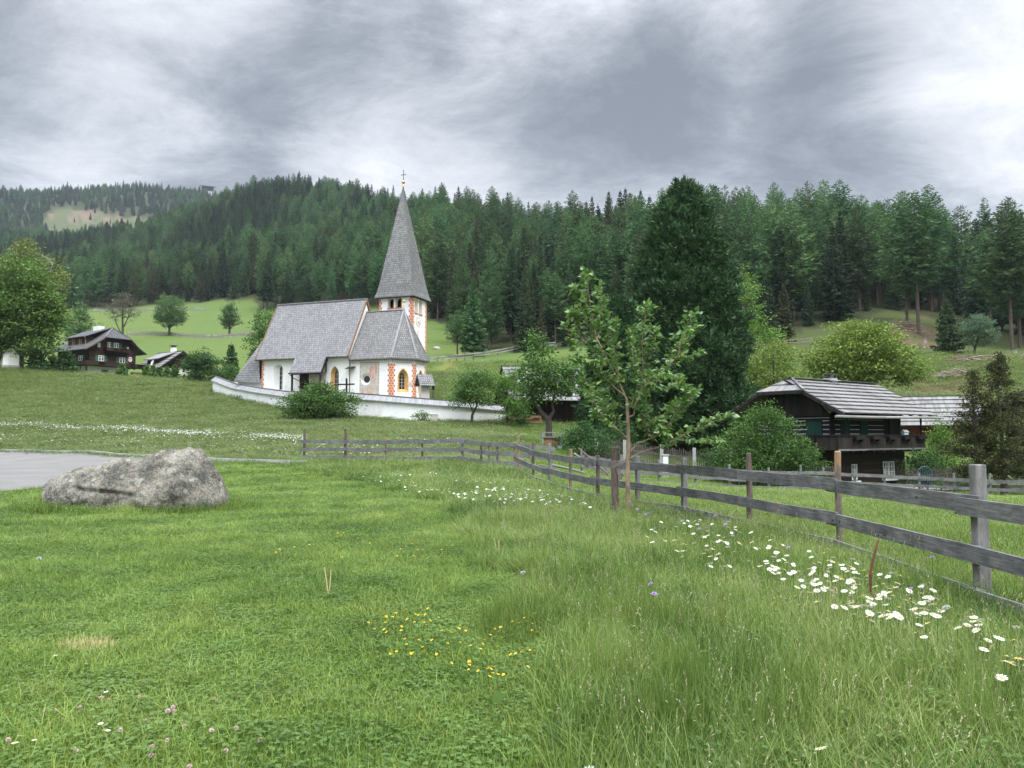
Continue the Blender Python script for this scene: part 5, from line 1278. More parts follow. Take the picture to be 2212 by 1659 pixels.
# board roof: overlapping courses, built one over another
def board_course_roof(parent, eave_y, eave_z, ridge_y, ridge_z, xl, xr, n, mat, name, lx=None):
    """xl / xr give the left and right ends at a height fraction"""
    mb = MB(); L = Vector((0, ridge_y - eave_y, ridge_z - eave_z)); nrm = Vector((0, -L.z, L.y)).normalized()
    if nrm.z < 0: nrm = -nrm
    for k in range(n):
        f0, f1 = k / n, min(1, (k + 1.18) / n)
        a = Vector((0, eave_y, eave_z)) + L * f0 + nrm * .12; b = Vector((0, eave_y, eave_z)) + L * f1 + nrm * .02
        if ridge_y > eave_y: P = [Vector((xl(f0), a.y, a.z)), Vector((xr(f0), a.y, a.z)), Vector((xr(f1), b.y, b.z)), Vector((xl(f1), b.y, b.z))]
        else: P = [Vector((xr(f0), a.y, a.z)), Vector((xl(f0), a.y, a.z)), Vector((xl(f1), b.y, b.z)), Vector((xr(f1), b.y, b.z))]
        mb.slab(P, -nrm * .075)
    return mb.build(name, mat, parent)
RY, RZ, EY, EZ = 2.62, zz1(4.93), -1.42, zz1(2.74)
hip_f = (4.1 - 2.74) / (4.93 - 2.74)
def xl(f): return -1.02 if f < hip_f else -1.02 + (f - hip_f) / (1 - hip_f) * 1.0
def xr(f): return 9.3 + .25 * f
roof = board_course_roof(LH, EY, EZ, RY, RZ, xl, xr, 9, M['board_roof'], 'roof')
board_course_roof(LH, 6.66, EZ, RY, RZ, xl, xr, 9, M['board_roof'], 'rear_roof')
ya = EY + (RY - EY) * hip_f; yb = 6.66 + (RY - 6.66) * hip_f; zh = zz1(4.1)
mb = MB(); A = Vector((-.02, RY, RZ + .05))
for f0, f1 in ((0, .55), (.48, 1)):
    def hp(f, s): e = Vector((-1.12, ya - .12 if s < 0 else yb + .12, zh + .03)); return e.lerp(A, f)
    P = [hp(f0, -1) + Vector((-.02, 0, .06)), hp(f1, -1), hp(f1, 1), hp(f0, 1) + Vector((-.02, 0, .06))] if f1 < 1 else [hp(f0, -1) + Vector((-.02, 0, .06)), A, hp(f0, 1) + Vector((-.02, 0, .06))]
    mb.slab(P, (.03, 0, -.05))
mb.build('hip_roof', M['board_roof'], LH)
mb = MB(); mb.beam((-.25, RY - .09, RZ + .10), (9.6, RY - .09, RZ + .10), .26, .04); mb.beam((-.25, RY + .13, RZ + .08), (9.6, RY + .13, RZ + .08), .2, .04); mb.beam((-.05, RY - .12, RZ + .10), (-1.2, ya - .16, zh + .12), .16, .05); mb.build('ridge_board', M['grey_wood'], roof)
mb = MB(); mb.beam((-1.06, EY - .02, EZ - .06), (-1.06, ya, zh - .06), .05, .2); mb.beam((-1.06, 6.68, EZ - .06), (-1.06, yb, zh - .06), .05, .2); mb.beam((-1.1, ya, zh - .04), (-1.1, yb, zh - .04), .05, .16); mb.build('barge_board', M['dark_board'], roof)
mb = MB()
for k in range(9): x = -.6 + k * 1.2; mb.beam((x, EY + .1, EZ - .07), (x, RY, RZ - .07), .1, .1)
mb.build('rafter', M['dark_board'], roof)
mb = MB(); mb.tube([(-2.0, -1.52, zz1(2.59)), (2, -1.5, zz1(2.585)), (6, -1.5, zz1(2.63)), (9.85, -1.52, zz1(2.66))], [.075, .085, .08, .07], 9); mb.build('wooden_gutter', M['light_wood'], roof)
mb = MB(); mb.span(3.9, 4.5, 2.3, 2.95, zz1(4.6), zz1(5.15)); mb.span(3.75, 4.65, 2.2, 3.05, zz1(4.98), zz1(5.04)); mb.build('chimney', M['concrete'], roof)
mb = MB()
for x in (3.98, 4.42):
    for y in (2.38, 2.87): mb.span(x - .05, x + .05, y - .05, y + .05, zz1(5.151), zz1(5.38))
mb.slab([(3.85, 2.28, zz1(5.38)), (4.55, 2.28, zz1(5.38)), (4.5, 2.97, zz1(5.42)), (3.9, 2.97, zz1(5.42))], (0, 0, .05)); mb.span(4.1, 4.3, 2.5, 2.75, zz1(5.151), zz1(5.3)); mb.build('chimney_cap', M['tin'], roof)
mb = MB(); mb.span(.55, .72, -.04, -.006, zz1(.1), zz1(.34)); mb.build('house_number_plate', plain('enamel_blue', (.10, .14, .2), (.14, .19, .26), 4, .4), LH)
mb = MB(); mb.span(7.7, 7.75, -.35, -.006, zz1(.22), zz1(.26)); mb.lathe((7.72, -.33, zz1(-.12)), [(.05, 0), (.09, .06), (.11, .28), (.13, .30), (.02, .36)], 6); mb.build('wall_lantern', M['tin'], LH)
m = MB(); m.span(.2, 8.0, -.06, -.002, zz1(-2.3), zz1(-1.62)); m.build('foundation', M['stone'], LH)
# little blue bird house on the balcony rail
o = thing('bird_house', 'small pale blue house-shaped box on the balcony rail of the log house', 'bird house', tuple(LH.matrix_basis @ Vector((6.1, -1.03, zz1(1.60)))), R(HA)); mb = MB(); mb.span(-.25, .25, -.09, .09, 0, .16); mb.build('box', M['pale_blue'], o); mb = MB(); mb.slab([(-.28, -.13, .15), (.28, -.13, .15), (.28, 0, .30), (-.28, 0, .30)], (0, .02, -.02)); mb.slab([(.28, .13, .15), (-.28, .13, .15), (-.28, 0, .30), (.28, 0, .30)], (0, -.02, -.02)); mb.build('roof', M['cabinet'], o)

# ------------------------------------------------------------------ generic gabled timber house
def gable_house(label, loc, rz, L, Wd, zb, ze, zr, ov, n, wall, gab, roofm, name='wooden_house', hipf=None, parts=None):
    """local x along the ridge, y across; eaves at ze, ridge at zr (heights above loc)"""
    o = thing(name, label, 'house', loc, rz); mb = MB(); mb.span(0, L, 0, Wd, zb, ze + .15); mb.build('wall', wall, o)
    hw = Wd / 2; k = (zr - ze) / (hw + ov)
    zg = ze + ov * k
    for x in (0.0, L - .1):
        mb = MB(); mb.slab([(x - .01, 0, zg - .02), (x - .01, Wd, zg - .02), (x - .01, hw, zr - .15)], (.1, 0, 0)); mb.build('gable', gab, o)
    e = lambda f: -.8 if not hipf or f < hipf else -.8 + (f - hipf) / (1 - hipf) * 1.2
    r1 = board_course_roof(o, -ov, ze, hw, zr, e, lambda f: L + .8, n, roofm, 'roof'); r2 = board_course_roof(o, Wd + ov, ze, hw, zr, e, lambda f: L + .8, n, roofm, 'roof')
    mb = MB(); mb.beam((e(1) - .1, hw, zr + .09), (L + .9, hw, zr + .09), .3, .05); mb.build('ridge_board', M['grey_wood'], r1)
    for x in (-.84, L + .84):
        for s in (-1, 1): mb = MB(); mb.beam((x, hw + s * (hw + ov), ze - .03), (x, hw + s * .02, zr - .03), .05, .2); mb.build('barge_board', M['dark_board'], r1)
    return o, r1
# red log house partly hidden behind the black one
x, y = plan(1895, 66); zb_ = h1(x, y)
RH, _ = gable_house('reddish log house with silvery board roof half hidden behind the black log house', (x - 3.0, y - 1.5, at(1950, 1000, 64).z), R(-22), 9.0, 6.2, -.8, 3.0, 5.55, 1.1, 7, M['red_log'], M['dark_board'], M['board_roof'])
m = MB(); m.span(.2, 9.2, -.9, -.8, 1.0, 1.75); m.span(9.06, 9.14, -.8, 6.0, 1.0, 1.75); m.span(.2, 9.1, -.85, -.002, .9, .98); m.build('balcony', M['dark_log'], RH)
m = MB()
for k in range(4): m.span(9.15, 9.17, .2, 6.0, .15 + k * .25, .23 + k * .25)
m.build('chinking', M['chink'], RH)
for y_ in (1.6, 3.9):
    m = MB(); m.span(9.005, 9.03, y_, y_ + .7, 2.0, 2.9); f_ = m.build('window', M['white_paint'], RH); m = MB(); m.span(9.031, 9.036, y_ + .08, y_ + .62, 2.08, 2.82); m.build('pane', M['pane'], f_)
# house cut by the right edge
x, y = plan(2425, 60); EHo, _ = gable_house('brown wooden house with silvery board roof cut off by the right edge of the view', (x - 3.4, y - 2.2, at(2230, 1000, 60).z), R(38), 9, 6.4, -1.2, 4.1, 6.4, 1.2, 7, M['chalet_log'], M['dark_board'], M['board_roof'])
x, y = plan(2345, 54); EH2, _ = gable_house('low shed with pale board roof under the house at the right edge', (x - 1.6, y - .5, at(2240, 1040, 54).z), R(30), 4, 2.6, -1.0, 2.2, 3.4, .6, 4, M['dark_log'], M['dark_board'], M['board_roof'], 'shed')
# barn behind the trees right of the churchyard
x, y = 0.4, 72.0; zb_ = h1(x, y)
BA, br_ = gable_house('old dark barn with silvery shingle roof behind the walnut tree right of the churchyard', (x, y, zb_), R(10), 9.0, 7.0, 3.1 - zb_, 4.7 - zb_, 8.3 - zb_, 1.3, 8, M['barn_board'], M['barn_board'], M['board_roof'], 'barn')
m = MB()
for k in range(5):
    for yy in (-.3, 6.6): m.span(.2 + k * 2.1, .45 + k * 2.1, yy, yy + .25, -1.2, 3.1 - zb_)
m.beam((-.3, -.16, 3.0 - zb_), (9.3, -.16, 3.3 - zb_), .25, .25); m.span(-.2, 9.2, .05, 6.9, 2.9 - zb_, 3.08 - zb_); m.build('stilt_frame', M['dark_log'], BA)
m = MB(); m.span(3.2, 8.8, 3.5, 6.6, -1.5, 2.85 - zb_); m.build('stone_base', M['render'], BA)
for xx in (1.9, 2.6):
    m = MB(); m.tube([(xx, 3.3, 7.9 - zb_), (xx, 3.3, 8.75 - zb_)], .1, 8); m.lathe((xx, 3.3, 8.72 - zb_), [(.1, 0), (.16, .03), (.15, .12), (.02, .16)], 8); m.build('flue', M['copper_pipe'], br_)
# stacked firewood under the barn
gw = random.Random(4); o = thing('wood_pile', 'stack of split reddish boards and firewood under the dark barn', 'wood pile', (*plan(1128, 70.6), 0)); o.location.z = h1(o.location.x, o.location.y); mb = MB()
for k in range(44):
    a = gw.uniform(-1.4, 1.4); z = .06 + (k % 6) * .12; L = gw.uniform(.8, 1.5); mb.box((a, gw.uniform(-.2, .2), z), (L, .18, .09), 0, gw.uniform(-.12, .12))
mb.build('logs', M['woodpile'], o)

# ------------------------------------------------------------------ chalet on the left (local: x across the gable, y back, z from its base)
CA = 58.0
CHL = thing('chalet', 'big dark brown chalet with green shutters, balconies and hipped grey roof beyond the meadow crest', 'house', (-66.28, 120.0, 10.9), R(CA)); zc0 = 10.9
def zc_(z): return z - zc0
GW, LEN = 7.73, 9.2
mb = MB(); mb.span(0, GW, 0, LEN, zc_(12.45), zc_(15.1)); mb.build('wall', M['chalet_log'], CHL)
mb = MB(); mb.slab([(0, .0, zc_(15.05)), (GW, 0, zc_(15.05)), (6.15, 0, zc_(17.1)), (2.15, 0, zc_(17.1))], (0, .12, 0)); mb.build('gable', M['chalet_log'], CHL)
mb = MB(); mb.span(-.05, GW - 1.2, .05, LEN, zc_(9.5), zc_(12.44)); mb.build('cellar_wall', M['cream_render'], CHL)
PR, PZ = 4.17, 18.85
def rs_(side):
    s = 1 if side < 0 else -1; x0 = -1.2 if side < 0 else GW + 1.25; xb = .8 if side < 0 else GW - .6
    mb = MB(); ze_, zm, zh_ = 14.92, 15.75, 17.15; xm = x0 + s * 1.3; xh = 2.1 if side < 0 else 6.15; yf = -1.0
    t = (0, 0, -.12)
    mb.slab([(x0, yf, zc_(ze_)), (x0, LEN + .6, zc_(ze_)), (xm, LEN + .6, zc_(zm)), (xm, yf, zc_(zm))], t); mb.slab([(xm, yf, zc_(zm)), (xm, LEN + .6, zc_(zm)), (xh, LEN + .6, zc_(zh_)), (xh, yf, zc_(zh_))], t)
    mb.slab([(xh, yf, zc_(zh_)), (xh, LEN + .6, zc_(zh_)), (PR, LEN + .6, zc_(PZ)), (PR, .8, zc_(PZ))], t)
    o = mb.build('roof', M['dark_shingle'], CHL)
    m = MB(); m.beam((x0, yf - .03, zc_(ze_ - .08)), (xm, yf - .03, zc_(zm - .08)), .05, .22); m.beam((xm, yf - .03, zc_(zm - .08)), (xh, yf - .03, zc_(zh_ - .08)), .05, .22); m.build('barge_board', plain('tan_barge', (.11, .08, .055), (.19, .14, .1), 6) if side < 0 else M['dark_board'], o)
    return o
rL, rR = rs_(-1), rs_(1)
mb = MB(); mb.slab([(1.95, -1.05, zc_(17.10)), (6.3, -1.05, zc_(17.10)), (PR, .85, zc_(PZ + .03))], (0, .03, -.1)); mb.build('hip_roof', M['dark_shingle'], CHL)
mb = MB(); mb.beam((2.0, -1.08, zc_(17.2)), (PR, .8, zc_(PZ + .06)), .14, .06); mb.beam((6.25, -1.08, zc_(17.2)), (PR, .8, zc_(PZ + .06)), .14, .06); mb.beam((PR, .7, zc_(PZ + .06)), (PR, LEN + .7, zc_(PZ + .06)), .2, .06); mb.tube([(1.9, -1.12, zc_(17.02)), (6.35, -1.12, zc_(17.02))], .06, 7); mb.build('ridge_board', M['tin'], rL)
# long dormer on the left slope
mb = MB(); mb.span(.55, 3.3, 2.0, 7.2, zc_(15.7), zc_(17.25)); dm = mb.build('dormer', M['chalet_log'], CHL)
mb = MB(); mb.slab([(.15, 1.4, zc_(17.22)), (.15, 7.7, zc_(17.22)), (PR, 7.9, zc_(18.95)), (PR, 1.2, zc_(18.95))], (0, 0, -.1)); mb.build('dormer_roof', M['dark_shingle'], dm)
mb = MB(); mb.tube([(.1, 1.6, zc_(17.1)), (.25, 1.7, zc_(16.9)), (.45, 1.9, zc_(16.6)), (.45, 1.9, zc_(15.8))], .07, 7); mb.build('downpipe', plain('tan_pipe', (.25, .17, .11), (.36, .26, .18), 5), dm)
for y_ in (3.3, 5.3):
    m = MB(); m.span(.52, .549, y_, y_ + .22, zc_(15.95), zc_(16.95)); m.span(.52, .549, y_ + .5, y_ + .72, zc_(15.95), zc_(16.95)); m.build('curtained_window', plain('tan_curtain', (.25, .15, .08), (.38, .25, .14), 5), dm)
mb = MB(); mb.span(3.4, 4.4, 3.6, 5.2, zc_(18.3), zc_(19.35)); mb.build('chimney', M['render'], CHL)
def ch_window(x0, x1, z0, z1_, shut, wside=False):
    m = MB(); fr_ = [(x0, x1)]
    def sp_(a, b, y0, y1, c, d, mm=0):
        if wside: m.span(y0, y1, a, b, zc_(c), zc_(d), mm)
        else: m.span(a, b, y0, y1, zc_(c), zc_(d), mm)
    sp_(x0, x0 + .09, -.06, -.003, z0, z1_); sp_(x1 - .09, x1, -.06, -.003, z0, z1_); sp_(x0 + .09, x1 - .09, -.06, -.003, z0, z0 + .09); sp_(x0 + .09, x1 - .09, -.06, -.003, z1_ - .09, z1_); xm = (x0 + x1) / 2; sp_(xm - .07, xm + .07, -.06, -.003, z0 + .09, z1_ - .09); zm = z0 + (z1_ - z0) * .6; sp_(x0 + .09, xm - .07, -.05, -.004, zm - .03, zm + .03); sp_(xm + .07, x1 - .09, -.05, -.004, zm - .03, zm + .03)
    w_ = m.build('window', M['white_paint'], CHL); m = MB(); sp_(x0 + .05, x1 - .05, -.012, -.002, z0 + .05, z1_ - .05); m.build('pane', M['pane'], w_)
    for s in shut:
        m = MB(); a = x0 - .52 if s < 0 else x1 + .04
        sp_(a, a + .48, -.07, -.02, z0 - .03, z1_ + .03); m.build('shutter', M['shutter_green'], CHL)
ch_window(1.5, 2.4, 13.25, 14.15, (-1, 1)); ch_window(4.95, 5.9, 13.2, 14.1, (-1, 1)); ch_window(2.9, 3.6, 15.6, 16.4, ()); ch_window(3.95, 4.75, 15.6, 16.4, (-1, 1)); ch_window(1.3, 1.75, 15.42, 16.1, ()); ch_window(6.15, 6.45, 15.1, 15.9, ()); ch_window(1.7, 2.9, 13.3, 14.1, (-1, 1), True)
mb = MB(); mb.span(-1.0, 9.3, -1.1, -.002, zc_(12.42), zc_(12.52)); mb.span(-1.0, -.002, 0, 8.5, zc_(12.42), zc_(12.52)); bl = mb.build('balcony', M['dark_board'], CHL)
mb = MB(); mb.span(-1.05, 9.35, -1.16, -1.1, zc_(12.45), zc_(13.12)); mb.span(-1.05, -.99, -1.09, 8.5, zc_(12.45), zc_(13.12)); mb.build('railing_boards', M['chalet_log'], bl)
for x in (1.0, 4.2, 6.0, 7.4):
    m = MB(); m.span(x, x + .95, -1.38, -1.17, zc_(12.9), zc_(13.08)); m.build('flower_box', M['dark_log'], bl)
mb = MB(); mb.span(2.3, 6.1, -1.0, -.002, zc_(14.88), zc_(14.98)); mb.slab([(2.3, -1.0, zc_(14.9)), (6.1, -1.0, zc_(14.9)), (5.9, -.002, zc_(14.3)), (2.5, -.002, zc_(14.3))], (0, .02, -.04)); b2_ = mb.build('upper_balcony', M['dark_board'], CHL)
mb = MB(); mb.span(2.25, 6.15, -1.06, -1.0, zc_(14.9), zc_(15.5)); mb.span(2.25, 2.31, -.99, -.002, zc_(14.9), zc_(15.5)); mb.span(6.09, 6.15, -.99, -.002, zc_(14.9), zc_(15.5)); mb.build('railing_boards', M['chalet_log'], b2_)
for x in (3.3, 4.4, 5.2):
    m = MB(); m.span(x, x + .7, -1.26, -1.07, zc_(15.28), zc_(15.44)); m.build('flower_box', M['dark_log'], b2_)
for x in (-.9, 9.2):
    m = MB(); m.span(x - .08, x + .08, -1.05, -.9, zc_(9.5), zc_(12.42)); m.build('balcony_post', M['dark_log'], bl)
mb = MB(); g_ = face_fn((0, 0), (1, 0), (0, 1)); fz = lambda s, z: (s, -.03, z - zc0)
mb.poly([(6.5, 13.65), (6.8, 13.5), (7.1, 13.65), (7.12, 14.15), (6.95, 14.3), (6.65, 14.3), (6.48, 14.15)], [], fz, 0); f2 = lambda s, z: (s, -.035, z - zc0); mb.poly([(6.52, 13.95), (7.08, 13.95), (7.08, 14.12), (6.52, 14.12)], [], f2, 1); mb.poly([(6.62, 13.7), (6.98, 13.7), (6.98, 13.78), (6.62, 13.78)], [], f2, 1); mb.build('wall_shield', [M['sign_white'], M['sign_red']], CHL)
mb = MB(); mb.span(2.1, 3.2, -.03, .049, zc_(11.55), zc_(11.95)); mb.build('cellar_window', M['pane'], CHL); mb = MB(); mb.span(6.0, 6.5, -.03, .049, zc_(10.6), zc_(11.7)); mb.build('cellar_door', plain('blue_door', (.02, .05, .12), (.03, .07, .16), 4), CHL)
o = thing('wood_pile', 'round-ended firewood stacked under the chalet balcony', 'wood pile', tuple(CHL.matrix_basis @ Vector((7.9, -.3, .2)))); o.rotation_euler.z = R(CA); mb = MB()
for k in range(60): mb.tube([(-.9 + (k % 10) * .2, -.35, -.3 + (k // 10) * .19), (-.9 + (k % 10) * .2, .35, -.3 + (k // 10) * .19)], .09, 6)
mb.build('logs', M['woodpile'], o, uv=False)
# smaller house to the right of the chalet
SHo, sr_ = gable_house('small house with pale shingle roof, dormer and white chimney right of the chalet', (-62.0, 128.5, 11.3), R(-32), 5.5, 6.6, -2, 1.15, 4.2, 1.0, 6, M['cream_render'], M['chalet_log'], M['board_roof'], 'small_house')
mb = MB(); mb.span(3.2, 4.0, 3.0, 3.6, 3.6, 5.0); mb.build('chimney', M['render'], sr_); mb = MB(); mb.span(3.0, 4.2, 2.85, 3.75, 5.25, 5.35); mb.span(3.25, 3.4, 3.1, 3.5, 5.0, 5.25); mb.span(3.8, 3.95, 3.1, 3.5, 5.0, 5.25); mb.build('chimney_cap', M['tin'], sr_)
mb = MB(); mb.span(1.2, 4.3, .15, 2.6, 1.7, 2.75); dm = mb.build('dormer', M['chalet_log'], SHo); mb = MB(); mb.slab([(.8, -.35, 2.7), (4.7, -.35, 2.7), (4.9, 3.0, 4.1), (.6, 3.0, 4.1)], (0, 0, .1)); mb.build('dormer_roof', M['board_roof'], dm)
mb = MB(); mb.lathe((0, 0, 0), [(.02, 0), (.3, .05), (.5, .15), (.52, .16)], 16); d_ = mb.build('satellite_dish', M['sign_white'], SHo, uv=False); d_.location = (3.6, -.35, 2.1); d_.rotation_euler = (R(75), 0, R(-10))
# low white chapel under the big tree at the left edge
cx_, cy_ = plan(17, 105.5); cz_ = h1(cx_, cy_)
o = thing('field_chapel', 'tiny white field chapel with grey plinth under the big tree at the left edge', 'chapel', (cx_, cy_, cz_), R(40)); mb = MB(); mb.span(-.95, .95, 0, 2.2, .55, 2.0); mb.slab([(-.95, 0, 2.0), (.95, 0, 2.0), (0, 0, 3.0)], (0, 2.2, 0)); mb.build('wall', M['render'], o)
mb = MB(); mb.span(-1.03, 1.03, -.08, 2.28, -.6, .549); mb.build('plinth', M['grey_render'], o)
mb = MB(); mb.slab([(-1.3, -.3, 1.72), (-1.3, 2.5, 1.72), (0, 2.5, 3.12), (0, -.3, 3.12)], (0, 0, .08)); mb.slab([(1.3, 2.5, 1.72), (1.3, -.3, 1.72), (0, -.3, 3.12), (0, 2.5, 3.12)], (0, 0, .08)); mb.build('roof', M['dark_shingle'], o)
# mountain hut on the far skyline
hx, hy = plan(437, 1370); hzz = at(437, 408, 1370).z
o = thing('mountain_hut', 'far grey mountain hut with flat roof on the bare skyline of the left mountain', 'building', (hx, hy, hzz), R(20)); mb = MB(); mb.span(-12, 8, -4, 4, -14, 3); mb.build('wall', M['dark_board'], o); mb = MB(); mb.slab([(-15, -6, 3), (12, -6, 3), (12, 6, 5.5), (-15, 6, 5.5)], (0, 0, .8)); mb.build('roof', M['tin'], o); mb = MB(); mb.span(-3, 14, -6.5, -4.1, -14, -6); mb.build('base', M['concrete'], o)
# ------------------------------------------------------------------ fences
def place(o, x, y, dz=0.0): o.location = (x, y, h1(x, y) + dz); return o
def weathered(name, stain, pale=False):
    t = NT(name); c = t.coord('Object'); uv = t.coord('UV', (1.2, 16, 1)); g1 = t.noise(uv, 2.5, 6, .7); g2 = t.noise(c, 2.2, 5, .65)
    vo = t.n('TexVoronoi', Scale=2.6); vo.inputs['Randomness'].default_value = 1; t.l(t.coord('UV', (.8, 2.2, 1)), vo.inputs['Vector'])
    col = t.ramp(t.math('ADD', t.math('MULTIPLY', g1, .55), t.math('MULTIPLY', g2, .45)), [(.36, (.045, .045, .046)), (.5, (.11, .11, .109)), (.66, (.22, .217, .21))] if not pale else [(.36, (.07, .07, .069)), (.5, (.15, .149, .145)), (.66, (.26, .255, .247))])
    col = t.mix(t.ramp(vo.outputs['Distance'], [(.045, (.9, .9, .9)), (.10, (0, 0, 0))]), col, (.022, .019, .017))
    if stain: col = t.mix(t.ramp(t.noise(c, 1.1, 3), [(.68, (0, 0, 0)), (.73, (.8, .8, .8))]), col, stain)
    return t.bsdf(col, .85, .2, g1, .4, .01)
M['rail'] = weathered('weathered_rail', (.17, .09, .045)); M['rail2'] = weathered('silvery_rail', None, True)
def post_mat(name, c0, c1, peel):
    t = NT(name); c = t.coord('Object', (6, 6, 1.3)); n1 = t.noise(c, 3, 6, .7); n2 = t.noise(t.coord('Object', (3, 3, .8)), 2.2, 4)
    col = t.ramp(n1, [(.3, c0), (.7, c1)])
    if peel: col = t.mix(t.ramp(n2, [(.57 - peel, (0, 0, 0)), (.60 - peel, (.95, .95, .95))]), col, (.30, .19, .11))
    return t.bsdf(col, .85, .2, n1, .5, .012)
M['post_grey'] = post_mat('grey_post', (.09, .088, .085), (.27, .262, .25), 0); M['post_brown'] = post_mat('brown_post', (.055, .042, .035), (.17, .13, .105), .0); M['post_peel'] = post_mat('peeling_post', (.075, .06, .05), (.22, .19, .16), .05); M['post_stripped'] = post_mat('stripped_post', (.10, .085, .07), (.25, .21, .17), .1)
def rail_fence(name, label, posts, rails, mats, jog=True, rail_front=True, seed=1):
    """posts: (x, y, top above ground, half width, 'sq'|'round', material); rails: list of (height above ground, height of board, thickness)"""
    g_ = random.Random(seed); mid = posts[len(posts) // 2]
    F = thing(name, label, 'fence', (mid[0], mid[1], h1(mid[0], mid[1]))); og = F.location.copy()
    for i, (x, y, tp_, hw, sh, m) in enumerate(posts):
        z = h1(x, y); mb = MB(); lx, ly = g_.uniform(-.02, .02), g_.uniform(-.02, .02); d = Vector(posts[min(i + 1, len(posts) - 1)][:2]) - Vector(posts[max(i - 1, 0)][:2]); an = math.atan2(d.y, d.x)
        if sh == 'sq':
            ca, sa = math.cos(an), math.sin(an); P = []
            for zq, k, ox, oy in ((z - .3, 1.05, 0, 0), (z + tp_, .97, lx, ly)):
                for a, b in ((-1, -1), (1, -1), (1, 1), (-1, 1)): P.append((x + ox + (a * ca - b * sa) * hw * k, y + oy + (a * sa + b * ca) * hw * k, zq))
            mb.hexa(P); o = mb.build('post', m, F, og)
            bv = o.modifiers.new('b', 'BEVEL'); bv.width = .008; bv.segments = 2
        else:
            n_ = 7; pts = [(x + lx * k / n_ + g_.uniform(-.006, .006), y + ly * k / n_ + g_.uniform(-.006, .006), z - .3 + (tp_ + .3) * k / n_) for k in range(n_ + 1)]; pts += [(pts[-1][0], pts[-1][1], pts[-1][2] + .012)]
            mb.tube(pts, [hw * g_.uniform(.93, 1.07) * (1.06 - .12 * k / n_) for k in range(n_ + 1)] + [hw * .7], 10); mb.build('post', m, F, og, smooth=False)
    for r_, (zt, bh, th) in enumerate(rails):
        for i in range(len(posts) - 1):
            a, b = posts[i], posts[i + 1]
            if a[2] < 0 or b[2] < 0: continue
            A = Vector((a[0], a[1], h1(a[0], a[1]) + zt + g_.uniform(-.02, .02))); B = Vector((b[0], b[1], h1(b[0], b[1]) + zt + g_.uniform(-.02, .02)))
            d = (B - A).normalized(); nrm = Vector((d.y, -d.x, 0)).normalized()
            if nrm.dot(Vector((-A.x, -A.y, 0))) < 0: nrm = -nrm
            if not rail_front: nrm = -nrm
            off = max(a[3], b[3]) + th / 2 + .004 + (.0 if i % 2 else th + .004) * (1 if jog else 0)
            ex = .16 if jog else -.002
            A2, B2 = A + nrm * off - d * ex, B + nrm * off + d * ex
            mb = MB(); n_ = 4; P0 = []
            for k in range(n_ + 1):   # slightly wavy board
                q = A2.lerp(B2, k / n_) + Vector((0, 0, g_.uniform(-.006, .006))); hh = bh * g_.uniform(.94, 1.04)
                P0.append([q - nrm * th / 2 - Vector((0, 0, hh)), q + nrm * th / 2 - Vector((0, 0, hh)), q + nrm * th / 2, q - nrm * th / 2])
            for k in range(n_): mb.strip(P0[k], P0[k + 1])
            mb.face(list(reversed(P0[0]))); mb.face(P0[-1]); mb.build('rail', mats[r_ % len(mats)], F, og)
    return F
PM = [('sq', 'post_grey'), ('sq', 'post_grey'), ('round', 'post_peel'), ('round', 'post_brown'), ('sq', 'post_grey'), ('sq', 'post_grey'), ('round', 'post_brown'), ('round', 'post_peel'), ('round', 'post_grey'), ('round', 'post_brown'), ('round', 'post_stripped')]
TPS = [1.32, 1.32, 1.37, 1.30, 1.16, 1.15, 1.1, 1.2, 1.3, 1.25, 1.3]
np_ = [(x, y, TPS[i], (.055, .055, .042, .047, .05, .045, .045, .045, .05, .04, .04)[i], PM[i][0], M[PM[i][1]]) for i, (x, y) in enumerate(NEAR_POSTS)]
rail_fence('rail_fence', 'grey wooden rail fence running from the right foreground back past the young tree', np_, [(1.02, .165, .04), (.57, .16, .04), (.20, .15, .035)], [M['rail'], M['rail'], M['rail2']], seed=3)
f2p = [(658, 36, 1.5, 'post_brown'), (747, 34.6, 1.5, 'post_brown'), (834, 33.3, 1.1, 'post_stripped'), (913, 32.2, 1.0, 'post_brown'), (1000, 31, 1.05, 'post_grey'), (1040, 30, .95, 'post_brown'), (1057, 29.5, 1.0, 'post_grey'), (1074, 29.0, 1.0, 'post_grey'), (1112, 28.6, 1.0, 'post_stripped'), (1150, 28.4, 1.0, 'post_brown'), (1190, 28.6, 1.0, 'post_grey')]
rail_fence('rail_fence', 'low three-rail wooden fence across the meadow behind the lawn, left of centre', [(*plan(u, D), t_, .06 if i in (0, 1, 4, 10) else .045, 'round', M[m]) for i, (u, D, t_, m) in enumerate(f2p)], [(1.0, .16, .035), (.66, .16, .035), (.30, .15, .035)], [M['rail2']], seed=5)
f3 = [(1256, 34), (1342, 36), (1423, 37), (1500, 38), (1575, 39), (1658, 39.5), (1727, 40), (1777, 40.3), (1844, 40), (1908, 40), (1982, 40), (2057, 39), (2135, 38), (2225, 37), (2330, 36)]
rail_fence('rail_fence', 'silvery two-rail fence beyond the field in front of the black log house', [(*plan(u, D), 1.22 + .08 * math.sin(i * 2.3), .05, 'sq' if i % 3 else 'round', M['post_grey']) for i, (u, D) in enumerate(f3)], [(.98, .17, .035), (.56, .15, .035), (.2, .12, .03)], [M['rail2']], seed=7)
f4 = [(2040, 42.5), (2100, 42), (2170, 41.5), (2260, 41)]
rail_fence('rail_fence', 'short grey double rail fence behind the brownish conifers at the right edge', [(*plan(u, D), 1.15, .05, 'round', M['post_brown']) for u, D in f4], [(.98, .2, .04), (.62, .16, .04)], [M['rail2']], seed=9)
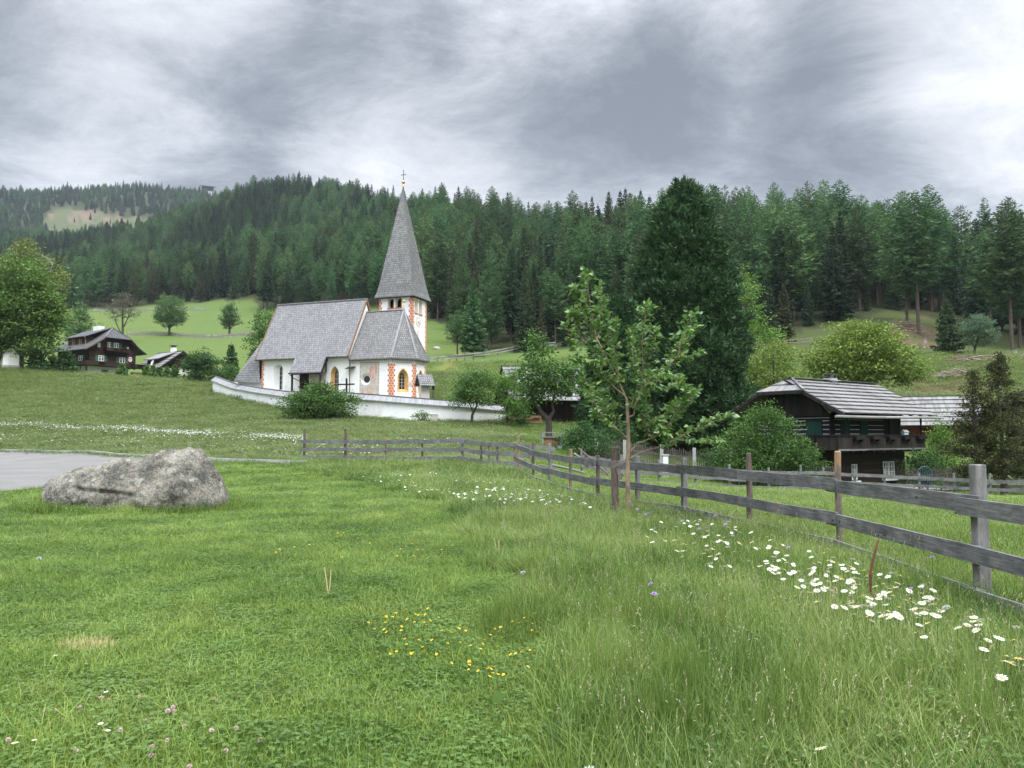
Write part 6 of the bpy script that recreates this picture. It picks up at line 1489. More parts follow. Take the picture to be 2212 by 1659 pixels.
# hillside fences
hf = [(905, 128), (922, 130), (945, 133), (970, 136), (985, 138), (1003, 139), (1022, 141), (1045, 144), (1075, 147), (1112, 151), (1150, 152), (1200, 150)]
rail_fence('hillside_fence', 'pale rail fence climbing the green hillside right of the church spire', [(*plan(u, D), 1.35, .08, 'sq', M['grey_wood']) for u, D in hf], [(1.25, .2, .05), (.75, .2, .05)], [M['light_wood']], False, seed=11)
hf2 = [(268, 228)] + [(275 + 17.5 * k, 228 + 3 * math.sin(k * .5)) for k in range(1, 17)]
rail_fence('hillside_fence', 'rustic grey fence across the pasture below the two lone field trees', [(*plan(u, D), .95, .11, 'round', M['dead_wood']) for u, D in hf2], [(.95, .28, .07), (.55, .28, .07), (.2, .2, .07)], [M['light_wood'], M['dead_wood']], False, seed=13)
hf3 = [(150 + 26 * k, 316 + 2 * math.sin(k)) for k in range(12)]
rail_fence('hillside_fence', 'thin grey fence along the forest edge above the left pasture', [(*plan(u, D), 1.1, .1, 'round', M['dead_wood']) for u, D in hf3], [(1.05, .35, .07), (.5, .3, .07)], [M['light_wood']], False, seed=15)
hf4 = [(1640 + 24 * k, 138 + .5 * k) for k in range(6)]
rail_fence('hillside_fence', 'old dark pole fence at the foot of the wood above the yellow-green tree', [(*plan(u, D), 1.1, .09, 'round', M['dead_wood']) for u, D in hf4], [(1.0, .16, .06), (.5, .16, .06)], [M['dead_wood']], False, seed=17)
# picket fences
def picket(label, pts, hgt, step=.105, mat='dead_wood', posts=True, seed=2):
    g_ = random.Random(seed); P = [Vector((*plan(u, D), 0)) for u, D in pts]; F = thing('picket_fence', label, 'fence', (P[0].x, P[0].y, h1(P[0].x, P[0].y))); og = F.location.copy(); mb = MB(); rl = MB()
    for a, b in zip(P, P[1:]):
        d = (b - a); L = d.length; d.normalize(); n_ = int(L / step); an = math.atan2(d.y, d.x)
        za, zb_ = h1(a.x, a.y), h1(b.x, b.y)
        for k in range(n_):
            q = a + d * (k + .5) * step; z = za + (zb_ - za) * (k + .5) / n_; hh = hgt * g_.uniform(.93, 1.05); w_ = g_.uniform(.026, .036)
            mb.box((q.x, q.y, z + .08 + hh / 2), (w_ * 1.6, .028, hh), 0, an + g_.uniform(-.2, .2))
        nrm = Vector((-d.y, d.x, 0))
        if nrm.y < 0: nrm = -nrm
        for f in (.25, .78): rl.beam(a + nrm * .05 + Vector((0, 0, za + hgt * f)), b + nrm * .05 + Vector((0, 0, zb_ + hgt * f)), .05, .08)
        if posts:
            m_ = MB(); m_.box((a.x - nrm.x * .12, a.y - nrm.y * .12, za + hgt * .45), (.17, .17, hgt * 1.1 + .5), 0, an); m_.build('post', M['concrete'], F, og)
    pk = mb.build('pickets', M[mat], F, og); rl.build('rail', M['dead_wood'], F, og); return F
M['picket'] = boards('weathered_pickets', [(.05, .044, .038), (.10, .088, .076), (.18, .16, .14)], .5, .3, True, 0)
picket('dark weathered picket fence with pale concrete posts under the stone pine and hedge', [(1290, 48), (1350, 47), (1430, 46.2), (1500, 45.4), (1580, 44.6), (1668, 43.6), (1740, 43.0), (1765, 42.8)], 1.55, .11, 'picket')
picket('low silvery picket fence at the left corner of the black log house', [(1755, 41.9), (1810, 41.7)], 1.15, .12, 'picket', False, 4)
picket('short brown picket fence right of the black log house beside the iron gate', [(1955, 44.8), (1984, 44.5)], 1.25, .1, 'picket', False, 6)
picket('grey picket fence with shrubs right of the iron gate', [(2006, 44.3), (2045, 44.6), (2100, 46)], 1.3, .11, 'picket', False, 8)
o = thing('garden_gate', 'blue-grey iron garden gate with arched top right of the black log house', 'gate'); x, y = plan(1995, 44.2); place(o, x, y); mb = MB(); fr = MB()
for k in range(7):
    a = -.36 + k * .12; mb.tube([(a, 0, .08), (a, 0, 1.05 + .42 * math.sqrt(max(0, 1 - (a / .42) ** 2)))], .016, 6)
mb.build('bars', M['blue_iron'], o, uv=False)
fr.tube([(-.42, 0, 0), (-.42, 0, 1.05)] + [(-.42 * math.cos(t * PI / 10), 0, 1.05 + .45 * math.sin(t * PI / 10)) for t in range(1, 10)] + [(.42, 0, 1.05), (.42, 0, 0)], .025, 6); fr.build('frame', M['blue_iron'], o, uv=False)
for z in (.25, .7, 1.0): m_ = MB(); m_.tube([(-.42, -.02, z), (.42, -.02, z)], .014, 6); m_.build('crossbar', M['blue_iron'], o, uv=False)
o = thing('utility_cabinet', 'slim grey utility cabinet in front of the dark picket fence', 'cabinet'); place(o, *plan(1436, 43.8)); mb = MB(); mb.span(-.17, .17, -.12, .12, -.2, 1.25); mb.span(-.21, .21, -.16, .16, 1.25, 1.31); mb.build('body', M['cabinet'], o); mb = MB(); mb.span(-.13, .13, -.135, -.121, .75, 1.18); mb.build('door', M['sign_white'], o)
# stone edging and low wall by the black log house
for lab, pts in (('low dry stone wall at the foot of the black log house', [(1895, 42.6), (1990, 42.4), (2060, 42.2)]),):
    W_ = thing('stone_wall', lab, 'wall'); a = plan(*pts[0]); place(W_, *a); mb = MB(); og = W_.location.copy(); g_ = random.Random(8)
    PP = [Vector((*plan(*q), 0)) for q in pts]
    for a, b in zip(PP, PP[1:]):
        n_ = int((b - a).length / .22)
        for k in range(n_):
            for r_ in range(2):
                q = a.lerp(b, (k + .5 * r_) / n_); z = h1(q.x, q.y) + .08 + r_ * .2; s_ = g_.uniform(.09, .14); mb.lathe((q.x + g_.uniform(-.05, .05), q.y + g_.uniform(-.06, .06), z), [(.01, -s_ * .7), (s_ * .9, -s_ * .4), (s_ * 1.1, .1 * s_), (s_ * .8, s_ * .55), (.01, s_ * .7)], 6)
    mb.build('stones', M['stone'], W_, og)
# poles leaning where the old field gate stands open
for i, (a, b, l) in enumerate((((1240, 34.3, 1.0), (1318, 33.4, .1), 'grey pole leaning low against the start of the two-rail fence'), ((1250, 34.2, 1.25), (1325, 33.2, .05), 'brown pole leaning across the start of the two-rail fence'), ((1190, 28.9, .34), (1262, 33.0, .22), 'pale pole lying in the grass by the fence gap'))):
    A = Vector((*plan(a[0], a[1]), 0)); B = Vector((*plan(b[0], b[1]), 0)); A.z = h1(A.x, A.y) + a[2]; B.z = h1(B.x, B.y) + b[2]; mb = MB(); mb.tube([A, A.lerp(B, .5) + Vector((0, 0, .02)), B], [.045, .05, .045], 8); o = mb.build('leaning_pole', M['light_wood'] if i != 1 else M['post_brown'], None, A, uv=False); o.location = A; tag(o, l, 'pole')
# raised bed and bucket by the walnut tree
o = thing('raised_bed', 'wooden raised planter box with reddish boards beside the walnut trunk', 'planter'); place(o, *plan(1192, 46.5)); mb = MB(); mb.span(-.5, .5, -.35, -.3, 0, .62); mb.span(-.5, .5, .3, .35, 0, .62); mb.span(-.5, -.45, -.299, .299, 0, .62); mb.span(.45, .5, -.299, .299, 0, .62); mb.build('box', M['planter_wood'], o)
mb = MB(); mb.span(-.45, .45, -.3, .3, .4, .56); mb.build('soil', plain('soil', (.03, .02, .015), (.06, .045, .03), 9), o)
for x in (-.56, .52):
    m_ = MB(); m_.span(x - .05, x + .05, -.42, -.36, -.1, .95); m_.build('post', M['light_wood'], o)
m_ = MB(); m_.span(-.62, .62, -.45, -.34, .62, .68); m_.build('rim', M['light_wood'], o)
m_ = MB(); m_.span(-.62, .6, -.36, -.33, .9, .95); m_.build('rail', M['light_wood'], o)
o = thing('bucket', 'small pale blue bucket in the grass beside the raised planter', 'bucket'); place(o, *plan(1209, 45.9)); mb = MB(); mb.lathe((0, 0, 0), [(.10, 0), (.15, .34), (.14, .34), (.09, .02)], 12); mb.build('pail', M['pale_blue'], o); mb = MB(); mb.tube([(-.14, 0, .33), (-.1, 0, .44), (0, 0, .48), (.1, 0, .44), (.14, 0, .33)], .008, 5); mb.build('handle', M['tin'], o)
o = thing('grit_box', 'small pale box at the foot of the churchyard wall right of the lone shrub', 'box'); place(o, *plan(937, 67.6)); mb = MB(); mb.span(-.32, .32, -.2, .2, -.2, .62); mb.build('body', M['stone_trim'], o); mb = MB(); mb.slab([(-.35, -.24, .63), (.35, -.24, .63), (.35, .22, .68), (-.35, .22, .68)], (0, 0, .04)); mb.build('lid', M['concrete'], o)
o = thing('marker_post', 'small red and white marker post by the bush at the churchyard wall', 'post'); place(o, *plan(747, 69.2)); mb = MB(); mb.tube([(0, 0, -.1), (0, 0, .55)], .06, 8); mb.build('post', M['sign_red'], o, uv=False); mb = MB(); mb.tube([(0, 0, .551), (0, 0, .75)], .06, 8); mb.build('cap', M['sign_white'], o, uv=False)

# ------------------------------------------------------------------ boulder
def boulder():
    X = [-2.05, -1.95, -1.65, -1.2, -.6, 0, .6, 1.1, 1.35, 1.6, 1.85, 2.0]
    T = [.38, .62, .82, .92, 1.02, 1.13, 1.24, 1.36, 1.38, 1.15, .78, .38]            # crest height
    Fd = [-.05, -.25, -.45, -.6, -.68, -.75, -.82, -.88, -.85, -.72, -.45, -.1]      # foot towards the viewer
    Bd = [.1, .35, .6, .75, .8, .85, .9, .85, .8, .7, .5, .2]
    xs = np.linspace(-2.05, 2.0, 150); V = []
    n = 84
    for x in xs:
        t_ = np.interp(x, X, T); f = np.interp(x, X, Fd); b = np.interp(x, X, Bd)
        prof = [(f * .86, -.35), (f * .95, 0), (f * 1.06, t_ * .28), (f * .92, t_ * .52), (f * .62, t_ * .78), (f * .15, t_ * .99), (b * .3, t_ * .94), (b * .8, t_ * .6), (b, .1), (b * .9, -.35)]
        pr = np.array(prof); s = np.concatenate([[0], np.cumsum(np.linalg.norm(np.diff(pr, axis=0), axis=1))]); q = np.linspace(0, s[-1], n)
        V.append(np.stack([np.full(n, x), np.interp(q, s, pr[:, 0]), np.interp(q, s, pr[:, 1])], -1))
    V = np.array(V)
    for _ in range(2): V[:, 1:-1] = .25 * V[:, :-2] + .5 * V[:, 1:-1] + .25 * V[:, 2:]
    sh = V.shape; P = V.reshape(-1, 3); C_ = np.array([0, 0, .4]); D_ = unit(P - C_ * np.array([1, 1, 1]) - np.stack([P[:, 0] * .8, P[:, 1] * 0, P[:, 2] * 0], -1))
    vor = lambda p: mnoise.voronoi(p, distance_metric='DISTANCE')[0]
    disp = np.array([.10 * (vor(Vector(p) * 1.2)[1] - vor(Vector(p) * 1.2)[0]) - .05 + .035 * (vor(Vector(p) * 4.5)[1] - vor(Vector(p) * 4.5)[0]) + .085 * mnoise.noise(Vector(p) * 1.3) + .05 * abs(mnoise.noise(Vector(p) * 3.1 + Vector((3, 1, 7)))) + .022 * mnoise.noise(Vector(p) * 8.0) + .010 * mnoise.noise(Vector(p) * 19) for p in P])
    # long crack across the face with the lower lip set back
    cz = np.interp(P[:, 0], [-1.1, -.6, 0, .6], [.56, .50, .46, .40]); on = (P[:, 1] < -.1) & (P[:, 0] > -1.15) & (P[:, 0] < .65)
    depth = np.clip(1 - np.abs(P[:, 2] - cz + .05) / .07, 0, 1) * np.clip((.9 - np.abs(P[:, 0] + .25)) / .3, 0, 1)
    low = np.clip((cz - P[:, 2]) / .08, 0, 1) * np.clip((P[:, 2] + .1) / .3, 0, 1) * np.clip((.95 - np.abs(P[:, 0] + .25)) / .4, 0, 1)
    disp = disp - np.where(on, .055 * depth + .05 * low, 0)
    P = P + D_ * disp[:, None]
    P3 = P.reshape(sh)
    for e_ in (0, -1): c_ = P3[e_].mean(0); P3[e_] = c_ + (P3[e_] - c_) * .35; P3[(1 if e_ == 0 else -2)] = P3[(1 if e_ == 0 else -2)] * .55 + (c_ + (P3[(1 if e_ == 0 else -2)] - c_) * .75) * .45
    P = np.concatenate([P3.reshape(-1, 3), P3[0].mean(0)[None], P3[-1].mean(0)[None]])
    i = np.arange(sh[0] * sh[1]).reshape(sh[:2]); Q = np.stack([i[:-1, :-1], i[1:, :-1], i[1:, 1:], i[:-1, 1:]], -1).reshape(-1, 4)[:, ::-1]
    N0 = sh[0] * sh[1]; TT = np.array([(N0, i[0][k + 1], i[0][k]) for k in range(n - 1)] + [(N0 + 1, i[-1][k], i[-1][k + 1]) for k in range(n - 1)])
    t = NT('granite'); c = t.coord('Object'); a = t.noise(c, 1.6, 6, .65); b = t.noise(c, 22, 6, .8); d = t.noise(c, 60, 3, .7); e = t.noise(c, 6, 5, .75)
    col = t.ramp(t.math('ADD', t.math('MULTIPLY', a, .5), t.math('MULTIPLY', b, .5)), [(.40, (.040, .037, .031)), (.47, (.130, .120, .098)), (.54, (.25, .228, .186)), (.64, (.40, .37, .31))])
    col = t.mix(t.ramp(e, [(.52, (0, 0, 0)), (.62, (.8, .8, .8))]), col, (.065, .082, .08))
    col = t.mix(t.ramp(b, [(.61, (0, 0, 0)), (.68, (.8, .8, .8))]), col, (.36, .345, .315)); col = t.mix(t.ramp(d, [(.33, (.7, .7, .7)), (.42, (0, 0, 0))]), col, (.06, .055, .05))
    vo = t.n('TexVoronoi', Scale=3.4); t.l(c, vo.inputs['Vector']); col = t.mix(t.ramp(vo.outputs['Distance'], [(.13, (.55, .55, .55)), (.2, (0, 0, 0))]), col, (.36, .37, .33))
    m = t.bsdf(col, .92, .15, t.math('ADD', t.math('MULTIPLY', b, .6), t.math('MULTIPLY', e, .5)), .9, .06)
    o = np_mesh('boulder', P, Q, m, tris=TT, smooth=False)
    return o
bo = boulder(); place(bo, *plan(294, 16.5)); bo.rotation_euler.z = R(-4)
tag(bo, 'large pinkish grey granite boulder lying on the lawn beside the asphalt', 'boulder')

# ------------------------------------------------------------------ young poplar with its stake
def sapling():
    D0 = 14.6; bx_, by_ = plan(1357, D0); z0 = h1(bx_, by_)
    T = thing('young_tree', 'young staked poplar with fresh heart-shaped leaves and peeling lower trunk before the fence', 'tree', (bx_, by_, z0)); og = Vector((bx_, by_, z0)); g_ = random.Random(6); gn = np.random.default_rng(8)
    def pp(q, dy): u, v = (2100 + q[0] * .693) / 1.8445, (1000 + q[1] * .6932) / 1.8445; return at(u, v, D0 + dy)
    BR = [([(585, 1560), (582, 1450), (578, 1330), (578, 1200), (585, 1130), (580, 1000), (578, 930), (575, 860)], .052, .034, 0, 0),
          ([(575, 860), (540, 780), (525, 740), (470, 640), (400, 500), (365, 330), (350, 200), (345, 130)], .028, .004, 0, .15),
          ([(580, 960), (615, 940), (625, 880), (660, 790), (665, 640), (660, 520), (680, 370), (685, 330)], .026, .004, 0, -.3),
          ([(625, 880), (700, 740), (790, 680), (870, 600), (890, 490), (950, 370)], .02, .003, 0, .5),
          ([(790, 680), (830, 640), (900, 560), (930, 480), (970, 440)], .012, .003, .3, .7), ([(625, 960), (655, 1010), (685, 910), (678, 800), (700, 700)], .014, .003, -.1, -.4),
          ([(585, 1160), (640, 1105), (720, 1075), (790, 1030), (840, 960), (880, 900), (930, 850), (950, 815)], .032, .004, 0, -.35),
          ([(585, 1195), (650, 1160), (730, 1135), (800, 1120), (850, 1080), (950, 1040), (1040, 1000), (1100, 960), (1160, 945)], .026, .004, 0, -.6), ([(850, 1080), (950, 1095), (1050, 1100), (1115, 1085)], .012, .003, -.35, -.8),
          ([(580, 1080), (540, 1040), (500, 1010), (440, 960), (400, 900), (370, 800), (330, 740)], .02, .003, 0, -.45), ([(560, 830), (500, 780), (440, 720), (380, 660), (300, 600), (250, 520), (230, 420)], .018, .003, 0, -.5),
          ([(480, 650), (400, 600), (330, 520), (270, 400), (255, 340)], .014, .003, .1, .4), ([(420, 540), (350, 430), (290, 280), (275, 215)], .012, .003, .1, -.3), ([(530, 740), (520, 640), (500, 560), (480, 480), (510, 400)], .014, .003, .05, .5),
          ([(600, 890), (640, 760), (610, 640), (600, 520), (610, 440)], .014, .003, 0, .6), ([(680, 800), (760, 740), (840, 720), (900, 740)], .01, .003, -.3, -.7), ([(720, 1075), (740, 980), (830, 900), (870, 880)], .013, .003, -.1, .3),
          ([(700, 1085), (690, 1010), (740, 960), (760, 1000), (800, 1060)], .008, .003, -.1, -.4), ([(600, 850), (700, 780), (780, 800), (880, 770), (960, 800)], .011, .003, .1, .6), ([(440, 720), (420, 640), (330, 640), (260, 620)], .009, .002, -.2, -.6),
          ([(400, 500), (440, 420), (430, 320), (420, 200)], .009, .002, .1, .4), ([(370, 400), (300, 360), (250, 350)], .007, .002, .1, .1), ([(540, 780), (450, 800), (370, 860), (360, 800)], .01, .003, 0, .4), ([(500, 1010), (510, 960), (480, 900), (430, 850)], .009, .002, -.2, -.1), ([(575, 900), (500, 880), (420, 930), (400, 960)], .01, .003, 0, .5), ([(660, 640), (720, 580), (740, 500), (710, 440)], .008, .002, -.15, -.5), ([(870, 600), (930, 610), (990, 580)], .007, .002, .45, .2)]
    tr = MB(); bm_ = MB(); LP, LD = [], []
    for i, (pts, r0, r1, dy0, dy1) in enumerate(BR):
        n = len(pts); W3 = [pp(q, dy0 + (dy1 - dy0) * (k / (n - 1)) ** 1.2) for k, q in enumerate(pts)]
        fine = []
        for a, b in zip(W3, W3[1:]):
            for k in range(4): fine.append(a.lerp(b, k / 4) + Vector((g_.uniform(-1, 1), g_.uniform(-1, 1), g_.uniform(-1, 1))) * (.006 if i else .004))
        fine.append(W3[-1]); nn = len(fine)
        (tr if i == 0 else bm_).tube(fine, [(r0 + (r1 - r0) * (k / (nn - 1)) ** .8) * (.92 if i == 0 else .72) for k in range(nn)], 8 if i == 0 else 6)
        if i == 0: continue
        s0 = .30 if i in (6, 7) else .18
        L = sum((b - a).length for a, b in zip(fine, fine[1:])); m = int(L / .0105)
        for q in range(m):
            f = s0 + (1 - s0) * (q + g_.random()) / m; k = min(nn - 2, int(f * (nn - 1))); p = fine[k].lerp(fine[k + 1], f * (nn - 1) - k); az = g_.uniform(0, 2 * PI)
            side = Vector((math.cos(az), math.sin(az), g_.uniform(-.1, .5))); pt = g_.uniform(.02, .11) if r0 < .02 else g_.uniform(.03, .2); ad = (fine[k + 1] - fine[k]).normalized()
            b_ = p + (side + ad * .5).normalized() * pt
            if q % 3 == 0: bm_.tube([p, b_], .0022, 3, cap=False)
            LP.append(b_); LD.append((side * .7 + ad * .4 + Vector((0, 0, g_.uniform(-.9, .35)))).normalized())
        for q in range(3): LP.append(fine[-1]); LD.append(Vector((g_.uniform(-.6, .6), g_.uniform(-.6, .6), 1.0)).normalized())
    tr.build('trunk', M['bark_sapling'], T, og, uv=False); bm_.build('branches', M['bark_sapling'], T, og, uv=False)
    P = np.array([tuple(q - og) for q in LP]); Dr = unit(np.array([tuple(q) for q in LD])); n = len(P); L = gn.uniform(.07, .128, n)[:, None]
    s = unit(np.cross(Dr, gn.normal(size=(n, 3)) * .7 + np.array([0, 0, 1.2]))); up = unit(np.cross(s, Dr)); fold = gn.uniform(.05, .25, n)[:, None]; cu = gn.uniform(-.15, .3, n)[:, None]
    def pt(f, wd): return P + Dr * L * f + s * L * wd + up * L * (abs(wd) * fold - cu * f * f)
    VV = np.stack([pt(0, 0), pt(.06, .20), pt(.28, .37), pt(.58, .25), pt(1.0, 0), pt(.58, -.25), pt(.28, -.37), pt(.06, -.20), pt(.30, 0), pt(.6, 0)], 1)
    q = np.array([[0, 1, 2, 8], [8, 2, 3, 9], [0, 8, 6, 7], [8, 9, 5, 6]]); t3 = np.array([[9, 3, 4], [9, 4, 5]]); of = (np.arange(n) * 10)[:, None, None]
    np_mesh('leaves', VV, (q[None] + of).reshape(-1, 4), M['leaf_poplar'], T, tris=(t3[None] + of).reshape(-1, 3), smooth=True)
    x, y = plan(1327, 14.75); z = h1(x, y); o = thing('tree_stake', 'thick grey brown stake tied to the young poplar', 'stake', (x, y, z)); mb = MB(); mb.tube([(0, 0, -.3), (.005, 0, .5), (-.004, .004, 1.0), (0, 0, 1.36), (0, 0, 1.375)], [.07, .068, .067, .066, .05], 12); s_ = mb.build('post', M['post_brown'], o, uv=False)
    st = MB(); st.lathe((0, 0, 1.06), [(.071, 0), (.074, .03), (.071, .06)], 14); st.lathe((0, 0, .97), [(.071, 0), (.073, .04), (.071, .08)], 14); st.beam((.0, -.075, 1.02), (.26, -.17, 1.16), .012, .055); st.beam((.05, -.078, .99), (.10, -.085, .76), .012, .07); st.beam((.26, -.17, 1.16), (.32, -.10, 1.17), .012, .05)
    st.build('strap', plain('canvas_strap', (.11, .09, .085), (.25, .21, .2), 9), o)
sapling()
# ------------------------------------------------------------------ broad-leaved trees and shrubs
VT = {}
def vtop(v, fn, label, *a, **k):
    VT[label] = v; return fn(label, *a, **k)
def broadleaf(name, label, loc, H_, lobes, trunk, leaf, nclump, per, mat, bark='bark', cat='tree', seed=1, lean=(0, 0), rc=.55, droop=.2, limbs=14, fork=None, group=None, twist=.0, shell=.45, vt=None):
    """lobes: (x, y, z, rx, ry, rz) of the crown, local; trunk: list of local points with radius"""
    g_ = np.random.default_rng(seed); rd = random.Random(seed)
    o = thing(name, label, cat, loc, 0, group)
    if vt is None: vt = VT.get(label)
    if vt is not None:       # height of the top as surveyed
        hn = max(l[2] + l[5] for l in lobes) + rc * .35; x_, y_, z_ = loc; k_ = (at(1106 + FPX * x_ / y_, vt, y_).z - z_) / hn
        lobes = [(l[0], l[1], l[2] * k_, l[3], l[4], l[5] * k_) for l in lobes]; trunk = [(q[0], q[1], q[2] * k_ if q[2] > 0 else q[2], q[3]) for q in trunk]; fork = [[(q[0], q[1], q[2] * k_, q[3]) for q in f] for f in fork] if fork else None
    vol = np.array([l[3] * l[4] * l[5] for l in lobes]) ** .8; pk = g_.choice(len(lobes), nclump, p=vol / vol.sum()); Lb = np.array(lobes)[pk]
    d = unit(g_.normal(size=(nclump, 3))); rr = (shell + (1 - shell) * g_.random(nclump) ** .7)[:, None] * (1 + .22 * np.sin(d[:, :1] * 7 + d[:, 1:2] * 5 + seed) * np.sin(d[:, 2:3] * 6 + seed * 2))
    Cn = Lb[:, :3] + d * rr * Lb[:, 3:]
    keep = np.array([mnoise.noise(Vector(c) * (1.3 / max(rc, .3)) * .55 + Vector((seed, 0, 0))) > -.10 for c in Cn]); Cn, d, Lb = Cn[keep], d[keep], Lb[keep]; nclump = len(Cn)
    mb = MB()
    mb.tube([t_[:3] for t_ in trunk], [t_[3] for t_ in trunk], 9)
    if fork:
        for f in fork: mb.tube([t_[:3] for t_ in f], [t_[3] for t_ in f], 7)
    allp = [Vector(t_[:3]) for f in ([trunk] + (fork or [])) for t_ in f][1:]
    for c in rd.sample(range(nclump), min(limbs, nclump)):
        e = Vector(Cn[c]); low = [p for p in allp if p.z < e.z + .1] or allp
        s = min(low, key=lambda p: (p - e).length + .6 * abs(p.z - e.z)); L = (e - s).length; m1 = s.lerp(e, .4) + Vector((rd.uniform(-.1, .1), rd.uniform(-.1, .1), .12)) * L; r0 = min(trunk[0][3] * .45, .018 * L + .02)
        mb.tube([s, m1, e], [r0, r0 * .6, r0 * .25], 5, cap=False)
    mb.build('trunk', M[bark], o, uv=False)
    n = nclump * per; cr = np.repeat(np.arange(nclump), per); sz = g_.uniform(.6, 1.25, nclump)[cr][:, None]
    off = g_.normal(size=(n, 3)) * rc * .8 * sz * np.array([1, 1, .48]); P = Cn[cr] + off
    Dr = unit(d[cr] * .5 + off * .7 / rc + g_.normal(size=(n, 3)) * .55 + np.array([0, 0, -droop]))
    s = unit(np.cross(Dr, g_.normal(size=(n, 3)) * .8 + np.array([0, 0, 1.0]))); L = leaf * g_.uniform(.65, 1.35, n)
    K = kites(P, Dr, L, L * .62, .14, s, g_)
    np_mesh('crown', K.reshape(-1, 3), quads_of(n), M[mat], o)
    return o
VT['large green elder bush growing against the churchyard wall'] = 822
VT['small lone shrub at the foot of the churchyard wall'] = 882
VT['small round green tree leaning at the right end of the churchyard wall'] = 791
VT['bright bushy tree between the round tree and the dark barn'] = 797
VT['narrow dark green bush in front of the left end of the barn'] = 864
VT['forked walnut tree with dark trunk and light green crown before the barn'] = 699
VT['dense green hedge bush left of the picket fence under the stone pine'] = 900
VT['dark low hedge bush right beside the stone pine foot'] = 898
VT['ivy-like dark climber hanging over the picket fence'] = 955
VT['tall leafy lilac bush hiding the left gable of the black log house'] = 853
VT['darker lilac shoot right of the tall lilac against the log house'] = 928
VT['lower lilac bush left of the tall lilac over the picket fence'] = 885
VT['dark green shrub at the right corner of the black log house'] = 958
VT['bright green shrub between the log house balcony and the brownish conifers'] = 893
VT['bright green maple peeping out behind the right side of the stone pine'] = 574
VT['lower fresh green maple between the stone pine and the log house roof'] = 722
VT['wide yellow-green tree rising behind the roof of the black log house'] = 688
VT['grey-green willow on the bank beside the single dark spruce'] = 677
VT['fresh green tree behind the red log house'] = 868
VT['great yellowish green ash tree over the field chapel at the left edge'] = 548
VT['pale-limbed birch with thin yellow-green top behind the great ash'] = 509
VT['dull green pine behind the chalet roof'] = 648
VT['small green tree behind the chalet chimney'] = 690
VT['greyish half-bare tree on the pasture behind the chalet ridge'] = 622
VT['round bright sycamore standing alone on the left pasture'] = 636
VT['slimmer sycamore standing alone nearer the church roof on the pasture'] = 650
VT['big round bush left of the churchyard wall end'] = 747
VT['low green bush in front of the small fir by the churchyard wall'] = 784
VT['leafy green tree behind the left edge of the church roof'] = 665
VT['small green maple on the hillside between the spire and the forward spruce'] = 667
def gl(u, D, dz=0.0):
    x, y = plan(u, D); return (x, y, h1(x, y) + dz)
def bush(label, u, D, w_, h_, mat, seed, leaf=.10, ncl=260, per=26, rc=.3, name='shrub', lobes=None, group=None, cat='shrub'):
    lb = lobes or [(0, 0, h_ * .45, w_ * .36, w_ * .32, h_ * .45), (-w_ * .28, -.1, h_ * .36, w_ * .26, w_ * .26, h_ * .36), (w_ * .28, .1, h_ * .38, w_ * .26, w_ * .26, h_ * .38), (0, .1, h_ * .62, w_ * .22, w_ * .22, h_ * .36)]
    return broadleaf(name, label, gl(u, D), h_, lb, [(0, 0, -.2, .07), (.03, 0, h_ * .35, .05), (0, .02, h_ * .7, .02)], leaf, ncl, per, mat, seed=seed, rc=rc, limbs=16, cat=cat, group=group, fork=[[(0.02, 0, 0, .05), (-w_ * .18, 0, h_ * .35, .035), (-w_ * .3, 0, h_ * .55, .02)], [(0, 0, 0, .05), (w_ * .18, .05, h_ * .35, .035), (w_ * .3, .05, h_ * .6, .02)]])
# around the churchyard
bush('large green elder bush growing against the churchyard wall', 686, 66.8, 6.1, 3.1, 'leaf_green', 11, .17, 620, 36, .42)
bush('small lone shrub at the foot of the churchyard wall', 911, 67.2, 1.5, 1.2, 'leaf_green', 12, .11, 70, 18, .18)
o = bush('thin leafless weed clump at the left part of the churchyard wall', 510, 84.5, 1.2, 1.1, 'leaf_dark', 13, .10, 22, 10, .15)
broadleaf('small_tree', 'small round green tree leaning at the right end of the churchyard wall', gl(1017, 65.8), 5, [(.55, 0, 3.0, 1.7, 1.5, 1.5), (-.5, 0, 3.1, 1.3, 1.3, 1.3), (.5, .2, 4.0, 1.1, 1.1, .9), (1.2, -.2, 2.3, 1.0, 1.0, .7), (-1.0, .2, 2.2, .9, .9, .7)], [(0, 0, -.3, .13), (.12, 0, .8, .11), (.5, 0, 1.6, .09), (.7, 0, 3.2, .05)], .15, 330, 32, 'leaf_green', seed=14, rc=.36, fork=[[(.2, 0, 1.0, .07), (-.2, .1, 2.0, .05), (-.5, .1, 3.2, .03)]])
broadleaf('small_tree', 'bright bushy tree between the round tree and the dark barn', gl(1094, 66.5), 6, [(0, 0, 3.2, 1.6, 1.5, 1.7), (.8, 0, 2.4, 1.1, 1.1, 1.3), (-.6, 0, 4.0, 1.1, 1.1, 1.1), (.7, 0, 4.3, 1.2, 1.1, .9), (.3, 0, 1.2, 1.0, .9, 1.0)], [(0, 0, -.3, .12), (.05, 0, 1.5, .10), (0, 0, 3.5, .05)], .16, 330, 30, 'leaf_bright', seed=15, rc=.38)
bush('narrow dark green bush in front of the left end of the barn', 1122, 68.5, 1.7, 2.8, 'leaf_dark', 16, .14, 120, 24, .28)
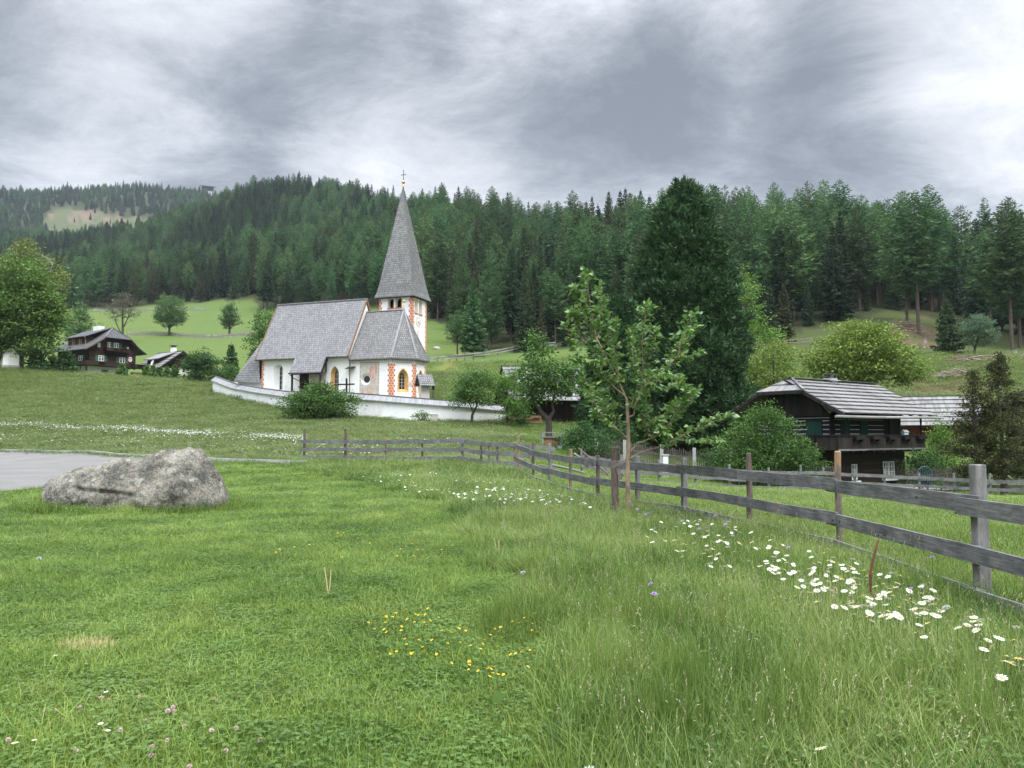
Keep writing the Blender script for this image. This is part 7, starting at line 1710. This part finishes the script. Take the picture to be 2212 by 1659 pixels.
broadleaf('walnut_tree', 'forked walnut tree with dark trunk and light green crown before the barn', gl(1186, 47.5), 7.6, [(-.6, .2, 5.6, 1.0, 1.0, 1.1), (-1.0, 0, 4.2, 1.4, 1.2, 1.2), (.3, 0, 4.3, 1.5, 1.3, 1.1), (1.0, .1, 3.8, 1.0, 1.0, .9), (-1.5, 0, 3.1, 1.0, .9, .8), (-.9, .1, 6.6, .7, .7, .8), (-.2, 0, 3.2, 1.1, 1.0, .8), (1.4, 0, 4.6, .8, .8, .7)], [(0, 0, -.3, .24), (.0, 0, .6, .21), (-.02, 0, 1.5, .19), (-.05, .0, 1.72, .2)], .17, 400, 28, 'leaf_green', seed=17, rc=.36, fork=[[(-.05, 0, 1.6, .16), (-.5, 0, 2.1, .13), (-.95, 0, 2.9, .11), (-1.1, .1, 4.0, .07), (-.9, .1, 5.6, .04)], [(0, 0, 1.65, .13), (.3, .1, 2.1, .10), (.2, .2, 2.5, .08), (.5, .2, 3.6, .05)]], shell=.3)
bush('dense green hedge bush left of the picket fence under the stone pine', 1262, 46.0, 3.2, 1.9, 'leaf_dark', 18, .11, 330, 28, .28, 'hedge_bush')
bush('dark low hedge bush right beside the stone pine foot', 1335, 49.0, 2.8, 1.6, 'leaf_dark', 19, .11, 220, 26, .28, 'hedge_bush')
bush('ivy-like dark climber hanging over the picket fence', 1545, 44.4, 2.4, 1.8, 'leaf_dark', 20, .09, 220, 26, .22, 'hedge_bush')
bush('tall leafy lilac bush hiding the left gable of the black log house', 1655, 41.6, 3.7, 3.95, 'leaf_green', 21, .12, 560, 34, .34, 'lilac_bush')
bush('darker lilac shoot right of the tall lilac against the log house', 1735, 41.3, 2.3, 2.5, 'leaf_green', 22, .10, 260, 28, .25, 'lilac_bush')
bush('lower lilac bush left of the tall lilac over the picket fence', 1595, 43.0, 2.4, 2.9, 'leaf_green', 23, .11, 280, 28, .28, 'lilac_bush')
bush('dark green shrub at the right corner of the black log house', 1990, 46.0, 2.4, 2.3, 'leaf_dark', 24, .10, 300, 28, .26)
bush('bright green shrub between the log house balcony and the brownish conifers', 2032, 49.5, 2.2, 3.6, 'leaf_bright', 25, .12, 300, 28, .3)
bush('low leafy shrub before the grey picket fence right of the gate', 2030, 43.6, 1.1, .8, 'leaf_green', 26, .07, 90, 20, .14)
bush('low bright shrub beneath the brownish conifers', 2090, 44.5, 3.0, 1.2, 'leaf_bright', 27, .08, 200, 22, .2)
# stone pine: dense upright tufts of long needles
def stone_pine(label, loc, H_, prof, seed, ntuft, squash=1.0, tn=16, tl=.55):
    g_ = np.random.default_rng(seed); o = thing('stone_pine', label, 'tree', loc); mb = MB(); mb.tube([(0, 0, -.4), (0, 0, H_ * .4), (0, 0, H_ * .95)], [.34, .26, .05], 9); mb.build('trunk', M['conifer_bark'], o, uv=False)
    zs = np.array([p[0] for p in prof]); rs_ = np.array([p[1] for p in prof]); zz_s = g_.uniform(zs[0], zs[-1], ntuft * 3); rr = np.interp(zz_s, zs, rs_); ok = g_.random(ntuft * 3) < (rr / rs_.max()) ** .9 + .06; zz_s = zz_s[ok][:ntuft]; rr = rr[ok][:ntuft]; n = len(zz_s)
    az = g_.uniform(0, 2 * PI, n); dep = 1 - .55 * g_.random(n) ** 2.2
    # big boughs: the outline swells and sinks
    bump = np.array([mnoise.noise(Vector((math.cos(a) * 1.6, math.sin(a) * 1.6, z * .42 + seed))) for a, z in zip(az, zz_s)]); fine = np.array([mnoise.noise(Vector((math.cos(a) * 4, math.sin(a) * 4, z * 1.1 + seed))) for a, z in zip(az, zz_s)])
    R_ = rr * dep * (1 + .24 * bump + .24 * fine); C_ = np.stack([np.cos(az) * R_, np.sin(az) * R_ * squash, zz_s + .5 * bump], -1); out = np.stack([np.cos(az), np.sin(az), np.zeros(n)], -1)
    ax = unit(out * .75 + np.array([0, 0, .85]) + g_.normal(0, .28, (n, 3)))
    rep = np.repeat(np.arange(n), tn); m = n * tn; f = g_.random(m)[:, None]; sz = g_.uniform(.75, 1.3, n)[rep][:, None]
    P = C_[rep] + ax[rep] * (f - .5) * tl * .9 * sz; Dr = unit(ax[rep] * (.55 + .5 * f) + g_.normal(0, .55, (m, 3)))
    K = kites(P, Dr, tl * .6 * sz[:, 0], .085, 0, g=g_); np_mesh('crown', K.reshape(-1, 3), quads_of(m), M['pine'], o)
    return o
stone_pine('huge dark green stone pine towering behind the young tree and picket fence', gl(1482, 60.5), at(1478, 393, 60.5).z - gl(1482, 60.5)[2], [(1.2, 3.9), (3, 4.6), (6, 4.75), (9, 4.5), (12, 4.05), (15, 3.4), (17.5, 2.75), (19, 2.15), (20.2, 1.4), (at(1478, 393, 60.5).z - gl(1482, 60.5)[2] - .3, .4)], 3, 9000, .95, 18, .70)
stone_pine('smaller dark green pine leaning at the left of the huge stone pine', gl(1338, 57.5), 11.5, [(.9, 2.6), (3, 2.9), (5.5, 2.6), (8, 2.0), (10, 1.35), (11.4, .3)], 5, 2200, .95, 18, .74)
# bright trees behind
broadleaf('maple_tree', 'bright green maple peeping out behind the right side of the stone pine', gl(1610, 72), 13.5, [(0, 0, 9.3, 2.3, 2.3, 3.6), (1.0, 0, 6.0, 3.0, 2.8, 3.0), (2.4, 0, 3.8, 2.4, 2.2, 2.0), (.4, 0, 12.6, 1.0, 1.0, 1.6)], [(0, 0, -.3, .28), (.1, 0, 4, .22), (.1, 0, 9, .12), (.2, 0, 12.5, .05)], .22, 520, 30, 'leaf_bright', seed=31, rc=.5)
broadleaf('maple_tree', 'lower fresh green maple between the stone pine and the log house roof', gl(1672, 64), 6.5, [(0, 0, 3.8, 2.1, 2.0, 2.0), (-1.2, 0, 3.0, 1.6, 1.5, 1.7), (.8, 0, 2.6, 1.5, 1.5, 1.4), (.4, 0, 5.2, 1.1, 1.1, .9)], [(0, 0, -.3, .18), (.1, 0, 2, .14), (.1, 0, 4.5, .06)], .19, 330, 28, 'leaf_yellow', seed=32, rc=.45)
broadleaf('broad_tree', 'wide yellow-green tree rising behind the roof of the black log house', gl(1868, 74), 12.2, [(0, 0, 8.0, 4.3, 3.6, 3.0), (-3.2, 0, 6.9, 2.7, 2.6, 2.4), (3.1, 0, 6.3, 2.9, 2.6, 2.2), (-.6, 0, 10.2, 2.4, 2.3, 1.6), (1.6, .2, 9.5, 2.4, 2.2, 1.5), (4.2, 0, 4.6, 2.0, 2.0, 1.3), (-3.9, 0, 4.9, 1.9, 1.9, 1.4), (0, 0, 5.0, 4.2, 3.5, 2.0)], [(0, 0, -.4, .34), (.1, 0, 2.5, .28), (0, 0, 6, .18), (.2, 0, 9.5, .07)], .26, 900, 34, 'leaf_yellow', seed=33, rc=.55, limbs=30, shell=.35)
broadleaf('willow_tree', 'grey-green willow on the bank beside the single dark spruce', gl(2122, 112), 7.5, [(0, 0, 4.4, 2.4, 2.3, 2.1), (.9, 0, 3.2, 1.9, 1.8, 1.6), (-.8, 0, 3.4, 1.7, 1.7, 1.7), (-.2, 0, 5.9, 1.3, 1.3, 1.0)], [(-.9, 0, -.3, .2), (-.6, 0, 1.0, .17), (0, 0, 3, .1), (.1, 0, 5, .05)], .22, 330, 30, 'leaf_grey', seed=34, rc=.5)
broadleaf('broad_tree', 'fresh green tree behind the red log house', gl(1990, 70), 6.5, [(0, 0, 4.0, 2.0, 2.0, 1.8), (1.3, 0, 2.8, 1.6, 1.6, 1.4), (-1.0, 0, 3.0, 1.4, 1.4, 1.4)], [(0, 0, -.3, .16), (0, 0, 2, .13), (0, 0, 4.5, .05)], .2, 230, 26, 'leaf_yellow', seed=35, rc=.45)
# left side
broadleaf('ash_tree', 'great yellowish green ash tree over the field chapel at the left edge', gl(35, 106.5), 16.5, [(.5, 0, 8.0, 4.2, 4.0, 4.0), (-4.5, 0, 8.2, 4.2, 4.0, 4.2), (3.4, 0, 5.6, 2.6, 2.6, 2.6), (3.0, 0, 9.5, 2.8, 2.8, 2.6), (-2.5, 0, 4.8, 4.0, 3.6, 2.2), (-5.5, 0, 4.6, 3.4, 3.2, 2.4), (0.0, 0, 12.0, 3.2, 3.2, 2.2), (-7.5, 0, 10.5, 3.0, 3.0, 3.0), (1.5, .5, 3.2, 3.4, 3.0, 1.8), (-3.5, .5, 2.6, 3.6, 3.0, 1.7), (3.8, 0, 7.4, 2.4, 2.4, 2.4)], [(.2, 0, -.4, .42), (.2, 0, 2.0, .36), (0, 0, 5, .27), (-.3, 0, 10, .12)], .38, 1500, 32, 'leaf_ash', seed=41, rc=.75, limbs=36, fork=[[(.1, 0, 3.5, .2), (-2.5, 0, 6.5, .15), (-4, 0, 9.5, .08)], [(.1, 0, 4, .18), (2.2, 0, 6.5, .13), (3, 0, 9, .06)]], shell=.4)
broadleaf('birch_tree', 'pale-limbed birch with thin yellow-green top behind the great ash', gl(60, 112), 19.0, [(-1.0, 0, 14.6, 2.7, 2.5, 2.9), (2.6, 0, 12.6, 2.3, 2.2, 3.2), (-4.2, 0, 12.6, 2.3, 2.2, 3.0), (-.2, 0, 11.0, 3.4, 3.0, 3.0), (-1.2, 0, 17.0, 1.6, 1.6, 1.3)], [(0, 0, -.4, .3), (0, 0, 6, .24), (-.6, 0, 12, .14), (-.8, 0, 17, .05)], .34, 560, 20, 'leaf_birch', 'birch_bark', seed=42, rc=.6, limbs=30, fork=[[(0, 0, 6, .18), (1.2, 0, 10, .14), (2.6, 0, 14.4, .05)], [(0, 0, 7, .16), (-2.2, 0, 11, .12), (-3.8, 0, 15, .04)]], shell=.3)
broadleaf('pine_tree', 'dull green pine behind the chalet roof', gl(162, 158), 9.5, [(0, 0, 5.3, 2.9, 2.7, 3.2), (1.8, 0, 3.4, 2.2, 2.1, 1.9), (-1.3, 0, 3.6, 2.1, 2.0, 2.3), (.2, 0, 8.0, 1.6, 1.6, 1.3)], [(0, 0, -.3, .2), (0, 0, 4, .15), (0, 0, 8, .06)], .34, 380, 26, 'leaf_maple', 'conifer_bark', seed=43, rc=.55)
bush('small green tree behind the chalet chimney', 212, 165, 5, 4.5, 'leaf_green', 44, .28, 120, 22, .45, 'small_tree', cat='tree')
broadleaf('bare_tree', 'greyish half-bare tree on the pasture behind the chalet ridge', gl(256, 208), 12.4, [(0, 0, 8.6, 3.6, 3.4, 2.9), (-2.0, 0, 7.0, 2.9, 2.6, 2.0), (2.2, 0, 6.8, 2.6, 2.5, 2.0), (0, 0, 10.8, 2.0, 2.0, 1.4)], [(.2, 0, -.3, .36), (.2, 0, 2.5, .3), (0, 0, 6, .2), (.1, 0, 10.5, .06)], .30, 330, 12, 'leaf_brown', 'bark', seed=45, rc=.65, limbs=60, fork=[[(.2, 0, 1.5, .18), (-1.2, 0, 3.5, .14), (-2.6, 0, 6.5, .07)], [(.1, 0, 3, .16), (1.5, 0, 5.5, .12), (2.8, 0, 8, .05)]], shell=.2)
broadleaf('sycamore_tree', 'round bright sycamore standing alone on the left pasture', gl(359, 229), 12.2, [(0, 0, 8.0, 3.9, 3.7, 3.3), (-2.0, 0, 5.6, 3.0, 2.8, 2.2), (2.2, 0, 5.4, 3.0, 2.8, 2.2), (.2, 0, 10.2, 2.6, 2.5, 1.7), (0, 0, 4.2, 3.0, 2.8, 1.6)], [(0, 0, -.4, .36), (.05, 0, 2, .3), (0, 0, 6, .2), (0, 0, 10, .07)], .36, 560, 28, 'leaf_maple', seed=46, rc=.6, limbs=24)
broadleaf('sycamore_tree', 'slimmer sycamore standing alone nearer the church roof on the pasture', gl(490, 232), 10.6, [(0, 0, 7.2, 2.3, 2.2, 2.6), (-1.0, 0, 5.2, 2.1, 2.0, 2.0), (1.2, 0, 5.0, 2.0, 2.0, 2.0), (.2, 0, 9.0, 1.6, 1.6, 1.4), (-.6, 0, 3.4, 1.7, 1.6, 1.4)], [(0, 0, -.4, .36), (.05, 0, 1.6, .3), (0, 0, 5.5, .18), (0, 0, 8.5, .06)], .33, 380, 26, 'leaf_maple', seed=47, rc=.5, limbs=22, shell=.3)
bush('big round bush left of the churchyard wall end', 430, 101, 4.6, 4.0, 'leaf_dark', 48, .2, 420, 28, .42)
bush('low green bush in front of the small fir by the churchyard wall', 489, 103, 2.9, 2.0, 'leaf_green', 49, .17, 170, 24, .32)
broadleaf('maple_tree', 'leafy green tree behind the left edge of the church roof', gl(562, 112), 10.8, [(.6, 0, 8.2, 2.2, 2.1, 2.0), (-.6, 0, 5.2, 2.0, 2.0, 2.0), (.4, 0, 3.0, 2.3, 2.2, 2.0), (1.2, 0, 6.2, 1.9, 1.8, 1.8)], [(0, 0, -.4, .26), (.1, 0, 3, .2), (.4, 0, 8, .07)], .26, 460, 28, 'leaf_green', seed=50, rc=.5)
broadleaf('maple_tree', 'small green maple on the hillside between the spire and the forward spruce', gl(987, 152), 8.2, [(0, 0, 5.2, 1.9, 1.9, 2.4), (.9, 0, 3.8, 1.6, 1.5, 1.6), (-.7, 0, 3.6, 1.5, 1.5, 1.6)], [(0, 0, -.3, .16), (0, 0, 2.5, .13), (0, 0, 6, .05)], .26, 260, 26, 'leaf_maple', seed=51, rc=.45)
# low conifer shrubs and young firs
FT = {'bushy dark spruce shrub between the field chapel and the chalet': 759, 'spreading spruce shrub at the left corner of the chalet': 757, 'paler spruce shrub half hidden behind the spruce shrubs left of the chalet': 768, 'young bright fir in front of the chalet balcony': 785, 'dark cone-shaped fir left of the church behind the bushes': 742, 'single dark spruce standing on the bank beside the willow': 648, 'brownish young spruce at the foot of the wood above the maples': 616, 'feathery spruce standing forward on the hillside right of the spire': 602}
def fir(label, u, D, h_, r_, seed, mat='spruce', name='young_fir', group=None, zf=.05):
    v_ = FT.get(label, 790 if 'fir in the row' in label else None)
    if v_: h_ = max(1.2, at(u, v_, D).z - gl(u, D)[2]) * (1 if 'fir in the row' not in label else rng.uniform(.85, 1.1))
    K, mb = conifer('spruce', h_, r_, h_ * zf, seed, max(9, int(h_ * 3.2)), 7); o = thing(name, label, 'tree', gl(u, D), 0, group); mb.build('trunk', M['conifer_bark'], o, uv=False); np_mesh('crown', K, quads_of(len(K) // 4), M[mat], o); return o
fir('bushy dark spruce shrub between the field chapel and the chalet', 75, 107, 2.8, 2.0, 61, 'leaf_dark', 'spruce_shrub'); fir('spreading spruce shrub at the left corner of the chalet', 138, 110, 3.2, 2.6, 62, 'leaf_dark', 'spruce_shrub'); fir('paler spruce shrub half hidden behind the spruce shrubs left of the chalet', 108, 113, 2.8, 1.9, 63, 'leaf_green', 'spruce_shrub')
fir('young bright fir in front of the chalet balcony', 258, 113, 2.9, 1.1, 64, 'leaf_green')
for k, (u, D, h_) in enumerate([(313, 116, 2.6), (326, 115, 2.2), (341, 114, 2.5), (357, 113, 2.1), (374, 112, 2.3)]): fir(f'{("leftmost", "second", "middle", "fourth", "rightmost")[k]} young light fir in the row before the small house', u, D, h_, .95, 65 + k, 'leaf_green', group='young firs before the small house')
fir('dark cone-shaped fir left of the church behind the bushes', 495, 112, 4.2, 1.7, 71, 'leaf_dark')
fir('single dark spruce standing on the bank beside the willow', 2055, 114, 8.9, 2.5, 72, 'spruce', 'spruce_tree'); fir('brownish young spruce at the foot of the wood above the maples', 1700, 144, 11.5, 2.4, 73, 'spruce_brown', 'spruce_tree')
fir('feathery spruce standing forward on the hillside right of the spire', 1022, 149, 14.5, 3.0, 74, 'larch', 'spruce_tree', zf=.1)
fir('tiny spruce seedling on the bank above the right conifers', 2170, 88, 3.0, .9, 75, 'spruce_brown', 'spruce_tree')
# two sparse brownish conifers at the right
def loose_conifer(label, u, D, h_, r_, seed, z0):
    g_ = np.random.default_rng(seed); o = thing('brownish_conifer', label, 'tree', gl(u, D)); mb = MB(); mb.tube([(0, 0, -.3), (.05, 0, h_ * .4), (-.05, 0, h_ * .75), (0, 0, h_)], [.14, .10, .06, .01], 8); P, Dr, L = [], [], []
    for i in range(int(h_ * 22)):
        t = g_.random() ** 1.1; z = z0 + (h_ - z0) * t; ln = r_ * ((1 - t) ** .75 * (.55 + .45 * min(1, t * 4)) + .06) * g_.uniform(.55, 1.15); az = g_.uniform(0, 2 * PI); out = np.array([math.cos(az), math.sin(az), 0]); e = out * ln + np.array([0, 0, z + ln * g_.uniform(-.1, .35)])
        mb.tube([(0, 0, z), tuple(out * ln * .5 + np.array([0, 0, z + .03])), tuple(e)], [.022, .014, .004], 4, cap=False)
        for q in range(int(16 + ln * 52)):
            f = .25 + .78 * g_.random(); P.append(np.array([0, 0, z]) * (1 - f) + e * f + g_.normal(0, .10, 3)); Dr.append(out * .6 + g_.normal(0, .7, 3) + np.array([0, 0, .35])); L.append(g_.uniform(.10, .2))
    mb.build('trunk', M['conifer_bark'], o, uv=False); K = kites(np.array(P), np.array(Dr), np.array(L), .06, 0, g=g_); np_mesh('crown', K.reshape(-1, 3), quads_of(len(P)), M['arbor'], o)
loose_conifer('sparse brownish conifer, the shorter of the pair at the right edge', 2106, 40.5, at(2106, 803, 40.5).z - gl(2106, 40.5)[2], 1.75, 81, .8); loose_conifer('taller sparse brownish conifer with bare lower trunk at the right edge', 2162, 40.0, at(2162, 767, 40).z - gl(2162, 40)[2], 1.75, 82, 1.2)
loose_conifer('brownish conifer cut by the right picture edge behind the squared post', 2228, 41.5, 5.6, 1.7, 83, .9)
# tall larches standing forward on the right bank
for k, (u, v, D, h_, var_) in enumerate([(1992, 732, 150, 28.5, 3), (1968, 690, 156, 27, 1), (2194, 758, 138, 27, 3), (2212, 748, 141, 25, 1), (2150, 735, 152, 22, 3)]):
    K, mb = PROTO['larch', var_]; o = thing('larch_tree', ('tall larch with a long bare trunk standing forward beside the brush mound', 'larch with pale straight trunk on top of the brush mound', 'tall larch with dark bare trunk at the right edge of the bank', 'rear larch of the pair at the right edge', 'thin larch in the gap where the far blue hill shows')[k], 'tree', gl(u, D))
    s_ = h_ / LA_H[var_]; o.scale = (s_ * 1.1, s_ * 1.1, s_); o.rotation_euler.z = k * 1.7; mb.build('trunk', M['conifer_bark'], o, uv=False); np_mesh('crown', K, quads_of(len(K) // 4), M['larch'], o)
# brush, felled branches and stumps on the bank
def brush(label, u, D, w_, h_, n, seed, mat='brush', pale=.25):
    g_ = random.Random(seed); o = thing('brush_pile', label, 'brush pile', gl(u, D)); og = Vector(o.location)
    for part, m_, k in (('twigs', mat, int(n * (1 - pale))), ('branches', 'dead_wood', int(n * pale))):
        mb = MB()
        for _ in range(k):
            x, y = g_.gauss(0, w_ * .4), g_.gauss(0, w_ * .25); z = h1(og.x + x, og.y + y) - og.z + abs(g_.gauss(0, h_ * .5)); a = g_.uniform(0, PI); L = g_.uniform(.5, 1.9); r_ = g_.uniform(.015, .04) if part == 'twigs' else g_.uniform(.04, .08); d = Vector((math.cos(a), math.sin(a) * .6, g_.uniform(-.25, .35)))
            mb.tube([Vector((x, y, z)), Vector((x, y, z)) + d * L * .5 + Vector((0, 0, g_.uniform(-.05, .1))), Vector((x, y, z)) + d * L], [r_, r_ * .8, r_ * .4], 4)
        mb.build(part, M[m_], o, uv=False)
brush('brown mound of cut branches under the straight-trunked larches', 1965, 151, 5.5, .8, 420, 91); brush('pile of cut branches on the bank left of the dark spruce', 1990, 128, 4.5, .5, 260, 92); brush('reddish brush heap below the willow', 2110, 101, 4.0, .5, 300, 93); brush('heap of pale dead branches on the bank behind the red log house', 2062, 92, 2.6, .6, 190, 94, 'brush', .6); brush('scatter of felled branches on the far right bank', 2185, 104, 3.5, .3, 160, 95, 'brush', .4); brush('few dead branches on the slope left of the yellow-green tree', 1712, 118, 3.0, .3, 110, 96, 'brush', .6)
for k, (u, D, h_, l) in enumerate([(2166, 98, .8, 'grey tree stump on the bank above the tiny spruce seedling'), (1760, 124, .9, 'pale tree stump by the pole fence'), (2005, 138, .7, 'bright cut stump on the bank left of the dark spruce'), (2200, 118, .6, 'small stump near the right-edge larches')]):
    mb = MB(); mb.tube([(0, 0, -.2), (0, 0, h_ * .4), (0, 0, h_)], [.42, .3, .27], 9); o = mb.build('tree_stump', M['dead_wood'], uv=False); o.location = gl(u, D); tag(o, l, 'stump')
for k, (u, D, l) in enumerate([(943, 165, 'grey rock on the hillside pasture right of the spire'), (985, 175, 'small pale rock high on the hillside pasture')]):
    bm = bmesh.new(); bmesh.ops.create_icosphere(bm, subdivisions=2, radius=.9)
    for v in bm.verts: v.co *= 1 + .3 * mnoise.noise(v.co * 1.5 + Vector((k * 5, 0, 0))); v.co.z *= .6
    me = bpy.data.meshes.new('rock'); bm.to_mesh(me); bm.free(); me.materials.append(M['stone']); o = bpy.data.objects.new('rock', me); COL.objects.link(o); o.location = gl(u, D); tag(o, l, 'rock')
# a few dead trunks and lone trees left on the far clearing
g_ = random.Random(31)
for k, (u, D) in enumerate([(100, 1125), (128, 1110), (160, 1100), (192, 1090), (205, 1145), (222, 1160), (238, 1150), (265, 1080), (143, 1160), (178, 1180), (290, 1120), (118, 1060), (210, 1060)]):
    kk = ('spruce', k % 4, False) if ('spruce', k % 4, False) in roots else next(q for q in roots if q[0] == 'spruce'); o = copy_tree(roots[kk]); o.location = gl(u, D, -.3); s_ = g_.uniform(.35, .62); o.scale = (s_, s_, s_); o['label'] = 'lone small spruce left standing on the far grassy clearing'; o['group'] = 'lone spruces on the far clearing'

# ------------------------------------------------------------------ the air in the valley
hb = MB(); hb.span(-2480, 2480, -2480, 2480, -30, 640)
t = NT('valley_haze'); pv_ = t.n('VolumePrincipled'); pv_.inputs['Color'].default_value = (.78, .88, 1.0, 1); pv_.inputs['Density'].default_value = .00008; pv_.inputs['Anisotropy'].default_value = .2
t.l(pv_.outputs[0], t.out.inputs['Volume'])
HAZE = True
if HAZE: tag(hb.build('haze', t.mat, uv=False), 'thin bluish haze in the valley air', None, None, 'stuff')
